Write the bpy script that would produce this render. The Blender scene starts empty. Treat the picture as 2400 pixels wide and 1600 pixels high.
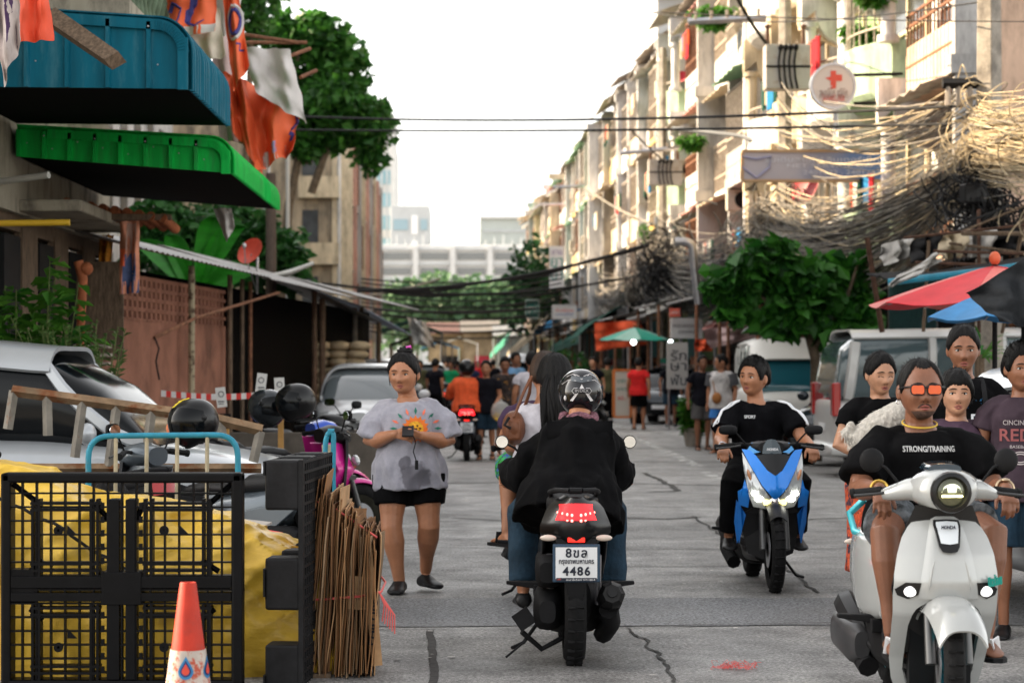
import bpy, bmesh, math, random
from mathutils import Vector, Matrix, noise
import numpy as np
F=5553.0; CX=1085.0; HZ=842.0; CH=1.48
PI=math.pi
V=Vector
SC=bpy.context.scene; COL=SC.collection
def W(px,py,Y): return V(((px-CX)/F*Y, Y, CH-(py-HZ)/F*Y))
def XA(px,Y): return (px-CX)/F*Y
def ZA(py,Y): return CH-(py-HZ)/F*Y
def R(d): return math.radians(d)
rnd=random.Random(7)
# ---------------------------------------------------------------- materials
MC={}
def hexc(c):
    return (c[0],c[1],c[2],1.0)
def M(key,col=(.5,.5,.5),rough=.6,metal=0,var=0,vs=4,bump=0,bs=30,dirt=None,ds=1.5,dlo=.5,dhi=.7,coat=0,emit=0,ecol=None,trans=0,alpha=1,spec=.3,sheen=0,stretch=None,det=4):
    if key in MC: return MC[key]
    m=bpy.data.materials.new(key); m.use_nodes=True; nt=m.node_tree; N=nt.nodes; L=nt.links
    b=N['Principled BSDF']
    b.inputs['Base Color'].default_value=hexc(col); b.inputs['Roughness'].default_value=rough
    b.inputs['Metallic'].default_value=metal; b.inputs['Coat Weight'].default_value=coat
    b.inputs['Coat Roughness'].default_value=.08
    b.inputs['Specular IOR Level'].default_value=spec
    b.inputs['Transmission Weight'].default_value=trans; b.inputs['Alpha'].default_value=alpha
    if sheen: b.inputs['Sheen Weight'].default_value=sheen
    if emit:
        b.inputs['Emission Color'].default_value=hexc(ecol or col); b.inputs['Emission Strength'].default_value=emit
    out=None
    if var or bump or dirt:
        tc=N.new('ShaderNodeTexCoord'); mp=N.new('ShaderNodeMapping'); L.new(tc.outputs['Object'],mp.inputs[0])
        if stretch: mp.inputs['Scale'].default_value=stretch
        vec=mp.outputs[0]
    if var:
        n=N.new('ShaderNodeTexNoise'); n.inputs['Scale'].default_value=vs; n.inputs['Detail'].default_value=det; n.inputs['Roughness'].default_value=.65
        L.new(vec,n.inputs['Vector'])
        r=N.new('ShaderNodeMapRange'); r.inputs[1].default_value=.36; r.inputs[2].default_value=.64
        r.inputs[3].default_value=1-var; r.inputs[4].default_value=1+var; L.new(n.outputs[0],r.inputs[0])
        mx=N.new('ShaderNodeMix'); mx.data_type='RGBA'; mx.blend_type='MULTIPLY'; mx.inputs[0].default_value=1
        mx.inputs[6].default_value=hexc(col); L.new(r.outputs[0],mx.inputs[7]); out=mx.outputs[2]
    if dirt:
        n=N.new('ShaderNodeTexNoise'); n.inputs['Scale'].default_value=ds; n.inputs['Detail'].default_value=8; n.inputs['Roughness'].default_value=.7
        L.new(vec,n.inputs['Vector'])
        r=N.new('ShaderNodeMapRange'); r.inputs[1].default_value=dlo; r.inputs[2].default_value=dhi; L.new(n.outputs[0],r.inputs[0])
        mx=N.new('ShaderNodeMix'); mx.data_type='RGBA'; L.new(r.outputs[0],mx.inputs[0])
        if out: L.new(out,mx.inputs[6])
        else: mx.inputs[6].default_value=hexc(col)
        mx.inputs[7].default_value=hexc(dirt); out=mx.outputs[2]
    if out: L.new(out,b.inputs['Base Color'])
    if bump:
        n=N.new('ShaderNodeTexNoise'); n.inputs['Scale'].default_value=bs; n.inputs['Detail'].default_value=5
        L.new(vec,n.inputs['Vector']); bp=N.new('ShaderNodeBump'); bp.inputs['Strength'].default_value=bump; bp.inputs['Distance'].default_value=.02
        L.new(n.outputs[0],bp.inputs['Height']); L.new(bp.outputs[0],b.inputs['Normal'])
    MC[key]=m; return m
def foliage(key,c1,c2,rough=.5,sc=3):
    if key in MC: return MC[key]
    m=bpy.data.materials.new(key); m.use_nodes=True; nt=m.node_tree; N=nt.nodes; L=nt.links
    b=N['Principled BSDF']; b.inputs['Roughness'].default_value=rough; b.inputs['Specular IOR Level'].default_value=.35
    g=N.new('ShaderNodeNewGeometry'); mx=N.new('ShaderNodeMix'); mx.data_type='RGBA'
    mx.inputs[6].default_value=hexc(c1); mx.inputs[7].default_value=hexc(c2); L.new(g.outputs['Random Per Island'],mx.inputs[0])
    L.new(mx.outputs[2],b.inputs['Base Color'])
    t=N.new('ShaderNodeBsdfTranslucent'); L.new(mx.outputs[2],t.inputs[0]); s=N.new('ShaderNodeMixShader'); s.inputs[0].default_value=.3
    L.new(b.outputs[0],s.inputs[1]); L.new(t.outputs[0],s.inputs[2]); L.new(s.outputs[0],N['Material Output'].inputs[0])
    MC[key]=m; return m
# ---------------------------------------------------------------- mesh builder
class MB:
    def __init__(s,T=None): s.v=[]; s.f=[]; s.mi=[]; s.T=T or Matrix()
    def add(s,vs,fs,mi=0,T=None):
        o=len(s.v); A=s.T@T if T is not None else s.T
        s.v.extend([A@V(p) for p in vs]); s.f.extend([tuple(o+i for i in f) for f in fs]); s.mi.extend([mi]*len(fs)); return s
    def box(s,c,d,mi=0,T=None,rz=0,taper=None):
        x,y,z=d[0]/2,d[1]/2,d[2]/2; t=taper if taper else (1,1)
        vs=[(-x,-y,-z),(x,-y,-z),(x,y,-z),(-x,y,-z),(-x*t[0],-y*t[1],z),(x*t[0],-y*t[1],z),(x*t[0],y*t[1],z),(-x*t[0],y*t[1],z)]
        A=Matrix.Translation(V(c))@Matrix.Rotation(rz,4,'Z')
        if T is not None: A=Matrix.Translation(V(c))@T
        return s.add(vs,[(0,3,2,1),(4,5,6,7),(0,1,5,4),(1,2,6,5),(2,3,7,6),(3,0,4,7)],mi,A)
    def bx(s,x0,x1,y0,y1,z0,z1,mi=0): return s.box(((x0+x1)/2,(y0+y1)/2,(z0+z1)/2),(abs(x1-x0),abs(y1-y0),abs(z1-z0)),mi)
    def tube(s,pts,r,n=8,mi=0,caps=True,flat=1.0,up=None,close=False):
        pts=[V(p) for p in pts]; k=len(pts)
        rs=r if isinstance(r,(list,tuple)) else [r]*k
        vs=[];fs=[]; ref=None
        for i,p in enumerate(pts):
            if close: t=(pts[(i+1)%k]-pts[i-1])
            else: t=(pts[min(i+1,k-1)]-pts[max(i-1,0)])
            t=t.normalized() if t.length>1e-9 else V((0,0,1))
            if ref is None:
                u=V(up) if up else (V((0,0,1)) if abs(t.z)<.9 else V((0,1,0)))
            else: u=ref
            a=u-t*u.dot(t)
            if a.length<1e-6: a=t.orthogonal()
            a.normalize(); b=t.cross(a).normalized(); ref=a
            for j in range(n):
                q=2*PI*j/n; vs.append(p+a*(math.cos(q)*rs[i]*flat)+b*(math.sin(q)*rs[i]))
        m=k if close else k-1
        for i in range(m):
            i2=(i+1)%k
            for j in range(n):
                j2=(j+1)%n; fs.append((i*n+j,i*n+j2,i2*n+j2,i2*n+j))
        if caps and not close:
            fs.append(tuple(range(n))[::-1]); fs.append(tuple((k-1)*n+j for j in range(n)))
        return s.add(vs,fs,mi)
    def cyl(s,a,b,r,r2=None,n=16,mi=0): return s.tube([a,b],[r,r if r2 is None else r2],n,mi)
    def caps(s,pts,rs,n=14,mi=0):
        # rounded-end limb
        pts=[V(p) for p in pts]; P=[];Q=[]
        d0=(pts[0]-pts[1]).normalized(); d1=(pts[-1]-pts[-2]).normalized()
        for a in (85,60,30): P.append(pts[0]+d0*rs[0]*math.sin(R(a))); Q.append(rs[0]*math.cos(R(a)))
        P+=pts; Q+=list(rs)
        for a in (30,60,85): P.append(pts[-1]+d1*rs[-1]*math.sin(R(a))); Q.append(rs[-1]*math.cos(R(a)))
        return s.tube(P,Q,n,mi)
    def lathe(s,prof,n=24,c=(0,0,0),T=None,mi=0,sx=1,sy=1):
        vs=[];fs=[];k=len(prof)
        for r,z in prof:
            for j in range(n):
                q=2*PI*j/n; vs.append((r*math.cos(q)*sx,r*math.sin(q)*sy,z))
        for i in range(k-1):
            for j in range(n):
                j2=(j+1)%n; fs.append((i*n+j,i*n+j2,(i+1)*n+j2,(i+1)*n+j))
        if prof[0][0]>1e-6: fs.append(tuple(range(n))[::-1])
        if prof[-1][0]>1e-6: fs.append(tuple((k-1)*n+j for j in range(n)))
        A=Matrix.Translation(V(c)); 
        if T is not None: A=A@T
        return s.add(vs,fs,mi,A)
    def ell(s,c,r,n=16,mi=0,T=None):
        k=max(6,n//2); prof=[(max(1e-5,math.sin(PI*i/k)),-math.cos(PI*i/k)) for i in range(k+1)]
        vs=[];fs=[]
        for a,z in prof:
            for j in range(n):
                q=2*PI*j/n; vs.append((a*math.cos(q)*r[0],a*math.sin(q)*r[1],z*r[2]))
        for i in range(k):
            for j in range(n):
                j2=(j+1)%n; fs.append((i*n+j,i*n+j2,(i+1)*n+j2,(i+1)*n+j))
        A=Matrix.Translation(V(c))
        if T is not None: A=A@T
        return s.add(vs,fs,mi,A)
    def loft(s,rings,mi=0,caps=True,close=True):
        n=len(rings[0]); vs=[p for r in rings for p in r]; fs=[]
        for i in range(len(rings)-1):
            for j in range(n if close else n-1):
                j2=(j+1)%n; fs.append((i*n+j,i*n+j2,(i+1)*n+j2,(i+1)*n+j))
        if caps: fs.append(tuple(range(n))[::-1]); fs.append(tuple((len(rings)-1)*n+j for j in range(n)))
        return s.add(vs,fs,mi)
    def grid(s,fn,nu,nv,mi=0,thick=0,closeu=False):
        vs=[];fs=[]
        for i in range(nu+1):
            for j in range(nv+1): vs.append(V(fn(i/nu,j/nv)))
        w=nv+1
        for i in range(nu):
            for j in range(nv): fs.append((i*w+j,(i+1)*w+j,(i+1)*w+j+1,i*w+j+1))
        if thick:
            o=len(vs); nr=[V((0,0,0)) for _ in vs]
            for f in fs:
                a=(vs[f[2]]-vs[f[0]]).cross(vs[f[3]]-vs[f[1]])
                for q in f: nr[q]+=a
            vs+=[p-(q.normalized() if q.length>1e-12 else V((0,0,1)))*thick for p,q in zip(vs[:o],nr)]
            fs2=[tuple(o+q for q in f[::-1]) for f in fs]; 
            e=[]
            for i in range(nu): e.append((i*w,(i+1)*w)); e.append(((i+1)*w+nv,i*w+nv))
            for j in range(nv): e.append((j+1,j)); e.append((nu*w+j,nu*w+j+1))
            fs=fs+fs2+[(b,a,a+o,b+o) for a,b in e]
        return s.add(vs,fs,mi)
    def prism(s,poly,d,mi=0,T=None,y0=0):
        # polygon in xz, extruded along y from y0 to y0+d
        n=len(poly); vs=[(p[0],y0,p[1]) for p in poly]+[(p[0],y0+d,p[1]) for p in poly]
        fs=[tuple(range(n)),tuple(range(2*n-1,n-1,-1))]+[(i,i+n,(i+1)%n+n,(i+1)%n) for i in range(n)]
        return s.add(vs,fs,mi,T)
    def merge(s,o,T=None,mi=None):
        for f,m in zip(o.f,o.mi): pass
        off=len(s.v); A=s.T@T if T is not None else s.T
        s.v.extend([A@p for p in o.v]); s.f.extend([tuple(off+i for i in f) for f in o.f]); s.mi.extend([m if mi is None else mi for m in o.mi]); return s
    def mesh(s,name,mats,smooth=40):
        me=bpy.data.meshes.new(name); me.from_pydata([tuple(p) for p in s.v],[],s.f)
        for m in (mats if isinstance(mats,(list,tuple)) else [mats]): me.materials.append(m)
        if any(s.mi): me.polygons.foreach_set('material_index',s.mi)
        me.validate(); 
        bm=bmesh.new(); bm.from_mesh(me); bmesh.ops.recalc_face_normals(bm,faces=bm.faces); bm.to_mesh(me); bm.free()
        if smooth:
            me.shade_smooth(); me.set_sharp_from_angle(angle=R(smooth))
        me.update(); return me
    def build(s,name,mats,parent=None,smooth=40,bevel=0,seg=2,sub=0):
        me=s.mesh(name,mats,smooth); o=bpy.data.objects.new(name,me); COL.objects.link(o)
        if parent is not None: o.parent=parent
        if bevel:
            b=o.modifiers.new('b','BEVEL'); b.width=bevel; b.segments=seg; b.limit_method='ANGLE'; b.angle_limit=R(35)
        if sub:
            b=o.modifiers.new('s','SUBSURF'); b.levels=sub; b.render_levels=sub
        return o
def tag(o,label,cat,group=None):
    o['label']=label; o['category']=cat
    if group: o['group']=group
    return o
def thing(name,label,cat,loc=(0,0,0),rz=0,group=None):
    o=bpy.data.objects.new(name,None); COL.objects.link(o); o.location=loc; o.rotation_euler=(0,0,rz); o.empty_display_size=.2
    return tag(o,label,cat,group)
def kindof(o,k): o['kind']=k; return o
def dup(o,loc=None,rz=None,label=None,parent=None,scale=None):
    c=o.copy(); COL.objects.link(c); c.parent=parent
    if loc is not None: c.location=loc
    if rz is not None: c.rotation_euler=(0,0,rz)
    if scale is not None: c.scale=(scale,)*3
    if label: c['label']=label
    for ch in list(o.children): dup(ch,parent=c)
    return c
def smoothstep(a,b,x):
    t=min(1,max(0,(x-a)/(b-a))); return t*t*(3-2*t)
def lerp(a,b,t): return a+(b-a)*t
def interp(tab,x):
    if x<=tab[0][0]: return tab[0][1]
    for (a,b),(c,d) in zip(tab,tab[1:]):
        if x<=c: return b+(d-b)*(x-a)/(c-a)
    return tab[-1][1]
TS=bpy.data.scenes.new('work'); TVL=TS.view_layers[0]
def tdg(): TVL.update(); return TVL.depsgraph
# ---------------------------------------------------------------- text
def text_mb(s,size=.1,depth=.002,bold=0,align='CENTER',spacing=1.0):
    """lettering as a mesh: text lies in the xz plane, faces -y, centred on the origin"""
    cu=bpy.data.curves.new('txt','FONT'); cu.body=s; cu.size=size; cu.extrude=depth/2; cu.offset=bold; cu.align_x=align; cu.align_y='CENTER'
    cu.space_character=spacing; cu.resolution_u=3
    o=bpy.data.objects.new('txt',cu); TS.collection.objects.link(o)
    dg=tdg(); me=bpy.data.meshes.new_from_object(o.evaluated_get(dg))
    mb=MB(); mb.v=[V((v.co.x,-v.co.z,v.co.y)) for v in me.vertices]; mb.f=[tuple(p.vertices) for p in me.polygons]; mb.mi=[0]*len(mb.f)
    bpy.data.objects.remove(o); bpy.data.curves.remove(cu); bpy.data.meshes.remove(me)
    return mb
def put_text(s,parent,name,mat,size,pos,rz=0,T=None,bold=0,depth=.003,spacing=1.0,width=None,squash=1):
    t=text_mb(s,size,depth,bold,spacing=spacing)
    if not t.v: return None
    xs=[p.x for p in t.v]; k=1
    if width: k=width/(max(xs)-min(xs))
    cx=(max(xs)+min(xs))/2; zs=[p.z for p in t.v]; cz=(max(zs)+min(zs))/2
    A=T if T is not None else Matrix.Rotation(rz,4,'Z')
    mb=MB(Matrix.Translation(V(pos))@A)
    mb.v=[mb.T@V(((p.x-cx)*k,p.y,(p.z-cz)*squash)) for p in t.v]; mb.f=t.f; mb.mi=t.mi
    return mb.build(name,mat,parent,smooth=0)
# ---------------------------------------------------------------- remesh helper
def remesh(mb,voxel,smooth=4,factor=.5):
    me=mb.mesh('tmp',[],0); o=bpy.data.objects.new('tmp',me); TS.collection.objects.link(o)
    m=o.modifiers.new('r','REMESH'); m.mode='VOXEL'; m.voxel_size=voxel; m.adaptivity=0
    if smooth:
        k=o.modifiers.new('s','SMOOTH'); k.factor=factor; k.iterations=smooth
    dg=tdg(); r=bpy.data.meshes.new_from_object(o.evaluated_get(dg))
    out=MB(); n=len(r.vertices); co=np.empty(n*3,np.float32); r.vertices.foreach_get('co',co); no=np.empty(n*3,np.float32)
    r.vertex_normals.foreach_get('vector',no)
    out.co=co.reshape(-1,3); out.no=no.reshape(-1,3); out.f=[tuple(p.vertices) for p in r.polygons]; out.mi=[0]*len(out.f)
    bpy.data.objects.remove(o); bpy.data.meshes.remove(r); bpy.data.meshes.remove(me)
    out.v=[V(c) for c in out.co]
    return out
def wrinkle(mb,amp,scale,stretch=(1,1,1),seed=0):
    for i,(p,n) in enumerate(zip(mb.co,mb.no)):
        q=V((p[0]*stretch[0]*scale+seed,p[1]*stretch[1]*scale,p[2]*stretch[2]*scale))
        d=noise.noise(q); d2=noise.noise(q*2.3+V((5,1,3)))
        k=amp*((1-2*abs(d))*.7+d2*.4-.3)
        mb.v[i]=V(p)+V(n)*k
    return mb
# ---------------------------------------------------------------- common materials
steel=M('steel',(.45,.45,.47),.35,.9,var=.1)
blackp=M('black_plastic',(.006,.006,.007),.45,spec=.3,var=.3,vs=8)
blackm=M('black_matt',(.008,.008,.009),.7,spec=.2,var=.3)
rubber=M('rubber',(.008,.008,.0085),.8,spec=.2,var=.3,vs=20,bump=.2,bs=80)
whitep=M('white_paint',(.75,.76,.78),.35,var=.06,vs=3)
chrome=M('chrome',(.7,.7,.72),.12,1)
glassd=M('dark_glass',(.003,.004,.005),.12,spec=.22)
conc=M('concrete_pole',(.30,.27,.23),.9,var=.25,vs=5,bump=.3,dirt=(.1,.09,.08),ds=3,dlo=.5,dhi=.75)
# ---------------------------------------------------------------- world, camera, render
SUN_EL=32; SUN_AZ=-72   # degrees; azimuth from +Y (street direction), negative = left
w=bpy.data.worlds.new('World'); SC.world=w; w.use_nodes=True; nt=w.node_tree
sky=nt.nodes.new('ShaderNodeTexSky'); sky.sky_type='NISHITA'; sky.sun_disc=False
sky.sun_elevation=R(SUN_EL); sky.sun_rotation=R(SUN_AZ); sky.air_density=1.0; sky.dust_density=2.0; sky.ozone_density=1.0
hs=nt.nodes.new('ShaderNodeHueSaturation'); hs.inputs['Saturation'].default_value=.2; nt.links.new(sky.outputs[0],hs.inputs['Color']); wm=nt.nodes.new('ShaderNodeMix'); wm.data_type='RGBA'; wm.blend_type='MULTIPLY'; wm.inputs[0].default_value=1; wm.inputs[7].default_value=(1.0,.965,.91,1); nt.links.new(hs.outputs[0],wm.inputs[6]); nt.links.new(wm.outputs[2],nt.nodes['Background'].inputs[0]); nt.nodes['Background'].inputs[1].default_value=.115
sl=bpy.data.lights.new('sun','SUN'); sl.energy=3.9; sl.angle=R(.5); sl.color=(1,.78,.52)
so=bpy.data.objects.new('sun',sl); COL.objects.link(so)
sd=V((math.sin(R(SUN_AZ))*math.cos(R(SUN_EL)),math.cos(R(SUN_AZ))*math.cos(R(SUN_EL)),math.sin(R(SUN_EL))))
so.rotation_euler=sd.to_track_quat('Z','Y').to_euler()
cd=bpy.data.cameras.new('camera'); co=bpy.data.objects.new('camera',cd); COL.objects.link(co); SC.camera=co
co.location=(0,0,CH); co.rotation_euler=(R(90),0,0); cd.sensor_width=36; cd.lens=36*F/2352; cd.clip_end=3000; cd.clip_start=.1
cd.shift_x=(1176-CX)/2352; cd.shift_y=(HZ-784)/2352
cd.dof.use_dof=True; cd.dof.focus_distance=12.8; cd.dof.aperture_fstop=4.2; cd.dof.aperture_blades=0
vs_=SC.view_settings; vs_.view_transform='Standard'; vs_.look='None'; vs_.gamma=1; vs_.exposure=2.25; vs_.use_curve_mapping=False
cy=SC.cycles; cy.use_denoising=True; cy.max_bounces=6; cy.diffuse_bounces=3; cy.glossy_bounces=3; cy.transmission_bounces=4; cy.volume_bounces=0; cy.transparent_max_bounces=8
cy.sample_clamp_indirect=8; cy.caustics_reflective=False; cy.caustics_refractive=False
# ---------------------------------------------------------------- ground
def road_mat():
    m=bpy.data.materials.new('road_concrete'); m.use_nodes=True; N=m.node_tree.nodes; L=m.node_tree.links; b=N['Principled BSDF']
    tc=N.new('ShaderNodeTexCoord')
    def noi(s,d=6,ro=.6,mp=None):
        n=N.new('ShaderNodeTexNoise'); n.inputs['Scale'].default_value=s; n.inputs['Detail'].default_value=d; n.inputs['Roughness'].default_value=ro
        if mp:
            q=N.new('ShaderNodeMapping'); q.inputs['Scale'].default_value=mp; L.new(tc.outputs['Object'],q.inputs[0]); L.new(q.outputs[0],n.inputs['Vector'])
        else: L.new(tc.outputs['Object'],n.inputs['Vector'])
        return n
    def rng(src,a,c,lo,hi):
        r=N.new('ShaderNodeMapRange'); r.inputs[1].default_value=a; r.inputs[2].default_value=c; r.inputs[3].default_value=lo; r.inputs[4].default_value=hi; L.new(src,r.inputs[0]); return r.outputs[0]
    def mul(a,c):
        x=N.new('ShaderNodeMath'); x.operation='MULTIPLY'; L.new(a,x.inputs[0]); L.new(c,x.inputs[1]); return x.outputs[0]
    big=rng(noi(.35,4,.6,(1,.5,1)).outputs[0],.36,.64,.7,1.22); mid=rng(noi(3,6,.7).outputs[0],.38,.62,.72,1.28); fine=rng(noi(48,3,.8).outputs[0],.40,.60,.45,1.6)
    tyre=rng(noi(2.2,3,.5,(1,.03,1)).outputs[0],.35,.65,.85,1.1)
    f=mul(mul(big,mid),mul(fine,tyre))
    v=N.new('ShaderNodeTexVoronoi'); v.inputs['Scale'].default_value=34; L.new(tc.outputs['Object'],v.inputs['Vector'])
    sp=rng(v.outputs['Distance'],.0,.16,1.7,1.0)
    f=mul(f,sp)
    mx=N.new('ShaderNodeMix'); mx.data_type='RGBA'; mx.blend_type='MULTIPLY'; mx.inputs[0].default_value=1; mx.inputs[6].default_value=(.21,.205,.198,1); L.new(f,mx.inputs[7])
    st=N.new('ShaderNodeMix'); st.data_type='RGBA'; L.new(rng(noi(.8,6,.75).outputs[0],.56,.68,0,.55),st.inputs[0]); L.new(mx.outputs[2],st.inputs[6]); st.inputs[7].default_value=(.05,.048,.046,1)
    L.new(st.outputs[2],b.inputs['Base Color'])
    L.new(rng(noi(1.2,5,.6).outputs[0],.3,.7,.42,.8),b.inputs['Roughness'])
    bp=N.new('ShaderNodeBump'); bp.inputs['Strength'].default_value=.55; bp.inputs['Distance'].default_value=.006; L.new(fine,bp.inputs['Height']); L.new(bp.outputs[0],b.inputs['Normal'])
    return m
mb=MB(); mb.add([(-900,-60,0),(900,-60,0),(900,1800,0),(-900,1800,0)],[(0,1,2,3)])
kindof(mb.build('road',road_mat(),smooth=0),'structure')
def GP(px,py,z=.004):
    Y=F*CH/(py-HZ); return V((XA(px,Y),Y,z))
patchm=M('asphalt_patch',(.165,.168,.175),.6,var=.8,vs=60,bump=.8,bs=110,dirt=(.15,.15,.15),ds=.9,dlo=.45,dhi=.8,det=3)
mb=MB()
n=60
e0=[];e1=[]
for i in range(n+1):
    X=-4.5+i*9.5/n
    e0.append(V((X,13.78+.05*noise.noise(V((X*2,0,0)))+.02*X,.004))); e1.append(V((X,15.45+.10*noise.noise(V((X*1.3,5,0)))+.01*X,.004)))
mb.add(e0+e1,[(i,i+1,n+1+i+1,n+1+i) for i in range(n)])
kindof(mb.build('road_patch',patchm,smooth=0),'structure')
# cracks and joints: thin dark ribbons on the slab
crackm=M('crack_dark',(.05,.048,.045),.9,var=.4,vs=30)
def ribbon(pts,w,z=.006,jit=.5,seg=14,mbb=None):
    P=[]
    for a,b in zip(pts,pts[1:]):
        for i in range(seg): P.append(a.lerp(b,i/seg))
    P.append(pts[-1]); vs=[]
    for i,p in enumerate(P):
        t=(P[min(i+1,len(P)-1)]-P[max(i-1,0)]); t.z=0; t.normalize(); s=V((-t.y,t.x,0)); 
        o=noise.noise(p*3.1)*.09*jit+noise.noise(p*11)*.03*jit; ww=w*(.35+.9*abs(noise.noise(p*7+V((3,3,3))))*2*jit+ (1-jit)*.6)
        q=p+s*o; q.z=z; vs+= [q-s*ww*.5,q+s*ww*.5]
    mbb.add(vs,[(2*i,2*i+2,2*i+3,2*i+1) for i in range(len(P)-1)])
mb=MB()
ribbon([GP(1440,1444),GP(1500,1490),GP(1535,1535),GP(1550,1568)],.02,mbb=mb)
ribbon([GP(1590,1185),GP(1650,1225),GP(1720,1260),GP(1800,1300),GP(1880,1362)],.03,mbb=mb)
ribbon([GP(1440,1190),GP(1530,1192),GP(1610,1188)],.09,mbb=mb,jit=.3)
ribbon([GP(1790,1198),GP(1880,1192),GP(1975,1188)],.06,mbb=mb)
ribbon([GP(1040,1190),GP(1150,1195),GP(1290,1192),GP(1420,1193)],.05,mbb=mb)
ribbon([GP(850,1200),GP(980,1198),GP(1060,1197)],.04,mbb=mb)
ribbon([GP(850,1112),GP(1200,1108),GP(1500,1112),GP(1850,1118)],.10,mbb=mb,jit=.3)
ribbon([GP(1400,1300),GP(1560,1302),GP(1700,1300)],.03,mbb=mb,jit=.4)
ribbon([GP(830,1256),GP(1000,1258),GP(1400,1262),GP(1990,1260)],.03,mbb=mb,jit=.3)
ribbon([GP(1480,1086),GP(1530,1110),GP(1560,1128),GP(1490,1130)],.10,mbb=mb)
ribbon([GP(860,1446),GP(1200,1442),GP(1500,1440),GP(1980,1432)],.022,mbb=mb,z=.012)
for py in (1060,1030,1005,985): ribbon([GP(900,py),GP(1300,py),GP(1800,py+2)],.12,mbb=mb,jit=.2)
kindof(mb.build('road_cracks',crackm,smooth=0),'structure')
mb=MB(); ribbon([GP(988,1448),GP(992,1500),GP(996,1560),V((-.17,9,0))],.045,mbb=mb,jit=.15,z=.006)
kindof(mb.build('slab_joint',M('joint',(.045,.042,.04),.9,var=.4,vs=20),smooth=0),'structure')
# worn lane line
def worn(key,col,lo,hi,sc):
    m=bpy.data.materials.new(key); m.use_nodes=True; N=m.node_tree.nodes; L=m.node_tree.links; b=N['Principled BSDF']; b.inputs['Base Color'].default_value=hexc(col); b.inputs['Roughness'].default_value=.7
    tc=N.new('ShaderNodeTexCoord'); n=N.new('ShaderNodeTexNoise'); n.inputs['Scale'].default_value=sc; n.inputs['Detail'].default_value=8; n.inputs['Roughness'].default_value=.75; L.new(tc.outputs['Object'],n.inputs['Vector'])
    r=N.new('ShaderNodeMapRange'); r.inputs[1].default_value=lo; r.inputs[2].default_value=hi; L.new(n.outputs[0],r.inputs[0]); L.new(r.outputs[0],b.inputs['Alpha']); return m
linem=worn('worn_line_paint',(.55,.55,.53),.42,.6,3)
mb=MB()
for a,b,x in ((28,34,3.22),(36,52,3.36),(56,70,3.6),(75,95,3.8)): mb.add([(x-.09,a,.005),(x+.09,a,.005),(x+.12,b,.005),(x-.06,b,.005)],[(0,1,2,3)])
mb.add([(.8,44,.005),(3.1,47,.005),(3.1,48,.005),(.8,45,.005)],[(0,1,2,3)])
mb.add([(1.2,52,.005),(5.1,53,.005),(5.1,55,.005),(1.2,54.2,.005)],[(0,1,2,3)])
kindof(mb.build('lane_line',linem,smooth=0),'structure')
# pavement on both sides with a kerb
pavm=M('pavement',(.2,.195,.185),.85,var=.25,vs=3,bump=.3,dirt=(.09,.085,.08),ds=2)
mb=MB(); mb.add([(6.6,38,.0),(8.9,38,.0),(2.9,230,0),(.9,230,0),(6.6,38,.12),(8.9,38,.12),(2.9,230,.12),(.9,230,.12)],[(0,3,7,4),(4,7,6,5),(1,5,6,2),(0,4,5,1)])
kindof(mb.build('pavement',pavm,smooth=0),'structure')
# ---------------------------------------------------------------- far buildings
def far_block(name,label,px0,px1,pytop,Y,depth,wallm,fn=None,cat='building'):
    x0,x1,z1=XA(px0,Y),XA(px1,Y),ZA(pytop,Y); t=thing(name,label,cat,((x0+x1)/2,Y,0)); hw=(x1-x0)/2
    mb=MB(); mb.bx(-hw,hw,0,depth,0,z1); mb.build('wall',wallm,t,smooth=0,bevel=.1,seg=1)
    if fn: fn(t,hw,z1,depth)
    return t
gw=M('hazy_white',(.62,.62,.61),.8,var=.06,vs=.3); gg=M('hazy_grey',(.50,.52,.53),.8,var=.06,vs=.3); gl=M('hazy_glass',(.26,.42,.48),.25,var=.18,vs=.15,stretch=(1,1,.5)); gdk=M('hazy_dark',(.22,.23,.23),.8)  # distance haze is painted into these pale base colours
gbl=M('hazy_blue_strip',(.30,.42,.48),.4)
def tower(t,hw,z,d):
    mb=MB(); 
    for i in range(9): mb.bx(-hw*.98,hw*.72,-.25,-.02,z*(.1*i+.03),z*(.1*i+.03)+z*.062)
    mb.build('window_band',gl,t,smooth=0)
    mb=MB()
    for i in range(6): mb.bx(-hw+i*hw*.3,-hw+i*hw*.3+.4,-.5,-.27,0,z*.95)
    mb.build('mullion',gg,t,smooth=0)
    mb=MB(); mb.bx(hw*.3,hw*.92,.5,d-.5,z,z*1.14); mb.build('roof_house',gw,t,smooth=0)
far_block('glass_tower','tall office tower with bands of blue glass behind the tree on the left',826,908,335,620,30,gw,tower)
def stepb(t,hw,z,d):
    mb=MB()
    for i in range(12): mb.bx(-hw*.85,-hw*.1,-.3,-.02,z-6-i*6.2,z-6-i*6.2+2.6); mb.bx(hw*.55,hw*.9,-.3,-.02,z-6-i*6.2,z-6-i*6.2+2.6)
    mb.build('window_band',gbl,t,smooth=0)
    mb=MB()
    for i in range(12): mb.bx(hw*.08,hw*.4,-.3,-.02,z-7-i*6.2,z-7-i*6.2+4.6)
    mb.build('open_bay',M('bay_white',(.85,.85,.85),.8),t,smooth=0)
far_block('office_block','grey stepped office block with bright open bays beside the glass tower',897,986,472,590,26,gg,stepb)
def capb(t,hw,z,d):
    mb=MB(); mb.bx(-hw,hw,-1,0,z*.985,z*1.002); mb.build('cornice',gw,t,smooth=0)
    mb=MB()
    for i in range(4): mb.bx(-hw*.9,hw*.9,-.3,-.02,z*.9-i*5.5,z*.9-i*5.5+.5)
    mb.build('wall_joint',gg,t,smooth=0)
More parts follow.
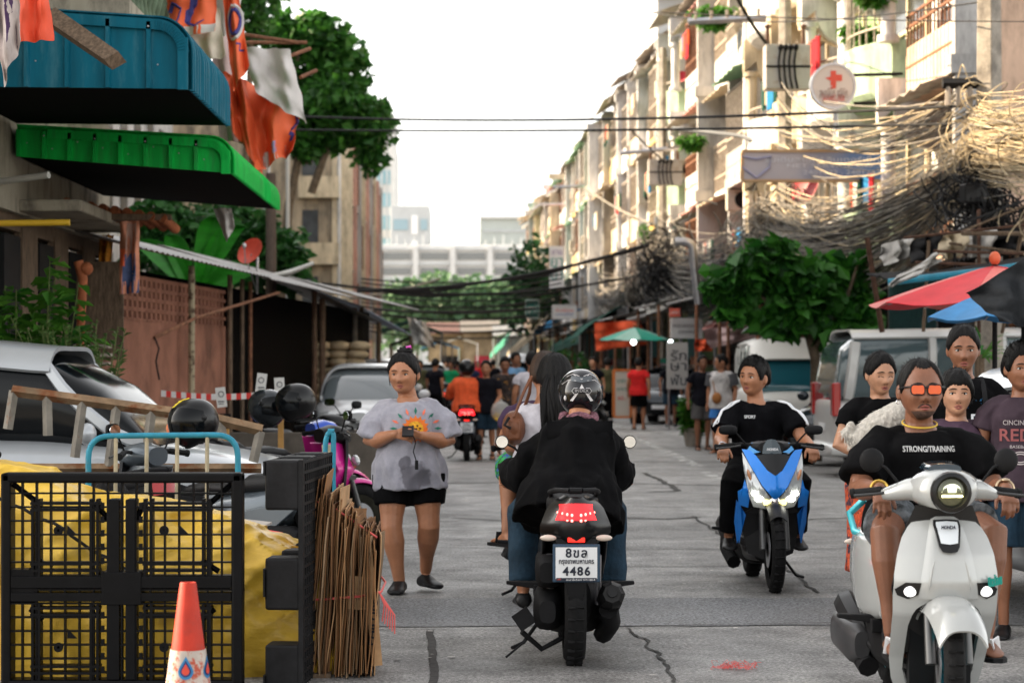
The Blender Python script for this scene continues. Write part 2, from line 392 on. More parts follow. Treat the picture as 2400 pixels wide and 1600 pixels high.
far_block('plain_block','plain pale green-grey block above the parking structure',1102,1262,497,600,26,M('pale_greengrey',(.46,.50,.48),.8,var=.05,vs=.2),capb)
def park(t,hw,z,d):
    bay=7.7; n=int(2*hw/bay)+1
    for k in range(n+1):
        x=-hw+1+k*bay
        if x>hw: break
        mb=MB(); mb.bx(x-.5,x+.5,-.9,0,0,z-.3); mb.build('column',gw,t,smooth=0)
    for lv in range(6):
        mb=MB()
        for k in range(n):
            x=-hw+1+k*bay
            if x+bay<hw+.6: mb.bx(x+1.0,x+bay-1.0,-.3,-.02,z-3.1-lv*3.1,z-1.7-lv*3.1)
        mb.build('opening',gdk,t,smooth=0)
        mb=MB(); mb.bx(-hw,hw,-.6,-.02,z-1.1-lv*3.1,z-.95-lv*3.1); mb.build('ledge',gg,t,smooth=0)
    mb=MB()
    for k in range(18): mb.cyl((-hw+1+k*2*(hw-1)/18,2,z),(-hw+1+k*2*(hw-1)/18,2,z+1.1+.5*(k%3)),.12,n=6)
    mb.build('roof_post',gg,t,smooth=0)
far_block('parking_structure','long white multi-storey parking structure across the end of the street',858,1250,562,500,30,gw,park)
def bigt(t,hw,z,d):
    mb=MB()
    for i in range(14): mb.bx(-hw*.75,hw,-.25,-.02,z-4-i*4,z-4-i*4+.9)
    mb.build('window_band',gdk,t,smooth=0)
    mb=MB(); mb.bx(-hw-1.5,hw,-1.5,0,z-2,z+.4); mb.build('parapet',gg,t,smooth=0)
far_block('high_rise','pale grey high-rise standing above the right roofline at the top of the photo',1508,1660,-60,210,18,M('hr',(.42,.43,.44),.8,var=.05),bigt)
# ---------------------------------------------------------------- shophouses on the right
ROWX=9.5; RS=-.029; RANG=math.atan2(1,RS)
shwall={ 'cream':(.60,.50,.35),'white':(.66,.65,.64),'yellow':(.66,.46,.14),'pink':(.58,.33,.27),'beige':(.50,.38,.26),'grey':(.42,.41,.40),'green':(.42,.56,.40),'peach':(.66,.46,.34)}
def wallmat(k): return M('plaster_'+k,shwall[k],.85,var=.14,vs=1.6,bump=.15,bs=18,dirt=tuple(c*.42 for c in shwall[k]),ds=2.2,dlo=.47,dhi=.70,stretch=(1,1,.3))
darkwin=M('window_dark',(.05,.055,.06),.15,var=.4,vs=1); rust=M('rust',(.20,.09,.05),.85,var=.4,vs=12); grillm=M('grille',(.40,.34,.28),.7,var=.3,vs=9)
curt=[M('curtain_%d'%i,c,.8,var=.15) for i,c in enumerate([(.35,.1,.08),(.1,.28,.3),(.5,.42,.3),(.16,.2,.34),(.2,.33,.15)])]
corr=M('corrugated',(.38,.35,.31),.55,.4,var=.25,vs=6,dirt=(.2,.1,.06),ds=4,dlo=.5,dhi=.7,stretch=(1,1,1))
def wavy(mb,p0,p1,depthv,drop,n=24,amp=.03,thick=.012,mi=0):
    # corrugated sheet: edge p0->p1 at the wall, falling 'drop' over 'depthv'
    p0=V(p0);p1=V(p1);dv=V(depthv)-V((0,0,drop))
    mb.grid(lambda u,v:p0.lerp(p1,u)+dv*v+V((0,0,amp*math.cos(u*n*PI))),n*2,1,thick=thick,mi=mi)
def shophouse(i,Y0,wid,col,style,near):
    X0=ROWX+RS*Y0
    desc={'cream':'cream','white':'white','yellow':'yellow','pink':'pink','beige':'beige','grey':'grey','green':'pale green','peach':'peach'}[col]
    lab=SHL.get(i,'four-storey shophouse of the right-hand row, weathered '+desc+' front')
    t=thing('shophouse',lab,'building',(X0,Y0,0),RANG,'shophouses along the right side')
    wm=wallmat(col); H=12.2-(.5 if i>16 else 0)-(.7 if i>22 else 0); r=random.Random(i*17+3)
    mb=MB(); mb.bx(0,wid-.02,-9,0,0,H-.2+.5*r.random()); mb.build('wall',wm,t,smooth=0)
    FZ=[3.4,6.35,9.3]; trim=wallmat('white') if col!='white' else wallmat('cream')
    pit=MB(); pit.bx(.1,wid-.1,-.02,.02,0,3.2); pit.build('shop_front',blackm if r.random()<.6 else curt[r.randrange(5)],t,smooth=0)
    for fz in FZ:
        # window group set back look: dark glass proud of wall with frame and grille
        wb=MB(); x0=.55; x1=wid-.55
        wb.bx(x0,x1,.0,.035,fz+.15,fz+2.45); wn=wb.build('window',darkwin if r.random()<.65 else curt[r.randrange(5)],t,smooth=0)
        fb=MB()
        for xx in (x0,(x0+x1)/2,x1): fb.bx(xx-.05,xx+.05,.036,.10,fz+.1,fz+2.5)
        fb.bx(x0-.05,x1+.05,.036,.12,fz+2.42,fz+2.56); fb.bx(x0-.05,x1+.05,.036,.10,fz+1.35,fz+1.42)
        fb.build('window_frame',trim,wn,smooth=0)
    if style=='arch':
        cm_=trim if r.random()<.5 else wallmat('white')
        for xx in (.15,wid-.2):
            for fz in FZ:
                cb=MB()
                cb.cyl((xx,.85,fz+.95),(xx,.85,fz+2.3),.13,n=12); cb.cyl((xx,.85,fz+2.3),(xx,.85,fz+2.42),.20,n=12); cb.cyl((xx,.85,fz+.9),(xx,.85,fz+1.02),.20,n=12)
                # arch web facing the camera: solid spandrel with curved underside
                pts=[(1.05,fz+3.2),(0,fz+3.2),(0,fz+1.9)]
                for k in range(7): a=k/6*PI/2; pts.append((.12+.62*math.sin(a) if 1 else 0,fz+1.95+.75*(math.sin(a)*1.0) if 0 else fz+1.95+.72*(1-math.cos(a))*1.0))
                pts+= [(1.05,fz+2.42)]
                cb.prism(pts,.22,T=Matrix(((0,1,0,xx-.11),(1,0,0,0),(0,0,1,0),(0,0,0,1))))
                cb.build('column',cm_,t,smooth=35)
        for fz in FZ:
            bb=MB()
            n=12; rg=[]
            for (dz,k) in ((0,.92),(.10,1.0),(.85,1.0),(.93,1.04),(.98,1.04)):
                rg.append([( .3+ (wid-.6)*(j/n), (.75+.45*math.sin(PI*j/n))*k, fz+dz) for j in range(n+1)]+[(wid-.3,.02,fz+dz),(.3,.02,fz+dz)])
            bb.loft(rg)
            bb.build('balcony',wallmat(['white','green','white','cream'][i%4]),t,smooth=35)
        for fz in FZ:
            rl=MB()
            for j in range(13):
                a=j/12; rl.bx(.3+(wid-.6)*a-.015,.3+(wid-.6)*a+.015,(.72+.42*math.sin(PI*a)),(.75+.42*math.sin(PI*a)),fz+.98,fz+ (2.2 if (i+int(fz))%2 else 1.25))
            rl.tube([(.3+(wid-.6)*j/12,.74+.42*math.sin(PI*j/12),fz+1.25) for j in range(13)],.025,6)
            rl.build('railing',grillm,t,smooth=0)
    else:
        dep=.55+.5*r.random(); bm_=wallmat(col) if r.random()<.5 else trim
        for fz in FZ:
            bb=MB()
            bb.bx(.05,wid-.07,.0,dep,fz-.16,fz)
            if r.random()<.6: bb.bx(.05,wid-.07,dep-.09,dep-.005,fz+.002,fz+.75)
            bb.build('balcony',bm_,t,smooth=0)
        gdep=dep; gm_=grillm if r.random()<.6 else rust
        for fz in FZ:
            cg=MB()
            if r.random()<.85:
                top=fz+ (2.35 if r.random()<.6 else 1.3); nb=16 if near else 9
                for j in range(nb): x=.1+(wid-.25)*j/(nb-1); cg.bx(x-.014,x+.014,gdep-.03,gdep,fz,top)
                for j in range(4): y=gdep*j/4+.03; cg.bx(.08,.105,y-.012,y+.012,fz,top)
                for z in (fz+.4,fz+1.1,top): cg.bx(.08,wid-.1,gdep-.035,gdep+.008,z-.02,z+.02); cg.bx(.078,.108,0,gdep,z-.02,z+.02)
            if cg.v: cg.build('window_cage',gm_,t,smooth=0)
        fn=MB()
        for xx in (0.0,): fn.bx(xx-.1,xx+.1,.0,dep+.12,3.3,H+.3)
        for k in range(3): fn.bx(-.16,.14,0,dep+.2,FZ[k]+2.75,FZ[k]+3.05)
        fn.build('party_fin',trim if r.random()<.6 else wallmat('grey'),t,smooth=0)
        aw=MB()
        for fz in FZ:
            if r.random()<.7: wavy(aw,(.1,.03,fz+2.95),(wid-.15,.03,fz+2.95),(0,.9+.4*r.random(),0),.38,n=10)
        if aw.v: aw.build('window_awning',[corr,M('awn_green',(.18,.36,.22),.6,var=.2),M('awn_cream',(.6,.5,.36),.6,var=.2,dirt=(.3,.2,.12),ds=4),M('awn_pink',(.55,.28,.24),.7,var=.2)][r.randrange(4)],t,smooth=0)
    rf=MB(); rf.bx(-.02,wid-.03,-.3,.35,H+.0,H+.22); rf.bx(.0,wid-.05,-.2,.0,H+.22,H+.8); rf.build('parapet',wm if r.random()<.5 else trim,t,smooth=0)
    ev=MB(); wavy(ev,(0,-.1,H+.85+.3*r.random()),(wid-.04,-.1,H+.85+.3*r.random()),(0,1.0+.5*r.random(),0),.5+.3*r.random(),n=12,amp=.035); ev.build('roof_awning',corr,t,smooth=0)
    return t
SHL={0:'near end shophouse of the right row with bare peach end wall behind the cable tangle',1:'white shophouse with round columns right behind the big cable tangle',2:'white arched shophouse behind the round clinic sign',3:'white arched shophouse with pale green balconies behind the transformer box',4:'white columned shophouse behind the blue banner sign'}
cols=['peach','white','white','white','white','grey','beige','cream','cream','white','yellow','yellow','cream','pink','cream','yellow','beige','cream','yellow','cream','yellow','green','cream','beige','white','pink','cream','beige','cream','white','yellow','beige','cream']
ords='first second third fourth fifth sixth seventh eighth ninth tenth eleventh twelfth thirteenth fourteenth fifteenth sixteenth seventeenth eighteenth nineteenth twentieth'.split()
Yc=38.6
for i,c in enumerate(cols):
    wd=4.3 if i<6 else 4.0
    if i not in SHL:
        cc={'green':'pale green'}.get(c,c)
        SHL[i]='weathered %s shophouse in the right row, %s beyond the white arched ones'%(cc,ords[i-5] if i-5<20 else 'near the far end, number %d'%(i-4))
    if i-5>=20: SHL[i]='%s shophouse at the far end of the right row, %s from its last house'%(c,['last','second','third','fourth','fifth'][min(4,len(cols)-1-i)])
    shophouse(i,Yc,wd,c,'arch' if i in (1,2,3,4,9) else 'plain',i<12); Yc+=wd
# ---------------------------------------------------------------- old block on the left and tall added shade block behind it
oldm=M('old_plaster',(.38,.31,.22),.9,var=.22,vs=1.0,dirt=(.08,.07,.06),ds=1.1,dlo=.45,dhi=.66,bump=.2,bs=10,stretch=(1,1,.35))
def left_house(i,Y0,wid):
    X0=-6.2+.004*(Y0-113); H=12.9-.06*i
    t=thing('old_shophouse','stained old %s of the left row, %s'%('corner house' if i==0 else 'shophouse','end wall facing the camera' if i==0 else ords[i-1]+' behind the corner house'),'building',(X0,Y0,0),RANG-PI if 0 else math.radians(90),'old shophouses on the left')
    # local x along street (away), local y toward -X ; street side is -y
    mb=MB(); mb.bx(0,wid-.02,0,9,0,H); mb.build('wall',oldm if i%2==0 else wallmat(['beige','pink'][i//2%2]),t,smooth=0)
    r=random.Random(i+50)
    for fz in (3.4,6.5,9.6):
        wb=MB(); wb.bx(.5,wid-.5,-.035,0,fz+.2,fz+2.3); wn=wb.build('window',darkwin,t,smooth=0)
        if i==0:
            eb=MB(); eb.bx(-.04,0,1.0,1.75,fz+.4,fz+2.3); eb.build('window',darkwin,t,smooth=0)
            for k in (2,):
                pb=MB(); pb.bx(-.16,0,.05,.35,fz-.2,fz+2.9); pb.bx(-.5,0,.02,1.9,fz-.25,fz+.02); pb.bx(-.5,-.42,.02,1.9,fz+.03,fz+.75); pb.build('balcony',wallmat('cream'),t,smooth=0)
        if i>0 and r.random()<.45:
            cg=MB()
            for j in range(9): cg.bx(.2+(wid-.4)*j/8-.015,.2+(wid-.4)*j/8+.015,-.5,-.47,fz,fz+2.2)
            for zz in (fz,fz+1.1,fz+2.2): cg.bx(.18,wid-.18,-.505,-.46,zz-.03,zz+.03)
            cg.build('window_cage',rust,t,smooth=0); continue
        bb=MB(); bb.bx(.05,wid-.07,-.42,0,fz-.15,fz); bb.bx(.05,wid-.07,-.42,-.36,fz+.002,fz+.8); bb.build('balcony',wallmat('beige'),t,smooth=0)
        ab=MB(); wavy(ab,(.1,0,fz+2.9),(wid-.1,0,fz+2.9),(0,-.5,0),.25,n=8); ab.build('window_awning',corr,t,smooth=0)
    fn=MB(); fn.bx(-.12,.12,-.6,-.003,3,H-.01*i); fn.build('party_fin',wallmat(['cream','pink','grey'][i%3]),t,smooth=0)
    if i==0:
        pp=MB(); pp.cyl((-.12,.02,0),(-.12,.02,H+.2),.09); pp.cyl((-.1,3.3,0),(-.1,3.3,H-.5),.06); pp.build('drain_pipe',wallmat('white'),t)
    rf=MB(); rf.bx(-.1,wid,-.25,.4,H,H+.25); rf.bx(-.05,wid-.05,.0,.2,H+.25,H+.8); rf.build('parapet',oldm,t,smooth=0)
for i in range(9): left_house(i,113+4.2*i,4.2)
t=thing('shade_slab','tall plain slab added behind the left sheds to shade the street','building',(-21,70,0)); mb=MB(); mb.bx(-7,7,-52,48,0,17.5); mb.build('wall',wallmat('grey'),t,smooth=0)  # added block, mostly out of view, that keeps sun off the street
mb=MB()
for k in range(24):
    for fl in range(5): mb.bx(7.0,7.03,-50+4*k,-48+4*k,1.2+3.1*fl,2.8+3.1*fl)
mb.build('window',darkwin,t,smooth=0)
# ---------------------------------------------------------------- people
def skinm(k,c): return M('skin_'+k,c,.46,var=.10,vs=9,bump=.12,bs=90,spec=.45)
SK={'tan':skinm('tan',(.38,.165,.085)),'brown':skinm('brown',(.25,.105,.055)),'light':skinm('light',(.46,.235,.14)),'dark2':skinm('dark2',(.19,.078,.042)),'dark':skinm('dark',(.20,.095,.055))}
hairm=M('hair_black',(.004,.0035,.0035),.62,var=.5,vs=14,spec=.2,bump=.5,bs=60,stretch=(1,1,.15))
hairg=M('hair_brownish',(.035,.018,.010),.6,var=.5,vs=14,bump=.5,bs=60,stretch=(1,1,.15))
eyew=M('eye_white',(.55,.52,.48),.3); eyed=M('eye_dark',(.015,.010,.008),.2); lipm=M('lips',(.30,.09,.075),.45); browm=M('brow',(.02,.013,.01),.8); stub=M('stubble',(.07,.04,.03),.8,var=.4,vs=60)
def headpt(u,v,fw=1.0,jaw=1.0,full=0.0,off=0.0):
    """u: azimuth 0 = front (-y), v: -1..1 bottom to top; returns the point of the head surface in head space"""
    z=.118*math.sin(v*PI/2); rr=max(1e-6,math.cos(v*PI/2))**(.80 if v>0 else 1)
    x=.076*fw*rr*math.sin(u); y=-.096*rr*math.cos(u)
    # fuller skull back, squarer face
    if y>0: y*=1.04; 
    sq=1+.10*abs(math.sin(2*u))*rr; x*=sq; y*=sq
    if z<-.01:
        t=min(1,(-.01-z)/.10)
        x*=1-(.24*jaw)*t**1.5*(1-full*.6)
        if y>0: y*=1-.75*t
        else: y*=1+.06*t
    # low part of ellipsoid: keep chin wide
    front=max(0,math.cos(u))**.5 if math.cos(u)>0 else 0
    if z<-.06 and front: y=y-.022*front*smoothstep(-.06,-.095,z)*(1-smoothstep(-.105,-.118,z)); 
    ax=abs(x)
    if y<0 and front>0:
        g=lambda a,b,s:math.exp(-((a-b)/s)**2)
        nz=interp([(-.047,0),(-.040,.012),(-.030,.025),(-.015,.017),(.005,.010),(.018,.005),(.035,0)],z)
        y-=nz*g(ax,0,.013)*1.0
        y-=.009*g(ax,.013,.008)*g(z,-.034,.009)
        y+=.011*g(ax,.031,.015)*g(z,.006,.013)
        y-=.006*g(z,.028,.010)*g(ax,.03,.03)
        y-=.007*g(ax,0,.024)*(g(z,-.060,.007)+1.05*g(z,-.074,.008))
        y+=.004*g(ax,0,.024)*g(z,-.067,.003)
        y-=.004*g(ax,.042,.018)*g(z,-.022,.018)*(1+full)
        y-=.006*g(ax,0,.016)*g(z,-.100,.010)
        y-=.004*g(ax,0,.045)*g(z,.06,.025)
    p=V((x,y,z))
    if off: p=p+V((x/.076**1,y/.096,z/.118)).normalized()*off
    return p
def frontsurf(x,z,fw=1,jaw=1,full=0):
    v=math.asin(max(-1,min(1,z/.118)))/(PI/2); lo=0;hi=PI/2; s=1 if x>=0 else -1
    for _ in range(22):
        m=(lo+hi)/2
        if headpt(m,v,fw,jaw,full).x<abs(x): lo=m
        else: hi=m
    return headpt(lo,v,fw,jaw,full).y
def head_mb(mb,A,fw=1,jaw=1,full=0,mi=0):
    nu,nv=44,34; vs=[];fs=[]
    for i in range(nv+1):
        v=-1+2*i/nv; v=math.copysign(abs(v)**.9,v)*.995
        for j in range(nu): vs.append(headpt(-PI+2*PI*j/nu,v,fw,jaw,full))
    for i in range(nv):
        for j in range(nu): j2=(j+1)%nu; fs.append((i*nu+j,i*nu+j2,(i+1)*nu+j2,(i+1)*nu+j))
    fs.append(tuple(range(nu))[::-1]); fs.append(tuple(nv*nu+j for j in range(nu)))
    mb.add(vs,fs,mi,A)
    for s in (-1,1):
        mb.ell((s*.079*fw,.006,-.008),(.010,.018,.031),10,mi,None) if 0 else mb.add(*ear(s,fw),mi,A)
def ear(s,fw):
    e=MB(); e.ell((s*.080*fw,.010,-.006),(.010,.019,.032),12,T=Matrix.Rotation(s*R(-18),4,'Z')); return e.v,e.f
def hair_mb(mb,A,fw,line,off=.012,mi=0,seed=0,jaw=1,nz=.004):
    """head surface pushed out where hair grows and pulled in elsewhere. line(az)->lowest z of hair"""
    nu,nv=64,44; vs=[];fs=[]
    for i in range(nv+1):
        v=-1+2*i/nv; v*=.995
        for j in range(nu):
            u=-PI+2*PI*j/nu; p=headpt(u,v,fw,jaw); zz=p.z; l=line(abs(u)); k=smoothstep(l-.006,l+.006,zz)
            f=noise.noise(V((u*6+seed,v*2,seed)))*nz+noise.noise(V((u*22,v*5,seed)))*nz*.5
            d=p.normalized(); ll=l+.010*noise.noise(V((u*9,3,seed))); k=smoothstep(ll-.005,ll+.005,zz); o=.003+(off+f)*smoothstep(ll,ll+.032,zz)*(1.0+.45*smoothstep(.05,.11,zz)) if k>.0 else 0
            vs.append(p+d*(k*o-(1-k)*.022))
    for i in range(nv):
        for j in range(nu): j2=(j+1)%nu; fs.append((i*nu+j,i*nu+j2,(i+1)*nu+j2,(i+1)*nu+j))
    fs.append(tuple(range(nu))[::-1]); fs.append(tuple(nv*nu+j for j in range(nu)))
    mb.add(vs,fs,mi,A)
LINE={'short':lambda a:interp([(0,.074),(.45,.072),(.70,.062),(.9,.03),(1.05,-.01),(1.25,-.02),(1.5,.028),(1.9,.0),(2.2,-.05),(3.2,-.065)],a),
 'pulled':lambda a:interp([(0,.078),(.45,.072),(.85,.035),(1.1,.005),(1.4,-.005),(1.8,-.01),(2.2,-.05),(3.2,-.06)],a),
 'receding':lambda a:interp([(0,.086),(.35,.088),(.62,.098),(.9,.045),(1.1,.0),(1.3,-.02),(1.5,.028),(1.9,.0),(2.2,-.05),(3.2,-.06)],a),
 'fringe':lambda a:interp([(0,.045),(.5,.05),(.8,.03),(1.1,-.015),(1.4,-.04),(1.9,-.06),(2.2,-.07),(3.2,-.075)],a)}
def orient(p,yaw=0,pitch=0,roll=0,s=1):
    return Matrix.Translation(V(p))@Matrix.Rotation(R(yaw),4,'Z')@Matrix.Rotation(R(pitch),4,'X')@Matrix.Rotation(R(roll),4,'Y')@Matrix.Scale(s,4)
def hand_mb(mb,wr,d,nrm,side=1,curl=25,s=1,mi=0,spread=4,thumb=35,curls=None):
    """wr wrist point; d direction of the palm; nrm palm normal (the way the fingers curl); side=+1/-1 puts the thumb"""
    d=V(d).normalized(); n=V(nrm); n=(n-d*n.dot(d)).normalized(); l=d.cross(n).normalized()*side; wr=V(wr)
    A=Matrix(((l.x,d.x,n.x,wr.x),(l.y,d.y,n.y,wr.y),(l.z,d.z,n.z,wr.z),(0,0,0,1)))
    P=lambda x,y,z:A@V((x*s,y*s,z*s))
    rg=[]
    for y,wx,wz,cx in ((-.01,.024,.018,0),(.02,.032,.017,0),(.055,.039,.015,.001),(.088,.041,.013,.001),(.097,.036,.010,.001)):
        rg.append([P(cx+wx*math.cos(2*PI*k/14),y,wz*math.sin(2*PI*k/14)) for k in range(14)])
    mb.loft(rg,mi)
    L=[(.030,.092,.040,.024,.020,.0085),(.010,.096,.045,.028,.021,.0088),(-.011,.094,.041,.026,.021,.0083),(-.031,.086,.032,.020,.018,.0075)]
    for i,(x,y,a,b,c,r) in enumerate(L):
        cu=(curls[i] if curls else curl); p=V((x,y-.008,0)); an=0; pts=[p.copy()]; sp=R(spread*(1.5-i))
        for seg,k in ((a,.8),(b,1.1),(c,.8)):
            an+=R(cu)*k; dv=V((math.sin(sp)*math.cos(an),math.cos(an)*math.cos(sp),math.sin(an))); p=p+dv*seg; pts.append(p.copy())
        mb.caps([P(*q) for q in pts],[r*1.12*s,r*1.05*s,r*.95*s,r*.8*s],8,mi)
    th=R(thumb); p0=V((.026,.018,.004)); p1=p0+V((math.sin(th),math.cos(th),.25))*.036; p2=p1+V((math.sin(th*.55),math.cos(th*.55),.35))*.028; p3=p2+V((math.sin(th*.3),math.cos(th*.3),.35))*.02
    mb.caps([P(*q) for q in (p0,p1,p2,p3)],[.014*s,.0115*s,.010*s,.0085*s],8,mi)
def foot_mb(mb,an,toe,s=1,mi=0,inf=0,sole=True):
    an=V(an);toe=V(toe); d=(toe-an); d.z=0; d.normalize(); z=toe.z; l=V((-d.y,d.x,0)); rg=[]
    for t,wx,h in ((-.065,.02,.04),(-.05,.033,.065),(0,.036,.085),(.05,.038,.065),(.10,.046,.042),(.145,.046,.030),(.175,.032,.020),(.185,.015,.012)):
        wx=(wx+inf)*s; h=(h+inf)*s; c=V((an.x,an.y,0))+d*t*s; zz=z-.028*s-inf*.6
        rise=(an.z-z)-.07*s; lift=max(0,rise)*smoothstep(.15,-.06,t)*.8
        rg.append([c+l*wx*math.cos(q)+V((0,0,zz+lift+h*.5+h*.5*math.sin(q))) for q in [2*PI*k/14 for k in range(14)]])
    mb.loft(rg,mi)
DEF=dict(pelvis=(0,0,.93),neck=(0,.01,1.43),head=(0,-.012,1.575),sh=(.175,.01,1.375),el=(.235,.03,1.11),wr=(.25,-.05,.87),hip=(.085,0,.90),kn=(.10,-.01,.50),an=(.10,.02,.085),toe=(.115,-.15,.03))
def joints(**kw):
    J={}
    for k,v in DEF.items():
        if k in ('pelvis','neck','head'): J[k]=V(v)
        else: J[k+'L']=V(v); J[k+'R']=V((-v[0],v[1],v[2]))   # L is +x
    for k,v in kw.items():
        if k in J: J[k]=V(v)
        else: J[k+'L']=V(v); J[k+'R']=V((-v[0],v[1],v[2]))
    return J
def torso(mb,J,bx=1,by=1,inf=0,z0=-.10,z1=1.02,belly=0,n=24,seg=16,tab=None,flare=0,skirt=False):
    p0,p1=J['pelvis'],J['neck']; ax=(p1-p0); Ln=ax.length; up=ax/Ln
    lat=(J['shL']-J['shR']).normalized(); lath=(J['hipL']-J['hipR']).normalized()
    RX=tab or [(-.16,.10),(-.10,.150),(.0,.165),(.16,.155),(.34,.140),(.55,.150),(.72,.165),(.82,.150),(.90,.108),(.96,.070),(1.02,.056)]
    RY=[(-.16,.08),(-.10,.115),(.0,.120),(.16,.110),(.34,.100),(.55,.112),(.72,.118),(.82,.105),(.90,.085),(.96,.065),(1.02,.058)]
    rg=[]
    for i in range(seg+1):
        t=z0+(z1-z0)*i/seg; l=lath.lerp(lat,max(0,min(1,t))); l=(l-up*l.dot(up)).normalized(); f=l.cross(up).normalized() # f: forward (-y)
        if f.y>0 and 0: f=-f
        c=p0+ax*t; tt=max(t,.03) if skirt else t; e=.014*smoothstep(.3,.0,t) if skirt else 0; rx=interp(RX,tt)*bx+inf+e; ry=interp(RY,tt)*by+inf+e; bl=belly*math.exp(-((t-.28)/.25)**2)
        fl=flare*max(0,.6-t); rx+=fl; ry+=fl
        rg.append([c+l*rx*math.cos(q)+f*((ry+(bl if math.sin(q)>0 else 0))*math.sin(q)) for q in [2*PI*k/n for k in range(n)]])
    mb.loft(rg)
def person(label,loc,yaw=0,J=None,s=1.0,skin='tan',vox=.0065,hd=None,hair='short',hcol=None,bulk=(1,1,0),limb=1.0,top=None,bottom=None,hands=None,feet='shoe',group=None,face=True,headscale=1.09,extra=None,coat=0,fingers=True,name='person'):
    """J in the figure's own frame: facing -y, +x = viewer's right. top/bottom: dicts describing garments"""
    J=J or joints(); t=thing(name,label,'person',loc,yaw,group); t.scale=(s,s,s)
    bx,by,bl=bulk; hd=hd or {}; A=orient(J['head'],hd.get('yaw',0),hd.get('pitch',0),hd.get('roll',0),headscale)
    fw=hd.get('fw',1);jaw=hd.get('jaw',1);full=hd.get('full',0)
    mb=MB(); head_mb(mb,A,fw,jaw,full)
    hn=J['head']+V((0,.022,-.05)); mb.caps([J['neck']+V((0,.012,-.06)),J['neck']+V((0,.008,.01)),hn],[.066*lerp(1,bx,.5),.056*lerp(1,bx,.5),.054*lerp(1,bx,.4)],14)
    torso(mb,J,bx*.97,by*.97,-.004,belly=bl*.9)
    hs=hands or {}
    for S in 'LR':
        sg=1 if S=='L' else -1
        sh,el,wr=J['sh'+S],J['el'+S],J['wr'+S]; m1=el.lerp(wr,.25)
        mb.caps([J['neck'].lerp(sh,.4)+V((0,0,-.05)),sh.lerp(J['neck'],.2)+V((0,0,-.028)),sh.lerp(el,.35),el,m1,wr],[.048,.052*lerp(1,limb,.7),.050*limb,.040*limb,.042*limb,.026*lerp(1,limb,.5)],14)
        hp,kn,an=J['hip'+S],J['kn'+S],J['an'+S]
        mb.caps([hp,hp.lerp(kn,.35),hp.lerp(kn,.8),kn,kn.lerp(an,.28),kn.lerp(an,.7),an],[.088*limb,.080*limb,.058*limb,.055*limb,.056*limb,.036*limb,.033*lerp(1,limb,.6)],16)
        foot_mb(mb,an,J['toe'+S])
        if fingers:
            h=dict(d=(wr-el),n=(-sg*.9,0,0) if not hs else (-sg*.9,0,0),curl=22,side=1); h.update(hs.get(S,{}))
            hand_mb(mb,wr,h['d'],h['n'],h.get('side',1),h['curl'],curls=h.get('curls'),thumb=h.get('thumb',35),spread=h.get('spread',4))
        else: mb.caps([wr,wr+(wr-el).normalized()*.08,wr+(wr-el).normalized()*.15],[.03,.035,.018],8)
    body=remesh(mb,vox,3,.4)
    if face:
        def onface(x,z,o=0): return A@V((x,frontsurf(x,z,fw,jaw,full)-o,z))
        for sg in (-1,1):
            ex=sg*.031*fw
            if not hd.get('closed'):
                body.ell((0,0,0),(.0165,.007,.0075),10,mi=1,T=Matrix.Translation(onface(ex,.005,-.002))@A.to_3x3().to_4x4())
                body.ell((0,0,0),(.0068,.004,.0068),10,mi=2,T=Matrix.Translation(onface(ex+hd.get('gaze',0)*.004,.0045,.003))@A.to_3x3().to_4x4())
            body.tube([onface(ex+sg*q*.017,(.0065 if hd.get('closed')!=1 else -.001)+.0055*(1-q*q),.001) for q in (-1,-.5,0,.5,1)],[.0015,.0028,.0035,.003,.0016],5,mi=2)
            body.tube([onface(ex+sg*q*.021,.027+hd.get('browz',0)+.005*(1-q*q)-.002*q+hd.get('browt',0)*sg*0,.001) for q in (-1,-.5,0,.5,1)],[.002,.0052,.0054,.0045,.0016],6,mi=3,flat=.6)
            body.ell((0,0,0),(.004,.004,.002),6,mi=2,T=Matrix.Translation(onface(sg*.009,-.0435,.0))@A.to_3x3().to_4x4())
        lw=.024*hd.get('mouth',1)
        body.tube([onface(q*lw,-.0605+.0015*(1-abs(q))-.003*abs(q),.0005) for q in (-1,-.6,-.2,0,.2,.6,1)],[.001,.003,.0044,.0036,.0044,.003,.001],6,mi=4)
        body.tube([onface(q*lw*.9,-.0735-.000*(1-abs(q))+.005*abs(q)**2,.0005) for q in (-1,-.6,-.2,0,.2,.6,1)],[.001,.0035,.005,.0052,.005,.0035,.001],6,mi=4)
        body.tube([onface(q*lw*.97,-.0668-(.0012 if not hd.get('open') else .001)-.001*abs(q),.0012) for q in (-1,-.5,0,.5,1)],[.0006,.0016,.002 if not hd.get('open') else .005,.0016,.0006],5,mi=2)
        if hd.get('beard'):
            g=MB(A); 
            nu=40
            def bf(u,v):
                a=-1.15+2.3*u; vv=-.47-.48*v; return headpt(a,vv,fw,jaw,full,.0016 if (.06<u<.94) else -.004)
            g.grid(bf,nu,12); body.merge(g,mi=5)
            for sg in (-1,1): body.tube([onface(sg*q*.028,-.052-.012*q*q*q*1.3,.0005) for q in (.1,.4,.7,1)],[.0035,.004,.004,.003],6,mi=5)
    o=MB(); o.v=body.v;o.f=body.f;o.mi=body.mi
    o.build('body',[SK[skin],eyew,eyed,browm,lipm,stub],t,smooth=75)
    hm=hcol or hairm
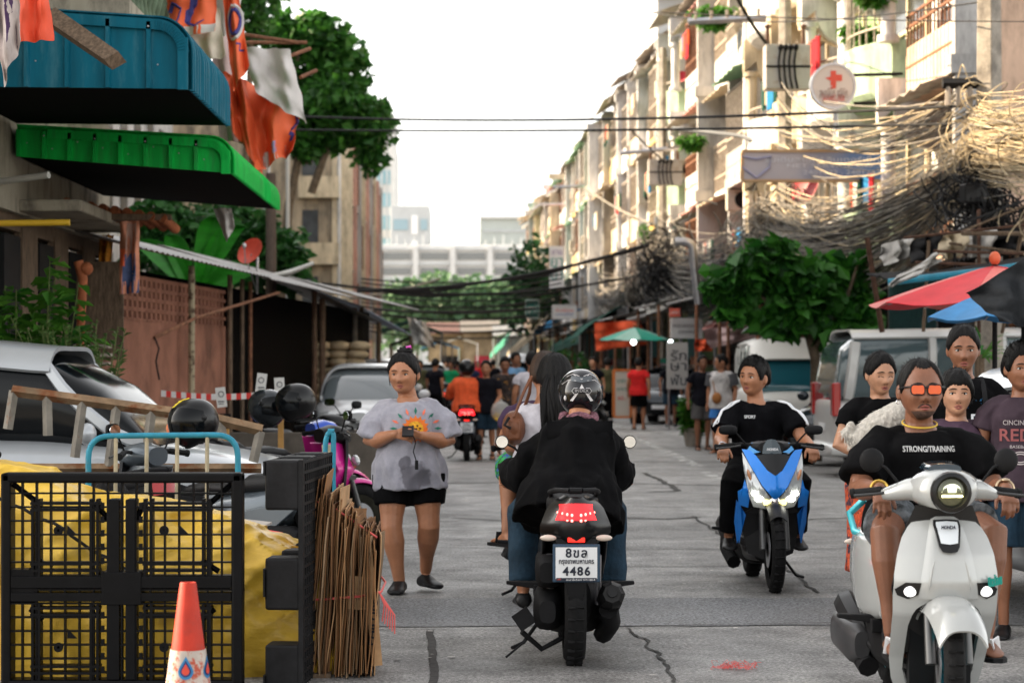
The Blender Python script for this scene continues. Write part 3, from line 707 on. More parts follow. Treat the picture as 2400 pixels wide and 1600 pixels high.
    if hair in LINE:
        h=MB(); hair_mb(h,A,fw,LINE[hair],hd.get('hoff',.012),seed=hd.get('seed',1),jaw=jaw,nz=hd.get('hnz',.005)); h.build('hair',hm,t,smooth=80)
        if vox<.008:
            tf=MB(); rr=random.Random(len(label)); Ai=A.inverted(); c0=A@V((0,0,0))
            for _ in range(2600):
                p=rr.choice(h.v); q=Ai@p; l=LINE[hair](abs(math.atan2(q.x,-q.y)))
                if q.z<l+.006: continue
                n_=(p-c0).normalized(); up_=(V((q.x*.4,-.35 if hair=='short' else .6,.0 if q.z>.07 else -.7))); dr=(A.to_3x3()@up_).normalized(); d=(n_*(.35 if hair=='short' else .12)+dr*.8+V((rr.gauss(0,.25),rr.gauss(0,.25),rr.gauss(0,.2)))).normalized()
                L2=rr.uniform(.016,.036); s_=d.cross(n_).normalized()*.0022; b0=p-n_*.004; tf.add([b0-s_,b0+s_,b0+d*L2],[(0,1,2)])
            tf.build('hair_strand',hm,t,smooth=0)
    if top:
        mb=MB(); inf=top.get('inf',.022); z0=top.get('z0',-.26); torso(mb,J,bx,by,inf,z0=z0,z1=top.get('z1',.955),belly=bl,flare=top.get('flare',.0),skirt=True)
        sl=top.get('sleeve',.55); sw=top.get('sw',.022)
        for S in 'LR':
            sh,el,wr=J['sh'+S],J['el'+S],J['wr'+S]
            P=[J['neck'].lerp(sh,.4)+V((0,0,-.052)),sh.lerp(J['neck'],.2)+V((0,0,-.028))]; Q=[.048+inf*.7+.003,.052*lerp(1,limb,.7)+inf*.7]
            if sl<=1: P+=[sh.lerp(el,sl*.5),sh.lerp(el,sl)]; Q+=[.056*limb+sw,.052*limb+sw*top.get('cuff',1.3)]
            else:
                e=el.lerp(wr,sl-1); P+=[sh.lerp(el,.5),el,el.lerp(e,.5),e]; Q+=[.054*limb+sw,.048*limb+sw*1.1,.044*limb+sw*.9,.032*limb+sw*.7]
            d0=(P[0]-P[1]).normalized(); mb.tube([P[0]+d0*Q[0]*.95,P[0]+d0*Q[0]*.6]+P,[Q[0]*.25,Q[0]*.8]+Q,16)
        g=remesh(mb,max(vox,.008),4,.5); wrinkle(g,top.get('wr',.015),top.get('ws',9),(1,1,.6),seed=len(label))
        o=MB(); o.v=g.v;o.f=g.f;o.mi=[0]*len(g.f); o.build(top.get('name','t_shirt'),top['mat'],t,smooth=70)
    if bottom:
        mb=MB(); inf=bottom.get('inf',.016); torso(mb,J,bx,by,inf,z0=-.12,z1=bottom.get('z1',.25),belly=bl*.6)
        L=bottom.get('len',.8)
        for S in 'LR':
            hp,kn,an=J['hip'+S],J['kn'+S],J['an'+S]; P=[hp,hp.lerp(kn,.35)]; w=bottom.get('w',.014); Q=[.092*limb+inf,.084*limb+w]
            if L<=1: P+=[hp.lerp(kn,L)]; Q+=[(.064*limb+w*1.6)]
            else:
                e=kn.lerp(an,L-1); P+=[hp.lerp(kn,.8),kn,kn.lerp(e,.4),e]; Q+=[.064*limb+w,.058*limb+w,.052*limb+w*1.1,.040*limb+w*1.6]
            mb.tube(P,Q,16)
        g=remesh(mb,max(vox,.009),3,.5); wrinkle(g,bottom.get('wr',.006),8,(1,1,.7),seed=3)
        o=MB(); o.v=g.v;o.f=g.f;o.mi=[0]*len(g.f); o.build(bottom.get('name','shorts'),bottom['mat'],t,smooth=70)
    if feet in ('shoe','clog','boot'):
        for S in 'LR':
            mb=MB(); foot_mb(mb,J['an'+S]+V((0,0,-.01)),J['toe'+S]+V((0,0,0)),inf=.014 if feet=='clog' else .009)
            g=remesh(mb,.008,2,.5); o=MB(); o.v=g.v;o.f=g.f;o.mi=[0]*len(g.f); o.build('clog' if feet=='clog' else 'shoe',blackp if feet!='grey' else steel,t,smooth=70)
    elif feet=='sandal':
        for S in 'LR':
            mb=MB(); an,toe=J['an'+S],J['toe'+S]; d=(toe-an); d.z=0; d.normalize(); l=V((-d.y,d.x,0)); b=V((an.x,an.y,toe.z-.045))
            pr=[(-.075,.03),(0,.04),(.06,.042),(.13,.052),(.19,.045),(.215,.02)]
            poly=[b+d*a+l*w_ for a,w_ in pr]+[b+d*a-l*w_ for a,w_ in pr[::-1]]; k=len(poly)
            mb.add(poly+[p+V((0,0,.02)) for p in poly],[tuple(range(k))[::-1],tuple(range(k,2*k))]+[(i,(i+1)%k,(i+1)%k+k,i+k) for i in range(k)],0)
            st=V((an.x,an.y,toe.z+.0))+d*.06
            for sgn in (-1,1): mb.tube([st+l*sgn*.045+V((0,0,-.02)),st+l*sgn*.03+V((0,0,.045)),st+d*.05+V((0,0,.034)),st+d*.085+V((0,0,.005))],[.009,.016,.014,.006],6,mi=1,flat=.4)
            mb.build('sandal',[blackm,extra.get('strap',blackm) if extra else blackm],t)
    t['_A']=0; del t['_A']
    return t,J,A
# ---------------------------------------------------------------- vehicles
def plate_mat(): return M('plate_white',(.72,.73,.74),.4,var=.05)
inkm=M('ink_dark',(.012,.016,.03),.5); redglow=M('tail_lamp_on',(.9,.02,.01),.3,spec=.1,emit=1.1,ecol=(1,.01,.015)); redlens=M('red_lens',(.35,.01,.01),.15,coat=1); lampon=M('lamp_on',(1,1,.9),.2,emit=2.2,ecol=(1,.98,.85)); lensm=M('clear_lens',(.5,.52,.52),.08,.3,coat=1)
amberl=M('amber_lens',(.6,.5,.42),.15,coat=1); brim=M('rim_dark',(.03,.028,.02),.35,.6); seatm=M('seat_vinyl',(.014,.014,.015),.5,bump=.2,bs=120)
def rring(cx,y,cz,hw,hh,n=20,p=3.0,tilt=0):
    out=[]
    for k in range(n):
        q=2*PI*k/n; c,s=math.cos(q),math.sin(q); x=math.copysign(abs(c)**(2/p),c)*hw; z=math.copysign(abs(s)**(2/p),s)*hh
        out.append(V((cx+x,y+z*tilt,cz+z)))
    return out
def loftz(mb,st,n=20,p=3,mi=0):
    """stations: (y, half width, z low, z high[, cx])"""
    mb.loft([rring(a[4] if len(a)>4 else 0,a[0],(a[2]+a[3])/2,a[1],(a[3]-a[2])/2,n,p) for a in st],mi)
def wheel(parent,name,c,r,w,rimm=None,steer=0,disc=True,spokes=6):
    wt=MB(); T=Matrix.Translation(V(c))@Matrix.Rotation(steer,4,'Z')@Matrix.Rotation(PI/2,4,'Y')
    pr=[(r*.66,-w*.36),(r*.72,-w*.5),(r*.88,-w*.5),(r*.97,-w*.32),(r,-w*.08),(r,w*.08),(r*.97,w*.32),(r*.88,w*.5),(r*.72,w*.5),(r*.66,w*.36),(r*.66,-w*.36)]
    vs=[];fs=[];n=40;k=len(pr)
    for a,z in pr:
        for j in range(n): q=2*PI*j/n; vs.append((a*math.cos(q),a*math.sin(q),z))
    for i in range(k-1):
        for j in range(n): j2=(j+1)%n; fs.append((i*n+j,i*n+j2,(i+1)*n+j2,(i+1)*n+j))
    wt.add(vs,fs,0,T); 
    for j in range(30):   # tread blocks
        q=2*PI*j/30
        for sgn in (-1,1): wt.box((0,0,0),(w*.34,.006,r*.06),0,T=T@Matrix.Rotation(q,4,'Z')@Matrix.Translation(V((r*.995,0,sgn*w*.2)))@Matrix.Rotation(PI/2,4,'Y')@Matrix.Rotation(sgn*.5,4,'X'))
    o=wt.build(name,rubber,parent,smooth=50)
    rm=MB(); rm.T=T; rm.lathe([(r*.68,-w*.34),(r*.62,-w*.30),(r*.60,0),(r*.62,w*.30),(r*.68,w*.34),(r*.70,0),(r*.68,-w*.34)],36); rm.lathe([(.001,-w*.4),(.035,-w*.4),(.035,w*.4),(.001,w*.4)],16)
    for j in range(spokes):
        rm.box((0,0,0),(r*.6,.022,w*.22),0,T=Matrix.Rotation(2*PI*j/spokes,4,'Z')@Matrix.Translation(V((r*.32,0,0))))
    rm.build('rim',rimm or brim,o,smooth=40)
    if disc:
        dm=MB(); dm.T=T; dm.lathe([(r*.18,-w*.55),(r*.42,-w*.55),(r*.42,-w*.50),(r*.18,-w*.50),(r*.18,-w*.55)],30); dm.build('brake_disc',steel,o)
    return o
def mirror(t,base,head,r=(.06,.012,.04),round_=False,glassface=1,stem=blackm):
    mb=MB(); b,h=V(base),V(head); mb.tube([b,b.lerp(h,.5)+V((0,0,.02)),h],.006,8); T=Matrix.Translation(h)
    if round_: mb.ell((0,0,0),(r[0],r[1]*1.6,r[2]),18,T=T)
    else: mb.loft([[h+V((x*sc,y,z*sc)) for x,z in [(r[0]*math.copysign(abs(math.cos(q))**.6,math.cos(q)),r[2]*math.copysign(abs(math.sin(q))**.7,math.sin(q))) for q in [2*PI*k/18 for k in range(18)]]] for y,sc in ((-r[1]*2,.55),(-r[1],.92),(r[1]*.6,1.0))])
    m=mb.build('mirror',stem,t,smooth=50)
    g=MB(); g.loft([[h+V((r[0]*.86*math.cos(q),r[1]*.6+d,r[2]*.86*math.sin(q))) for q in [2*PI*k/18 for k in range(18)]] for d in (.010,.014)]); g.build('mirror_glass',M('mirror_glass',(.75,.78,.8),.03,1),m)
def scooter(name,label,loc,rz,paint,r=.28,plate=None,tail_on=False,group=None,parts='all',steer=0,rimm=None,wb=.64,seatz=.76,nose=True,mir=True,cowl=None):
    t=thing(name,label,'scooter',loc,rz,group)
    wheel(t,'rear_wheel',(0,wb,r),r,.105,rimm); wheel(t,'front_wheel',(0,-wb,r),r,.085,rimm,steer)
    cm=cowl or paint
    b=MB(); loftz(b,[(-.02,.10,.36,.62),(.08,.135,.38,.68),(.25,.15,.42,.73),(.5,.15,.48,.76),(.7,.125,.56,.79),(.84,.085,.66,.80),(.90,.05,.70,.79)],24,3.2); b.build('rear_cowl',cm,t,smooth=60)
    b=MB(); 
    for sg in (-1,1): b.add(*slab([(-.02,.36),(.30,.40),(.62,.52),(.80,.66),(.55,.66),(.2,.58),(.0,.55)],sg*.142,sg*.162)); 
    b.build('side_panel',cm,t,smooth=30,bevel=.006)
    b=MB(); loftz(b,[(-.10,.05,.70,.735),(-.02,.11,.70,.775),(.12,.135,.71,.80),(.3,.14,.72,.79),(.36,.13,.73,.80),(.42,.135,.73,.845),(.62,.125,.74,.855),(.76,.07,.76,.84)],20,3); b.build('seat',seatm,t,smooth=60)
    b=MB(); 
    for sg in (-1,1): b.tube([(sg*.10,.52,.80),(sg*.12,.66,.86),(sg*.10,.80,.875),(sg*.03,.86,.875)],.013,8)
    b.tube([(-.03,.86,.875),(.03,.86,.875)],.016,8); b.build('grab_rail',blackm,t)
    b=MB(); b.bx(-.165,.165,-.40,.02,.27,.335); loftz(b,[(-.36,.10,.18,.28),(-.05,.15,.16,.30),(.1,.15,.2,.4),(.35,.10,.2,.42)],16,3); b.build('floorboard',blackp,t,smooth=40,bevel=.01)
    b=MB(); b.grid(lambda u,v:V(((u-.5)*2*interp([(0,.16),(.4,.21),(.8,.17),(1,.12)],v),lerp(-.40,-.50,v)+.06*(1-(2*u-1)**2)*-.3,lerp(.31,.90,v))),12,10,thick=.02); b.build('inner_shield',blackp,t,smooth=60)
    # engine, transmission case, airbox, muffler
    b=MB(); loftz(b,[(.12,.07,.16,.36,.07),(.3,.08,.15,.40,.09),(.55,.075,.16,.40,.125),(.72,.07,.18,.37,.135),(.78,.04,.22,.33,.135)],16,3); b.build('transmission_case',blackm,t,smooth=50)
    b=MB(); loftz(b,[(.42,.05,.40,.52,.12),(.48,.065,.38,.56,.125),(.75,.065,.39,.55,.13),(.80,.045,.42,.52,.13)],14,3.5); b.build('airbox',blackm,t,smooth=50)
    b=MB(); b.tube([(-.05,.1,.22),(-.13,.25,.20),(-.17,.42,.24)],.02,10); b.tube([(-.17,.40,.25),(-.175,.46,.27),(-.18,.72,.345),(-.18,.80,.365),(-.18,.83,.37)],[.04,.062,.068,.066,.045],8); b.cyl((-.18,.82,.37),(-.18,.845,.378),.024,n=12); b.build('muffler',M('muffler_dark',(.012,.012,.013),.5,.2,var=.3),t,smooth=35)
    b=MB(); loftz(b,[(.05,.12,.14,.38),(.2,.165,.12,.42),(.42,.165,.13,.44),(.56,.09,.18,.42)],18,3); b.tube([(-.16,.35,.12),(-.19,.55,.2),(-.17,.7,.28)],.05,8); b.build('engine',blackm,t,smooth=50)
    b=MB(); b.tube([(.12,.62,.30),(.12,.70,.55)],.02,10); b.tube([(-.12,.62,.30),(-.12,.70,.55)],.016,10); b.build('shock_absorber',steel,t)
    b=MB()
    for sg in (-1,1): b.add([(sg*.15,.16,.335),(sg*.15,.25,.335),(sg*.33,.22,.36),(sg*.33,.18,.36),(sg*.15,.16,.375),(sg*.15,.25,.375),(sg*.33,.22,.378),(sg*.33,.18,.378)],[(0,1,2,3),(7,6,5,4),(0,4,5,1),(1,5,6,2),(2,6,7,3),(3,7,4,0)]); b.bx(sg*.14,sg*.19,.12,.26,.30,.36)
    b.build('footrest',blackm,t,smooth=0,bevel=.005)
    b=MB(); b.tube([(.15,.02,.16),(.24,.12,.05),(.30,.18,.03)],.010,8); b.build('side_stand',blackm,t)
    # front end
    b=MB()
    for sg in (-1,1): b.cyl((sg*.075,-wb+.10,.62),(sg*.075,-wb,r),.020,.026,12)
    b.cyl((0,-wb+.18,.92),(0,-wb+.10,.58),.03); b.bx(-.1,.1,-wb+.06,-wb+.14,.585,.62); b.build('fork',M('fork_grey',(.10,.10,.10),.35,.7),t)
    b=MB(); b.grid(lambda u,v:V(((u-.5)*2*(.062-.01*abs(2*v-1)),-wb+ -math.sin(lerp(-1.0,1.15,v))*(r+.03)*-1*-1 if 0 else -wb-math.sin(lerp(-1.15,.75,v))*(r+.028),r+math.cos(lerp(-1.15,.75,v))*(r+.028)-.03*(2*u-1)**2)),8,14,thick=.006); b.build('front_fender',paint if r>.0 else paint,t,smooth=60)
    b=MB(); b.tube([(-.33,-.34,.945),(-.2,-.40,.965),(0,-.43,.95),(.2,-.40,.965),(.33,-.34,.945)],.012,10); b.build('handlebar',blackm,t)
    for sg in (-1,1):
        b=MB(); b.cyl((sg*.24,-.385,.958),(sg*.345,-.335,.943),.018,n=12); b.cyl((sg*.345,-.335,.943),(sg*.36,-.328,.94),.022,n=12); b.build('grip',rubber,t)
        b=MB(); b.tube([(sg*.20,-.43,.955),(sg*.27,-.43,.945),(sg*.36,-.40,.935)],[.008,.006,.007],8); b.build('brake_lever',M('lever',(.05,.05,.05),.4,.7),t)
    if mir:
        for sg in (-1,1): mirror(t,(sg*.21,-.40,.97),(sg*.33,-.40,1.10))
    if nose:
        b=MB(); loftz(b,[(-.30,.10,.88,.99),(-.40,.13,.87,1.02),(-.50,.11,.86,1.0),(-.56,.05,.88,.96)],18,2.6); b.build('handlebar_cover',cm,t,smooth=60)
        b=MB(); b.grid(lambda u,v:V(((u-.5)*2*interp([(0,.10),(.25,.19),(.6,.21),(1,.13)],v),interp([(0,-.50),(.5,-.60),(1,-.50)],v)+.22*abs(2*u-1)**2.2,lerp(.44,.88,v))),16,12,thick=.02); b.build('front_cowl',paint,t,smooth=60)
        for sg in (-1,1):
            b=MB(); b.ell((sg*.085,-.585,.74),(.055,.03,.035),14,T=Matrix.Rotation(sg*.5,4,'Y')); b.build('headlight',lensm,t)
    # rear: fender, plate, lamps
    b=MB(); b.add(*wedge()); b.build('rear_fender',blackm,t,smooth=30,bevel=.004)
    b=MB(); 
    b.grid(lambda u,v:V(((u-.5)*2*lerp(.105,.075,v),.90-.10*(2*u-1)**2+ -.02*v,lerp(.715,.79,v)+.018*(1-(2*u-1)**2))),12,5,thick=.03); tl=b.build('tail_light',redglow if tail_on else redlens,t,smooth=60)
    if tail_on:
        b=MB()
        for sg in (-1,1):
            for k in range(4):
                for q in range(2): b.ell((sg*(.022+.022*k),.925-.10*((.022+.022*k)/.1)**2,.735+.026*q+.003*k),(.0065,.01,.008),8)
        b.build('tail_light_bulb',M('bulb_hot',(1,.3,.25),.3,emit=2.2,ecol=(1,.10,.08)),tl)
    for sg in (-1,1):
        b=MB(); b.tube([(sg*.03,.90,.655),(sg*.10,.90,.65)],.010,8); s_=b.build('indicator_stalk',blackm,t)
        b=MB(); b.ell((sg*.135,.905,.648),(.042,.014,.016),14); b.build('indicator',amberl,t)
    if plate:
        l1,l2,l3=plate; b=MB(); b.bx(-.115,.115,.925,.937,.435,.62); pf=b.build('plate_frame',M('plate_frame',(.03,.06,.10),.4),t,smooth=0,bevel=.012); 
        b=MB(); b.bx(-.101,.101,.9375,.9405,.452,.605); p=b.build('licence_plate',plate_mat(),t,smooth=0)
        T=Matrix.Rotation(PI,4,'Z')
        put_text(l1,p,'lettering',inkm,.062,(0,.9425,.578),T=T,bold=.0012,spacing=1.15); put_text(l2,p,'lettering',inkm,.034,(0,.9425,.531),T=T,bold=.0004,width=.17); put_text(l3,p,'lettering',inkm,.058,(0,.9425,.490),T=T,bold=.0018,spacing=1.2)
        b=MB(); b.bx(-.098,.098,.9408,.942,.441,.457); fs=b.build('frame_strip',inkm,pf,smooth=0); put_text('ออนล์ เอ็ม.ซี.เซลล์  0-7111063-8',fs,'lettering',whitep,.012,(-.02,.943,.449),T=T,width=.14)
        b=MB(); b.add([(.098,.9425,.447),(.072,.9425,.460),(.080,.9425,.453),(.074,.9425,.447)],[(0,1,2,3)]); b.build('frame_badge',redlens,pf,smooth=0)
    b=MB(); b.bx(-.042,.042,.925,.935,.628,.652); b.build('reflector',M('reflector_red_glow',(.8,.03,.02),.3,emit=.3,ecol=(1,.02,.01)),t,smooth=0,bevel=.003)  # reflector is no lamp; its red glow is put into the material
    return t
def slab(poly,x0,x1):
    n=len(poly); vs=[(x0,p[0],p[1]) for p in poly]+[(x1,p[0]+.0,p[1]) for p in poly]
    return vs,[tuple(range(n)),tuple(range(2*n-1,n-1,-1))]+[(i,(i+1)%n,(i+1)%n+n,i+n) for i in range(n)]
def wedge():
    p=[(.10,.70,.64),(.11,.90,.66),(.09,.925,.60),(.05,.93,.42),(.032,.90,.33),(.028,.84,.36),(.06,.76,.52)]
    vs=[(-a,b,c) for a,b,c in p]+[(a,b,c) for a,b,c in p]; n=len(p)
    return vs,[tuple(range(n)),tuple(range(2*n-1,n-1,-1))]+[(i,(i+1)%n,(i+1)%n+n,i+n) for i in range(n)]
def gloss(k,c,metal=.0,r=.22): return M('paint_'+k,c,r,metal,coat=.5,var=.04,vs=2)
def helmet(name,label,loc,rz,shellm,visor=True,pitch=0,s=1,group=None,decals=None,back=False,parent=None):
    t=thing(name,label,'helmet',loc,rz,group); t.scale=(s,)*3; t.rotation_euler=(R(pitch),0,rz)
    m=MB(); nu,nv=40,26; vs=[];fs=[]
    def hp(u,v,o=0):
        z=.125*math.sin(v*PI/2); rr=math.cos(v*PI/2)**.85; x=(.118+o)*rr*math.sin(u); y=-(.148+o)*rr*math.cos(u)*(1 if abs(u)<PI/2 else .92)
        if z<-.05: x*=1-.12*smoothstep(-.05,-.12,z); y*=1-.10*smoothstep(-.05,-.12,z)
        return V((x,y,max(z,-.112)-(.025*smoothstep(-.02,-.11,z)*max(0,math.cos(u)))))
    for i in range(nv+1):
        for j in range(nu): vs.append(hp(-PI+2*PI*j/nu,-.98+1.96*i/nv))
    for i in range(nv):
        for j in range(nu): j2=(j+1)%nu; fs.append((i*nu+j,i*nu+j2,(i+1)*nu+j2,(i+1)*nu+j))
    fs.append(tuple(range(nu))[::-1]); fs.append(tuple(nv*nu+j for j in range(nu)))
    m.add(vs,fs); m.build('shell',shellm,t,smooth=60)
    if visor:
        g=MB(); g.grid(lambda u,v:hp(lerp(-1.45,1.45,u),lerp(-.30,.42,v)*(1-.25*abs(2*u-1)**3),.004)*1.012,22,8,thick=.004); g.build('visor',glassd,t,smooth=60)
        for sg in (-1,1):
            g=MB(); g.ell(hp(sg*1.45,.12)*1.01,(.008,.02,.02),12); g.build('visor_hinge',blackp,t)
    g=MB(); g.tube([hp(-PI+2*PI*j/40,-.80)*1.01 for j in range(40)],.007,6,close=True); g.build('trim',blackm,t)
    if decals: decals(t,hp)
    return t
# ---------------------------------------------------------------- projection of prints onto garments
from mathutils.bvhtree import BVHTree
def bvh_of(o):
    me=o.data; return BVHTree.FromPolygons([v.co.copy() for v in me.vertices],[tuple(p.vertices) for p in me.polygons])
def child(t,name):
    for c in t.children:
        if c.name.split('.')[0]==name: return c
def project(mb,garm,name,mat,off=.004,direction=1,parent=None):
    b=bvh_of(garm); o=MB(); o.f=mb.f; o.mi=mb.mi
    for p in mb.v:
        h=b.ray_cast(V((p.x,-2*direction,p.z)),V((0,direction,0))); y=h[0].y if h[0] else p.y
        o.v.append(V((p.x,y-off*direction+(p.y if abs(p.y)<.003 else 0),p.z)))
    return o.build(name,mat,parent or garm,smooth=0)
def text_on(garm,s,mat,size,x,z,width=None,bold=.0,name='lettering',direction=1,off=.005):
    t=text_mb(s,size,0.0005,bold*.4); xs=[p.x for p in t.v]; k=width/(max(xs)-min(xs)) if width else 1; c=(max(xs)+min(xs))/2
    t.v=[V((((p.x-c)*k)*direction+x,p.y,p.z+z)) for p in t.v]
    return project(t,garm,name,mat,off,direction)
tee_black=M('cloth_black',(.0045,.0045,.005),.95,var=.3,vs=6,bump=.25,bs=14,spec=.06)
tee_grey=M('cloth_heather_grey',(.30,.295,.34),.9,var=.08,vs=30,bump=.4,bs=10,sheen=.3,spec=.2)
def wetgrey():
    m=tee_grey; N=m.node_tree.nodes; L=m.node_tree.links; b=N['Principled BSDF']; src=b.inputs['Base Color'].links[0].from_socket
    tc=N.new('ShaderNodeTexCoord'); res=src
    for (cx,cz,rx,rz) in ((.05,.76,.115,.11),(-.02,.86,.05,.05)):
        mp=N.new('ShaderNodeMapping'); mp.inputs['Location'].default_value=(-cx/rx,0,-cz/rz); mp.inputs['Scale'].default_value=(1/rx,0,1/rz); L.new(tc.outputs['Object'],mp.inputs[0])
        ln=N.new('ShaderNodeVectorMath'); ln.operation='LENGTH'; L.new(mp.outputs[0],ln.inputs[0])
        ns=N.new('ShaderNodeTexNoise'); ns.inputs['Scale'].default_value=16; L.new(tc.outputs['Object'],ns.inputs[0]); ad=N.new('ShaderNodeMath'); ad.operation='ADD'; L.new(ln.outputs['Value'],ad.inputs[0]); L.new(ns.outputs[0],ad.inputs[1])
        r=N.new('ShaderNodeMapRange'); r.inputs[1].default_value=1.25; r.inputs[2].default_value=1.45; r.inputs[3].default_value=.75; r.inputs[4].default_value=0; L.new(ad.outputs[0],r.inputs[0])
        mx=N.new('ShaderNodeMix'); mx.data_type='RGBA'; L.new(r.outputs[0],mx.inputs[0]); L.new(res,mx.inputs[6]); mx.inputs[7].default_value=(.075,.07,.085,1); res=mx.outputs[2]
    L.new(res,b.inputs['Base Color'])
wetgrey()
# ---- woman in the grey tee
J=joints(pelvis=(0,.02,.80),neck=(-.01,.01,1.275),head=(-.035,-.035,1.43),sh=(.175,.01,1.215),el=(.255,-.02,.985),hip=(.105,.02,.77))
J['wrR']=V((-.085,-.245,1.045)); J['wrL']=V((.085,-.25,1.035))
J['knR']=V((-.115,-.05,.43)); J['anR']=V((-.065,-.03,.085)); J['toeR']=V((-.085,-.17,.035))
J['knL']=V((.13,-.03,.44)); J['anL']=V((.105,.17,.135)); J['toeL']=V((.17,.05,.055))
wom,J,A=person('woman with a hair bun walking in a grey T-shirt with a sun print',(XA(940,15.87),15.87,0),0,J,1,'tan',hair='pulled',bulk=(1.20,1.38,.045),limb=1.30,vox=.006,
  hd=dict(full=1,fw=1.12,yaw=-14,pitch=4,jaw=.6,closed=0,gaze=-.5,mouth=.95),headscale=1.06,feet='clog',
  top=dict(mat=tee_grey,inf=.022,z0=-.24,sleeve=.9,sw=.026,wr=.026,ws=8,cuff=1.5,flare=.02),bottom=dict(mat=tee_black,len=.58,inf=.02,w=.022),
  hands=dict(R=dict(d=(.8,-.25,-.05),n=(.2,.9,-.4),side=1,curls=(38,45,50,40)),L=dict(d=(-.75,-.3,-.1),n=(-.1,.5,.85),side=-1,curls=(30,30,35,45))))
def bun(c,r,n=14,seed=1):
    h=MB(); h.ell(c,r,18)
    rr=random.Random(seed)
    for k in range(n):
        a=rr.random()*6.28; b=rr.random()*PI; p=V(c); q=[]
        for i in range(7):
            a+=.5; q.append(p+V((r[0]*math.cos(a)*math.sin(b),r[1]*math.sin(a)*math.sin(b),r[2]*math.cos(b)))*1.02)
        h.tube(q,.007,5)
    return h
h=bun(A@V((0,.035,.135)),(.048,.045,.034)); h.build('hair_bun',hairm,wom,smooth=80)
for sg in (-1,1):
    h=MB(); h.tube([A@V((sg*.083,-.01,.03)),A@V((sg*.088,-.02,-.02)),A@V((sg*.082,-.025,-.07))],[.004,.004,.002],5); h.build('hair_strand',hairm,wom)
h=MB(); h.tube([A@V((.01,.03,.16)),A@V((.04,.04,.168))],.012,8); h.build('hair_tie',M('pink_tie',(.6,.08,.4),.5),wom)
tee=child(wom,'t_shirt'); orange=M('print_orange',(.75,.18,.03),.8); yel=M('print_yellow',(.75,.38,.03),.8,var=.3,vs=30); grn=M('print_green',(.02,.16,.11),.8); pinkp=M('print_salmon',(.75,.17,.10),.8)
def disc2(cx,cz,r,n=24,f=lambda q:1,rings=4):
    m=MB(); vs=[(cx,0,cz)]
    for k in range(1,rings+1):
        for i in range(n):
            q=2*PI*i/n; rr=r*k/rings*(f(q) if k==rings else 1); vs.append((cx+rr*math.cos(q),0,cz+rr*math.sin(q)))
    fs=[(0,1+i,1+(i+1)%n) for i in range(n)]
    for k in range(rings-1):
        for i in range(n): fs.append((1+k*n+i,1+(k+1)*n+i,1+(k+1)*n+(i+1)%n,1+k*n+(i+1)%n))
    m.add(vs,fs); return m
scx,scz=.045,1.075
project(disc2(scx,scz,.080,48,lambda q:1+.16*math.cos(16*q)),tee,'sun_print',orange,.004); project(disc2(scx,scz,.052),tee,'sun_print',yel,.0055)
dk=MB()
for (x,z,r) in ((-.018,.02,.008),(.012,.022,.007),(.0,-.002,.012),(-.02,-.012,.010),(.018,-.014,.009),(.03,.005,.008),(0,-.03,.010)): dk.merge(disc2(scx+x,scz+z,r,8,lambda q:1+.3*math.sin(3*q),1))
project(dk,tee,'sun_print',M('print_dark',(.10,.04,.01),.8),.007)
for k in range(11):
    a=R(-20+k*22); c=V((scx+.125*math.cos(a)*1.15,0,scz+.118*math.sin(a)))
    lf=MB(); d=V((math.cos(a),0,math.sin(a))); nn=V((-d.z,0,d.x)); pts=[c-d*.024,c+nn*.009,c+d*.026,c-nn*.009,c]; lf.add(pts,[(0,1,4),(1,2,4),(2,3,4),(3,0,4)]); project(lf,tee,'flame_print',grn if k%2 else pinkp,.006)
ph=thing('mobile_phone','dark phone held in both hands by the woman in the grey T-shirt','phone',(wom.location.x+.0,15.87-.335,1.065)); m=MB(); m.box((0,0,0),(.075,.012,.13),T=Matrix.Rotation(R(-62),4,'X')); m.build('case',blackp,ph,smooth=0,bevel=.004); m=MB(); m.tube([(.03,.01,-.02),(.05,-.0,-.07),(.035,-.01,-.13),(.055,-.01,-.19)],.004,6); m.build('strap',blackm,ph); m=MB(); m.box((.056,-.01,-.215),(.022,.014,.06)); m.build('key_fob',blackm,ph,smooth=0,bevel=.003)
# ---- centre scooter seen from behind, with its rider
black_gloss=M('paint_black',(.004,.004,.0045),.3,coat=.15,spec=.3); CXs=XA(1318,12.03)
sc1=scooter('scooter','black scooter seen from behind with its red tail lamp lit in mid-road',(CXs,12.67,0),PI,black_gloss,plate=('8ขล','กรุงเทพมหานคร','4486'),tail_on=True,cowl=black_gloss,mir=False)
for sg in (-1,1): mirror(sc1,(sg*.21,-.40,.97),(sg*.345-.03*0,-.40,1.075),(.037,.012,.037),True)
m=MB(); m.grid(lambda u,v:V(((u-.5)*2*interp([(0,.06),(.35,.165),(.8,.12),(1,.045)],v),.93-.12*abs(2*u-1)**2-.05*abs(v-.45),lerp(.60,.835,v))),14,12,thick=.02); m.build('tail_cowl',black_gloss,sc1,smooth=60)
for c in list(sc1.children):
    if c.name.startswith('tail_light'): c.location.y=.035
m=MB(); m.tube([(.06,.63,.13),(.16,.66,.08),(.26,.70,.17)],.014,8); m.box((.25,.72,.235),(.09,.012,.09),T=Matrix.Rotation(.6,4,'Y')); m.tube([(.24,.73,.13),(.34,.76,.05)],.006,6); m.build('kick_lever',blackm,sc1,smooth=30)
jacket=M('jacket_black',(.003,.003,.0035),.9,var=.3,vs=4,bump=.4,bs=9,spec=.08); jeans=M('denim_dark',(.010,.030,.052),.85,var=.25,vs=14,bump=.3,bs=30)
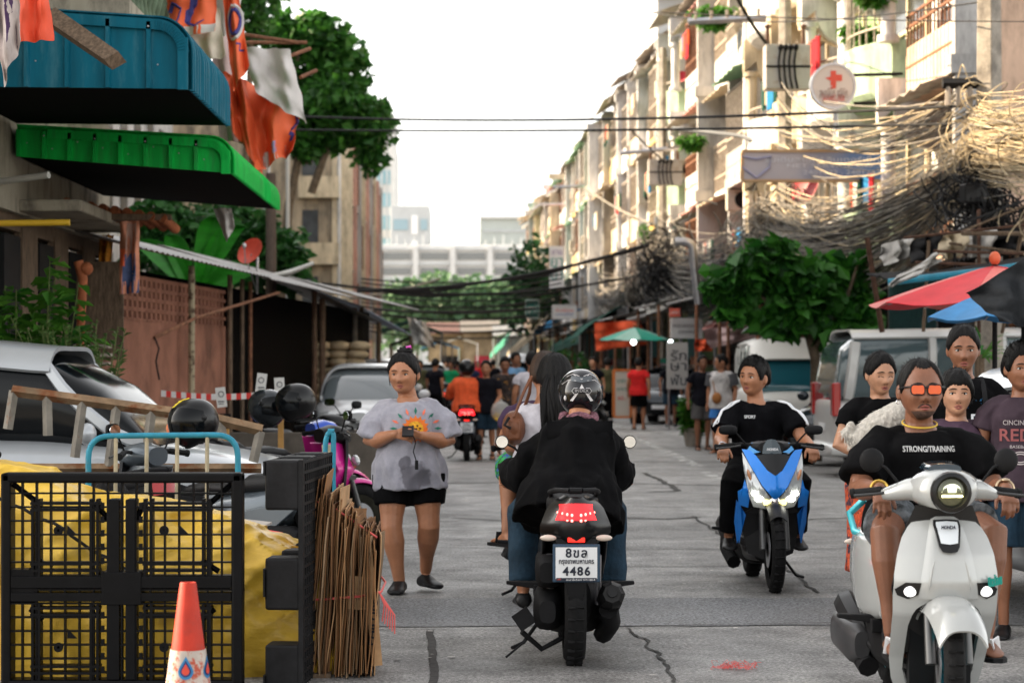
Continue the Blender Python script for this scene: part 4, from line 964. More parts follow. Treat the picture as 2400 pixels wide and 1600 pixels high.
J=joints(pelvis=(0,.22,.80),neck=(-.05,.02,1.19),head=(-.065,-.05,1.325),sh=(.168,.03,1.11),el=(.245,-.08,.90),wr=(.315,-.31,.925),hip=(.10,.20,.78),kn=(.235,-.20,.72),an=(.235,-.14,.30),toe=(.24,-.30,.24))
J['shL'].x-=.05;J['shR'].x-=.05
rid,J,A=person('rider in a black hooded jacket and helmet seen from behind on the black scooter',(CXs,12.67,0),PI,J,1,'tan',hair='none',face=False,vox=.009,bulk=(1.12,1.15,0),limb=1.1,
  top=dict(mat=jacket,inf=.038,z0=-.30,sleeve=1.9,sw=.036,wr=.026,ws=8,flare=.06,name='jacket'),bottom=dict(mat=jeans,len=1.9,w=.022,name='jeans'),hands=dict(L=dict(d=(.1,-.6,-.3),n=(0,-.2,-1),side=-1,curl=60),R=dict(d=(-.1,-.6,-.3),n=(0,-.2,-1),side=1,curl=60)))
m=MB(); m.grid(lambda u,v:V((lerp(-.17,.17,u)-.05,.17+.055*math.sin(PI*u)*math.sin(PI*v)+.02*v,1.20-.17*v*(1-.45*abs(2*u-1)))),14,10,thick=.02); hd_=m.build('hood',jacket,rid,smooth=70)
m=MB(); m.tube([(-.05+.085*math.sin(q),.045+.09*math.cos(q),1.215+.012*math.cos(3*q)) for q in [2*PI*k/20 for k in range(20)]],.022,8,close=True); m.build('scarf',M('scarf_print',(.16,.07,.09),.9,var=.6,vs=60),rid)
m=MB(); m.tube([(-.20+.3*u,.12+.02*math.sin(3*u),1.185) for u in (0,.33,.66,1)],.012,6); m.build('collar_trim',M('orange_trim',(.7,.06,.02),.7),rid)
def decal_index(t,hp):
    def P(x,z,o): # point on the back (local +y)
        for u in [PI]: pass
        v=math.asin(max(-1,min(1,z/.125)))/(PI/2); rr=math.cos(v*PI/2)**.85; s=max(-1,min(1,x/(.118*rr))); return hp(PI-math.asin(s),v,o)
    white=M('decal_white',(.6,.58,.58),.4); dk2=M('decal_dark',(.01,.01,.012),.3)
    def poly(pts,mat,o,name='decal'):
        m=MB(); P3=[P(x,z,o) for x,z in pts]; m.add(P3,[tuple(range(len(P3)))]); return m.build(name,mat,t,smooth=0)
    poly([(-.036,-.062),(-.052,-.040),(0,.004),(.052,-.040),(.036,-.062),(.03,-.045),(.012,-.048),(0,-.020),(-.012,-.048),(-.03,-.045)][::1],white,.003) if 0 else None
    m=MB()
    for tri in ([(-.060,-.050),(-.046,-.054),(-.018,-.012),(-.030,-.010)],[(.060,-.050),(.046,-.054),(.018,-.012),(.030,-.010)],[(-.012,.012),(0,.036),(.012,.012),(0,.012)]): 
        m.add([P(x,z,.0045) for x,z in tri],[(0,1,2,3)])
    m.build('decal',white,t,smooth=0)
    m=MB(); m.add([P(x,z,.0055) for x,z in [(-.052,0),(-.040,.016),(.040,.016),(.052,0),(.040,-.016),(-.040,-.016)]]+[P(0,0,.0075)],[(i,(i+1)%6,6) for i in range(6)]); m.build('badge',white,t,smooth=0)
    m=MB(); m.add([P(x,z,.0085) for x,z in [(-.048,0),(-.038,.0135),(.038,.0135),(.048,0),(.038,-.0135),(-.038,-.0135)]]+[P(0,0,.0095)],[(i,(i+1)%6,6) for i in range(6)]); m.build('badge_face',dk2,t,smooth=0)
    tx=text_mb('INDEX',.024,.0004,.0003,spacing=1.1); xs=[p.x for p in tx.v]; c=(max(xs)+min(xs))/2; k=.066/(max(xs)-min(xs)); o=MB(); o.f=tx.f;o.mi=tx.mi
    o.v=[P(-(p.x-c)*k*-1*-1 if 0 else (-(p.x-c)*k),p.z,.0115) for p in tx.v]; o.build('lettering',white,t,smooth=0)
    m=MB()
    for sg in (-1,1):
        m.tube([P(sg*.012,.080,.002),P(sg*.045,.093,.002),P(sg*.075,.08,.002)],.002,4); m.tube([P(sg*.0,.062,.002),P(sg*.04,.088,.002)],.0018,4); m.tube([P(sg*.03,.055,.002),P(sg*.07,.06,.002),P(sg*.1,.04,.002)],.0018,4)
    m.build('pinstripe',white,t)
    m=MB(); m.grid(lambda u,v:P(lerp(-.055,.055,u),lerp(.045,.075,v)+.01*abs(2*u-1),.0015),10,5); m.build('rear_vent',M('vent_grey',(.10,.11,.12),.4,.5),t)
    m=MB(); m.ell(P(.085,-.035,.002),(.008,.008,.014),10); m.build('sticker',white,t)
hl=helmet('helmet','glossy black full-face helmet with white winged badge on the rear-view rider',(CXs+.065,12.72,1.345),PI,gloss('helmet_black',(.010,.010,.012),.2,.12),decals=decal_index,s=.98,pitch=0)
hl.rotation_euler=(R(4),0,PI)
# ---- blue scooter coming toward the camera
blue=gloss('blue',(.015,.22,.75),.15,.2); BX=1.985
def plate2(mb,poly,ysurf,thick=.012,mi=0,mirrorx=True,n=3):
    """flat polygon (x,z) bent onto y=ysurf(x,z), subdivided"""
    for sg in ((1,-1) if mirrorx else (1,)):
        bm=bmesh.new(); vv=[bm.verts.new((sg*x,0,z)) for x,z in poly]; bm.faces.new(vv); bmesh.ops.triangulate(bm,faces=bm.faces[:]); bmesh.ops.subdivide_edges(bm,edges=bm.edges[:],cuts=n,use_grid_fill=True)
        bm.verts.ensure_lookup_table(); vs=[v.co.copy() for v in bm.verts]; be=[e for e in bm.edges if e.is_boundary]; fs=[tuple(v.index for v in f.verts) for f in bm.faces]; k=len(vs); be=[(e.verts[0].index,e.verts[1].index) for e in be]; bm.free()
        A_=[V((p.x,ysurf(p.x,p.z),p.z)) for p in vs]; B_=[p+V((0,thick,0)) for p in A_]
        mb.add(A_+B_,fs+[tuple(i+k for i in f[::-1]) for f in fs]+[(a,b,b+k,a+k) for a,b in be],mi)
sb=scooter('scooter','bright blue scooter with lit headlights riding toward the camera',(BX,16.51,0),0,blackp,cowl=blackp,nose=False,mir=False,steer=0)
ys=lambda x,z: interp([(.30,-.50),(.50,-.60),(.66,-.70),(.80,-.66),(.95,-.56),(1.02,-.48)],z)+.9*abs(x)**1.6*1.1
m=MB(); plate2(m,[(0,.60),(.035,.64),(.085,.70),(.155,.83),(.200,.935),(.150,.93),(.115,.895),(.05,.80),(0,.765)],ys); m.build('front_cowl',blue,sb,smooth=50)
m=MB(); plate2(m,[(0,.766),(.048,.80),(.112,.893),(.055,.905),(0,.905)],lambda x,z:ys(x,z)+.004); m.build('nose_panel',black_gloss,sb,smooth=50)
m=MB(); plate2(m,[(.010,.575),(.06,.545),(.135,.56),(.165,.63),(.195,.80),(.198,.915),(.155,.825),(.088,.695),(.035,.625)],lambda x,z:ys(x,z)+.012); hlm=m.build('headlight',lensm,sb,smooth=50)
for sg in (-1,1):
    m=MB()
    for (x,z,a,b) in ((.105,.615,.030,.022),(.135,.65,.022,.018),): m.ell((sg*x,ys(x,z)-.0,z),(a,.012,b),12)
    m.build('lamp',lampon,sb)
    m=MB(); m.bx(sg*.02,sg*.075,ys(.05,.59)-.005,ys(.05,.59)+.02,.572,.61); m.build('low_lamp',M('lamp_amber',(.9,.8,.3),.3,emit=.5,ecol=(1,.85,.3)),sb,smooth=0,bevel=.008)
    m=MB(); m.ell((sg*.165,ys(.165,.76)+.003,.77),(.012,.012,.04),10,T=Matrix.Rotation(sg*.3,4,'Y')); m.build('indicator',M('amber',(.55,.25,.12),.2,coat=1),sb)
m=MB(); plate2(m,[(.165,.55),(.225,.57),(.235,.66),(.205,.68),(.190,.74),(.160,.62)],lambda x,z:ys(x,z)+.03); plate2(m,[(.205,.30),(.222,.45),(.225,.57),(.210,.57),(.19,.40)],lambda x,z:ys(x,z)+.05); plate2(m,[(.17,.50),(.235,.60),(.24,.45),(.215,.30),(.19,.38)],lambda x,z:ys(x,z)+.075); m.build('side_cowl',blue,sb,smooth=50)
m=MB(); plate2(m,[(0,.56),(.15,.54),(.20,.44),(.15,.24),(.05,.20),(0,.20)],lambda x,z:-.44+.6*abs(x)**1.6); plate2(m,[(0,.58),(.06,.548),(.14,.55),(.18,.52),(0,.50)],lambda x,z:ys(x,z)+.03); m.build('under_cowl',blackp,sb,smooth=50)
hb=MB(); plate2(hb,[(0,.905),(.065,.905),(.055,.955),(.03,.995),(0,1.0)],lambda x,z:-.52+.4*abs(x)+(z-.9)*.5); hb.build('windscreen',M('smoked',(.012,.03,.04),.08,coat=1),sb,smooth=40)
hb=MB(); plate2(hb,[(.075,.915),(.12,.905),(.155,.93),(.125,.975),(.095,.965)],lambda x,z:-.50+.4*abs(x)+(z-.9)*.5); hb.build('handlebar_cowl',gloss('lightblue',(.08,.34,.72),.2,.25),sb,smooth=40)
hb=MB(); loftz(hb,[(-.46,.09,.90,.985),(-.40,.16,.90,.99),(-.33,.12,.90,.98)],16,2.6); hb.build('handlebar_cover',blackp,sb,smooth=50)
put_text('HONDA',sb,'lettering',whitep,.022,(0,-.535,.935),width=.075,bold=.001)
for sg in (-1,1): mirror(sb,(sg*.17,-.42,.97),(sg*.285,-.44,1.06),(.062,.014,.032))
m=MB(); m.ell((0,-.64,.595),(.035,.035,.05),14); m.build('fender_tip',chrome,sb)
J=joints(pelvis=(0,.28,.80),neck=(-.02,.26,1.245),head=(-.035,.235,1.40),sh=(.185,.24,1.19),el=(.285,.10,.98),wr=(.30,-.235,.945),hip=(.095,.26,.78),kn=(.235,-.16,.70),an=(.235,.0,.33),toe=(.24,-.16,.27))
striped=M('cloth_black2',(.0045,.0045,.0055),.95,var=.3,vs=6,bump=.35,bs=13,spec=.06)
gripL=dict(L=dict(d=(.05,-.55,-.35),n=(0,-.3,-1),side=-1,curl=58),R=dict(d=(-.05,-.55,-.35),n=(0,-.3,-1),side=1,curl=58))
man,J,A=person('man in a black T-shirt with white shoulder stripes riding the blue scooter, looking aside',(BX,16.51,0),0,J,1,'tan',hair='short',vox=.006,bulk=(1.08,1.05,.02),limb=1.05,headscale=1.05,hd=dict(yaw=-38,pitch=-2,roll=3,fw=1.04,open=1,gaze=-.6,hoff=.018,hnz=.008,seed=4),
  top=dict(mat=striped,inf=.026,z0=-.16,sleeve=.72,sw=.026,wr=.02,ws=8),bottom=dict(mat=tee_black,len=1.9,w=.016,name='trousers'),hands=gripL)
tee=child(man,'t_shirt'); text_on(tee,'SPORT',whitep,.03,-.075,1.135,width=.075,bold=.001)
for sg,S in ((-1,'R'),(1,'L')):
    a=J['sh'+S].lerp(J['neck'],.35)+V((0,0,.02)); b=J['sh'+S].lerp(J['el'+S],.70); bv=bvh_of(tee); st=MB()
    for dy in (-.022,-.004,.014):
        P=[]
        for i in range(13):
            p=a.lerp(b,i/12); q=p+V((sg*.25*smoothstep(0,.5,i/12),dy-.1,.25*(1-smoothstep(.2,1,i/12)))); h=bv.find_nearest(p+V((sg*.09*smoothstep(0,.4,i/12),dy-.05,.09*(1-smoothstep(.3,1,i/12))))); P.append(h[0]+h[1]*.003 if h[0] else p)
        st.tube(P,.005,5)
    st.build('shoulder_stripe',whitep,tee)
m=MB(); m.tube([J['wrR']+V((.024*math.cos(q),.0+.004*math.sin(q),.022*math.sin(q)+.0)) for q in [2*PI*k/14 for k in range(14)]],.009,6,close=True); m.ell(J['wrR']+V((-.004,-.006,.026)),(.018,.012,.008),12); m.build('wristwatch',steel,man)
# ---- white scooter at the right
wht=gloss('pearl_white',(.37,.38,.375),.15,.2); WX,WY=1.965,10.62
sw=scooter('scooter','pearl white rounded scooter with round headlight in the right foreground',(WX,WY,0),R(1),wht,r=.25,cowl=wht,nose=False,mir=False,wb=.61,rimm=M('cyan_rim',(.02,.45,.55),.3,.3),steer=R(-6))
yw=lambda x,z: interp([(.08,-.34),(.25,-.43),(.45,-.585),(.58,-.62),(.70,-.60),(.80,-.55),(.88,-.47)],z)+1.9*abs(x)**2.1
WO=[(.07,.13),(.10,.165),(.16,.190),(.25,.205),(.40,.215),(.53,.220),(.62,.216),(.70,.203),(.77,.180),(.81,.155),(.84,.125),(.862,.085),(.868,.05)]
def sheetz(mb,z0,z1,wi,wo,ys_,n=30,k=10,thick=.02,sides=(1,-1)):
    for sg in sides:
        g=MB(); g.grid(lambda u,v:(lambda z:(lambda x:V((sg*x,ys_(x,z),z)))(lerp(wi(z),wo(z),u)))(lerp(z0,z1,v)),k,n,thick=thick if sg>0 else -thick)
        mb.merge(g)
m=MB(); sheetz(m,.07,.512,lambda z:interp([(.07,.095),(.12,.125),(.20,.150),(.40,.153),(.45,.143),(.48,.125),(.50,.09),(.512,.0)],z),lambda z:interp(WO,z),yw,34,10); sheetz(m,.512,.868,lambda z:0,lambda z:interp(WO,z),yw,24,12); m.build('leg_shield',wht,sw,smooth=60)
m=MB(); sheetz(m,.518,.866,lambda z:0,lambda z:interp([(.518,.125),(.60,.118),(.72,.095),(.80,.075),(.866,.05)],z),lambda x,z:yw(x,z)-.016+.012*smoothstep(.7,1.0,x/interp([(.518,.125),(.60,.118),(.72,.095),(.80,.075),(.866,.05)],z)),20,8); m.build('centre_panel',wht,sw,smooth=60)
m=MB()
for sg in (-1,1): m.tube([(sg*x,yw(x,z)-.013,z) for x,z in ((.055,.70),(.075,.64),(.085,.58),(.088,.55))],[.002,.008,.007,.002],6)
m.build('crease',wht,sw)
m=MB(); plate2(m,[(0,.845),(.052,.842),(.056,.82),(.042,.735),(.03,.715),(0,.71)],lambda x,z:yw(x,z)-.034,.01); m.build('badge_frame',blackp,sw,smooth=30)
m=MB(); plate2(m,[(0,.838),(.044,.835),(.046,.82),(.035,.75),(0,.745)],lambda x,z:yw(x,z)-.038,.008); bd=m.build('badge',M('badge_white',(.62,.66,.7),.25,coat=1),sw,smooth=30)
put_text('HONDA',sw,'lettering',inkm,.02,(0,-.594,.815),width=.06,bold=.0008)
put_text('นิดน้อย',sw,'sticker',M('sticker_green',(.0,.25,.2),.5),.05,(.195,-.585,.595),T=Matrix.Rotation(R(28),4,'Z')@Matrix.Rotation(R(-8),4,'Y'),width=.075,bold=.003)
for sg in (-1,1):
    m=MB(); plate2(m,[(.115,.585),(.125,.535),(.165,.515),(.205,.53),(.215,.555),(.175,.585)],lambda x,z:yw(x,z)-.006,.012,mirrorx=False) if sg>0 else plate2(m,[(-.115,.585),(-.125,.535),(-.165,.515),(-.205,.53),(-.215,.555),(-.175,.585)],lambda x,z:yw(x,z)-.006,.012,mirrorx=False)
    lp=m.build('indicator',black_gloss,sw,smooth=40); m=MB(); m.ell((sg*.158,yw(.158,.545)-.012,.548),(.027,.012,.022),14); m.build('lamp',M('lamp_white',(1,1,1),.15,emit=.28,ecol=(1,1,.98)),lp)
# headset: handlebar cover, round headlight
m=MB(); loftz(m,[(-.64,.055,.90,1.01),(-.60,.11,.885,1.045),(-.50,.15,.885,1.055),(-.42,.13,.90,1.04),(-.36,.06,.93,1.02)],24,2.3)
for sg in (-1,1): m.loft([rring(sg*a,b,c,d,e,14,2.5) for a,b,c,d,e in ()]) if 0 else m.tube([(sg*.05,-.49,.97),(sg*.14,-.46,.965),(sg*.215,-.405,.945),(sg*.235,-.395,.94)],[.075,.062,.040,.030],14,flat=.75,up=(0,0,1))
m.build('handlebar_cover',wht,sw,smooth=60)
m=MB(); m.T=Matrix.Translation(V((0,-.625,.962)))@Matrix.Rotation(PI/2,4,'X'); m.lathe([(.001,-.03),(.08,-.02),(.087,.012),(.082,.03),(.066,.036),(.056,.022),(.001,.020)],32); m.build('headlight_ring',black_gloss,sw,smooth=40)
m=MB(); m.T=Matrix.Translation(V((0,-.625,.962)))@Matrix.Rotation(PI/2,4,'X'); m.lathe([(.001,.036),(.03,.034),(.057,.022)],28); hl2=m.build('headlight',M('reflector_lens',(.07,.075,.04),.08,.3,coat=1),sw,smooth=40)
m=MB(); m.bx(-.043,.043,-.668,-.660,.943,.952); m.build('lamp_bar',M('lamp_yellow',(1,.95,.5),.3,emit=1.6,ecol=(1,.9,.45)),hl2,smooth=0,bevel=.002)
m=MB(); m.grid(lambda u,v:V((lerp(-.042,.042,u),-.664+.01*abs(2*u-1),.962+.036*v*(1-(2*u-1)**2)**.5)),8,4); m.build('lamp_glow',M('lamp_soft',(.8,.85,.6),.2,emit=.25,ecol=(.9,1,.7)),hl2)
m=MB(); loftz(m,[(-.52,.07,1.03,1.075),(-.42,.085,1.03,1.085),(-.36,.06,1.02,1.06)],18,2.4); m.build('instrument_pod',M('smoked2',(.02,.04,.06),.06,coat=1),sw,smooth=50)
for sg in (-1,1): mirror(sw,(sg*.17,-.42,.985),(sg*.285,-.40,1.085),(.052,.014,.052),True)
for c in list(sw.children):
    if c.name.split('.')[0]=='front_fender': bpy.data.objects.remove(c)
m=MB(); 
m.grid(lambda u,v:V(((u-.5)*2*(.092+.012*math.sin(PI*v)),-.61-math.sin(lerp(-.75,.95,v))*.325,.25+math.cos(lerp(-.75,.95,v))*.275-.065*abs(2*u-1)**3.2)),16,16,thick=.01); m.build('front_fender',wht,sw,smooth=60)
m=MB(); 
for sg in (-1,1): loftz(m,[(.02,.03,.40,.55,sg*.12),(.12,.045,.36,.68,sg*.15),(.35,.06,.34,.72,sg*.165),(.6,.055,.40,.74,sg*.15),(.78,.03,.52,.72,sg*.11),(.84,.01,.6,.68,sg*.08)],18,2.5)
m.build('rear_fairing',wht,sw,smooth=60)
m=MB(); m.tube([(-.13,.45,.70),(-.19,.55,.72),(-.20,.62,.80),(-.13,.60,.87),(-.08,.5,.86)],.018,10); m.build('grab_handle',M('cyan_gloss',(.05,.45,.52),.2,.2,coat=1),sw)
m=MB(); loftz(m,[(.35,.035,.16,.28,-.19),(.42,.06,.13,.31,-.20),(.75,.065,.16,.34,-.205),(.82,.045,.19,.31,-.205)],18,2.8); m.build('muffler_cover',M('muffler_cov',(.04,.04,.042),.4,var=.2),sw,smooth=50)
m=MB(); m.bx(-.13,.13,-.42,-.36,.12,.48); m.build('wheel_well',blackm,sw,smooth=0)
J=joints(pelvis=(0,.30,.80),neck=(-.005,.24,1.215),head=(-.01,.195,1.372),sh=(.205,.25,1.155),el=(.305,.10,.935),wr=(.275,-.20,.955),hip=(.105,.26,.80),kn=(.235,-.13,.765),an=(.205,-.13,.33),toe=(.205,-.30,.265))
ridw,J,A=person('bearded man in orange sunglasses and a black T-shirt riding the white scooter',(WX+.055,WY,0),R(2),J,1,'dark2',hair='receding',vox=.0055,bulk=(1.25,1.2,.05),limb=1.2,headscale=1.10,hd=dict(fw=1.08,beard=1,full=.5,hoff=.007,hnz=.003,jaw=.8),
  top=dict(mat=tee_black,inf=.028,z0=-.16,sleeve=.80,sw=.030,wr=.022,ws=7),bottom=dict(mat=M('shorts_print',(.09,.10,.11),.9,var=.8,vs=18,bump=.3,bs=20),len=.72,w=.022),feet='sandal',extra=dict(strap=whitep),
  hands=dict(L=dict(d=(.02,-.55,-.42),n=(0,-.25,-1),side=-1,curl=46),R=dict(d=(-.02,-.55,-.42),n=(0,-.25,-1),side=1,curl=46)))
tee=child(ridw,'t_shirt'); text_on(tee,'STRONG/TRAINING',M('print_grey',(.5,.5,.5),.8),.036,.01,1.115,width=.235,bold=.0015)
m=MB(); m.tube([J['neck']+V((.078*math.sin(q),-.01+.07*math.cos(q)*-1,.012-.02*math.cos(q))) for q in [2*PI*k/20 for k in range(20)]],.004,5,close=True); m.build('collar_trim',M('yellow_trim',(.6,.4,.05),.7),tee)
g=MB(); 
for sg in (-1,1):
    c=V((sg*.034,-.112,.006)); g.tube([A@(c+V((.027*math.copysign(abs(math.cos(q))**.55,math.cos(q)),abs(math.cos(q))*.004,.020*math.copysign(abs(math.sin(q))**.55,math.sin(q))))) for q in [2*PI*k/24 for k in range(24)]],.0042,6,close=True)
    g.tube([A@V((sg*.060,-.106,.018)),A@V((sg*.084,-.07,.015)),A@V((sg*.088,.01,.008))],.004,6)
g.tube([A@V((-.009,-.116,.015)),A@V((.009,-.116,.015))],.004,6)
sgl=g.build('sunglasses',blackp,ridw)
for sg in (-1,1):
    g=MB(); g.loft([[A@V((sg*.034+.026*math.copysign(abs(math.cos(q))**.55,math.cos(q)),-.1115-d,.006+.019*math.copysign(abs(math.sin(q))**.55,math.sin(q)))) for q in [2*PI*k/20 for k in range(20)]] for d in (0,.002)]); g.build('lens',M('orange_lens',(.75,.10,.01),.08,coat=1,spec=.8),sgl)
m=MB(); m.tube([J['wrR']+V((.036*math.cos(q),.012*math.sin(q),.034*math.sin(q))) for q in [2*PI*k/16 for k in range(16)]],.007,6,close=True); m.build('bracelet',M('gold',(.7,.45,.10),.25,.9),ridw)
m=MB(); m.tube([J['wrL']+V((.036*math.cos(q),.02+.012*math.sin(q),.034*math.sin(q))) for q in [2*PI*k/16 for k in range(16)]],.009,6,close=True); m.ell(J['wrL']+V((0,.01,.036)),(.022,.02,.009),12); m.build('wristwatch',M('gold2',(.5,.38,.25),.25,.9),ridw)
m=MB(); m.tube([A@V((-.088,.012,-.045+.008*math.cos(q)))+V((.008*math.sin(q),0,0)) for q in [2*PI*k/12 for k in range(12)]],.0016,5,close=True); m.build('earring',chrome,ridw)
# ---------------------------------------------------------------- left side: building with metal awnings
tealm=M('teal_sheet',(.002,.10,.155),.6,.0,spec=.12,var=.18,vs=2,dirt=(.05,.17,.22),ds=3,dlo=.52,dhi=.75,stretch=(3,3,.5)); greenm=M('green_sheet',(.004,.42,.06),.6,.0,spec=.15,var=.2,vs=3,dirt=(.03,.16,.05),ds=4,dlo=.52,dhi=.75,stretch=(4,4,.5))
nearwall=M('near_wall',(.40,.36,.28),.85,var=.2,vs=2,dirt=(.07,.06,.05),ds=2,dlo=.45,dhi=.65,stretch=(1,1,.4))
nb=thing('corner_shophouse','shabby shophouse at the left edge carrying the teal and green awnings','building',(-4.2,23,0))
m=MB(); m.bx(-9,0,-7,5,2.9,13.5); m.bx(-9,-.6,-7,5,0,2.9); m.build('wall',nearwall,nb,smooth=0)
m=MB(); m.bx(.0,1.15,-1.5,5,4.55,4.75); m.bx(1.05,1.15,-1.5,5,5.55,5.65); m.build('balcony',nearwall,nb,smooth=0)
m=MB()
for k in range(22):
    m.lathe([(.05,0),(.03,.15),(.075,.32),(.035,.55),(.055,.78)],10,(1.1,-1.4+.3*k,4.76))
m.build('balustrade',M('balustrade',(.10,.14,.09),.8,var=.3),nb)
def awning(name,label,Ya,Yb,xw,xo,ztl,ztr,zbl,zbr,mat,rib,r=.22):
    t=thing(name,label,'awning',(xo,Ya,zbr))
    # outline of the outer skin in (x,z), local to xo, zbr
    P=[(xw-xo,ztl-zbr)]; n=6
    for i in range(1,n+1): P.append((lerp(xw-xo,-r,i/n),lerp(ztl,ztr,i/n)-zbr))
    h=ztr-zbr
    for i in range(1,9): a=i/8*PI/2; P.append((-r+r*math.sin(a),h-min(r,h*.7)*(1-math.cos(a))))
    P.append((0,0)); 
    L=Yb-Ya; nr=int(L/rib)*6
    def nrm(i):
        a=P[max(0,i-1)]; b=P[min(len(P)-1,i+1)]; d=V((b[0]-a[0],0,b[1]-a[1])).normalized(); return V((-d.z,0,d.x))*-1 if 0 else V((-d.z*-1*-1,0,d.x))
    m=MB(); 
    def fn(u,v):
        y=u*L; f=(y/rib)%1; amp=.035 if f<.3 else 0; i=min(len(P)-1,int(round(v*(len(P)-1)))); p=P[i]; q=nrm(i); return V((p[0],y,p[1]))+V((abs(q.x),0,abs(q.z)))*amp
    m.grid(fn,nr,len(P)-1,thick=.012); m.build('roof_sheet',mat,t,smooth=25)
    # end panel facing the camera, with standing ribs and a trim band
    m=MB(); poly=[(xw-xo,zbl-zbr)]+P; m.prism(poly,.02,y0=-.0-.02); m.build('end_panel',mat,t,smooth=0)
    m=MB(); k=int((xo-xw-.25)/(rib*2.0)); zt=lambda x:lerp(ztl,ztr,(x-(xw-xo))/((-r)-(xw-xo)))-zbr; zb=lambda x:lerp(zbl,zbr,(x-(xw-xo))/(-(xw-xo)))-zbr
    for i in range(k+1):
        x=-.30-i*rib*2.0
        m.add([(x-.016,-.06,zb(x)),(x+.016,-.06,zb(x)),(x+.026,-.02,zb(x)),(x-.026,-.02,zb(x)),(x-.016,-.06,zt(x)-.01),(x+.016,-.06,zt(x)-.01),(x+.026,-.02,zt(x)),(x-.026,-.02,zt(x))],[(0,1,5,4),(1,2,6,5),(3,0,4,7),(4,5,6,7),(0,3,2,1)])
    m.build('rib',mat,t,smooth=0)
    m=MB(); th=.07 if rib<.2 else .085; Q=P[1:-1]; 
    rg=[]
    for i,(x,z) in enumerate(Q):
        k1=min(i+1,len(Q)-1);k0=max(i-1,0); d=V((Q[k1][0]-Q[k0][0],0,Q[k1][1]-Q[k0][1])).normalized(); inn=V((d.z,0,-d.x)); w_=th; p=V((x,0,z))
        rg.append([p+V((0,.03,0))-inn*.012,p+V((0,-.06,0))-inn*.012,p+V((0,-.06,0))+inn*w_,p+V((0,-.05,0))+inn*w_,p+V((0,-.05,0)),p+V((0,.03,0))])
    m.loft(rg); 
    for i in range(5,len(Q)-1):
        pass
    m.bx(-th,.01,-.062,-.02,-.01,h-r*.55); m.build('trim_band',mat,t,smooth=30)
    m=MB()
    for i in range(14):
        a=i/13*PI/2*.95; c=V((-r+(r-.004)*math.sin(a)*1.0,-.064,h-min(r,h*.7)*(1-math.cos(a))-.004)); d=V((-math.sin(a),0,-math.cos(a))); m.tube([c,c+d*th],.0045,5)
    m.build('crimp',mat,t)
    m=MB()
    for i in range(k+1):
        x=-.30-i*rib*2.0
        if i%2==0: m.ell((x+.0,-.066,zt(x)-.05),(.009,.006,.009),8)
        m.ell((x+.07,-.022,lerp(zb(x),zt(x),.35+.3*(i%3)/2)),(.007,.004,.007),8)
    m.build('screw',steel,t)
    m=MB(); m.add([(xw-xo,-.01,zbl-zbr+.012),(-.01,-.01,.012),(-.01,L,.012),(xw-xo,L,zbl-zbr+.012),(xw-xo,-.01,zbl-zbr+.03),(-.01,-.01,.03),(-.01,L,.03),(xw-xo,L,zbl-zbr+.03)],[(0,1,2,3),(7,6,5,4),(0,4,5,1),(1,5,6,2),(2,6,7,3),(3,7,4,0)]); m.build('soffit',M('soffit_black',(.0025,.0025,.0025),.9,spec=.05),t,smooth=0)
    return t
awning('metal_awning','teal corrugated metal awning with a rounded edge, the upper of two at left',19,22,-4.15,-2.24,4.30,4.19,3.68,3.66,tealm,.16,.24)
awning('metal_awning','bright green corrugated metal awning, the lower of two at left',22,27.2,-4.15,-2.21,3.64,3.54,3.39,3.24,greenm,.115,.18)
# beams, pipes, dark clutter under the awnings
woodm=M('weathered_wood',(.13,.09,.06),.9,var=.4,vs=6,bump=.4,bs=30,stretch=(6,6,1)); tilem=M('terracotta',(.38,.12,.05),.8,var=.25,vs=8); pvcm=M('pvc',(.5,.5,.47),.4); yelp=M('yellow_pipe',(.65,.40,.03),.4)
b=MB(); b.tube([W(120,40,17.5),W(265,140,17.0)],[.11,.10],4,flat=.7); tag(b.build('roof_beam',woodm,smooth=0),'weathered wooden beam slanting across the teal awning','beam')
b=MB(); b.tube([W(-20,513,21),W(160,511,21)],.028,12); tag(b.build('pipe',yelp),'short yellow pipe jutting in from the left edge','pipe')
b=MB(); b.tube([W(-30,421,21.5),W(112,402,21.2)],.03,12); tag(b.build('pipe',pvcm),'white plastic pipe under the green awning','pipe')
b=MB(); b.tube([W(250,-20,24),W(350,42,23.4)],.035,10); tag(b.build('pipe',M('bare_bamboo',(.45,.34,.22),.7)),'bamboo pole slanting above the teal awning','pole')
t=thing('tiled_canopy','broken terracotta tiled canopy below the green awning','canopy',W(300,490,24.5)); 
for i in range(9):
    b=MB(); x=-.62+.105*i*1.15; b.tube([(x,-.2,.10-.02*i),(x+.10,.1,.02-.022*i)],.05,10); b.build('tile',tilem,t)
b=MB(); b.box((-.2,.1,-.05),(1.2,.7,.06),rz=.1); b.build('batten',woodm,t,smooth=0)
t=thing('canopy_slab','cracked pale concrete slab under the green awning at the left edge','canopy',(-3.6,24,2.95)); b=MB(); b.bx(-.7,-.02,-1.6,2,-.03,.08); b.build('slab',nearwall,t,smooth=0,bevel=.02)
t=thing('shop_shutter','dark boarded shop front behind the left-edge plants','shop front',(-4.3,25,0)); 
for i in range(7):
    b=MB(); b.bx(-.04,.04,-3+i*.9,-2.2+i*.9,0,2.7+.1*(i%2)); b.build('board',woodm if i%2 else blackm,t,smooth=0)
b=MB(); b.bx(-.1,.02,-3.2,3.5,2.75,2.9); b.build('lintel',woodm,t,smooth=0)
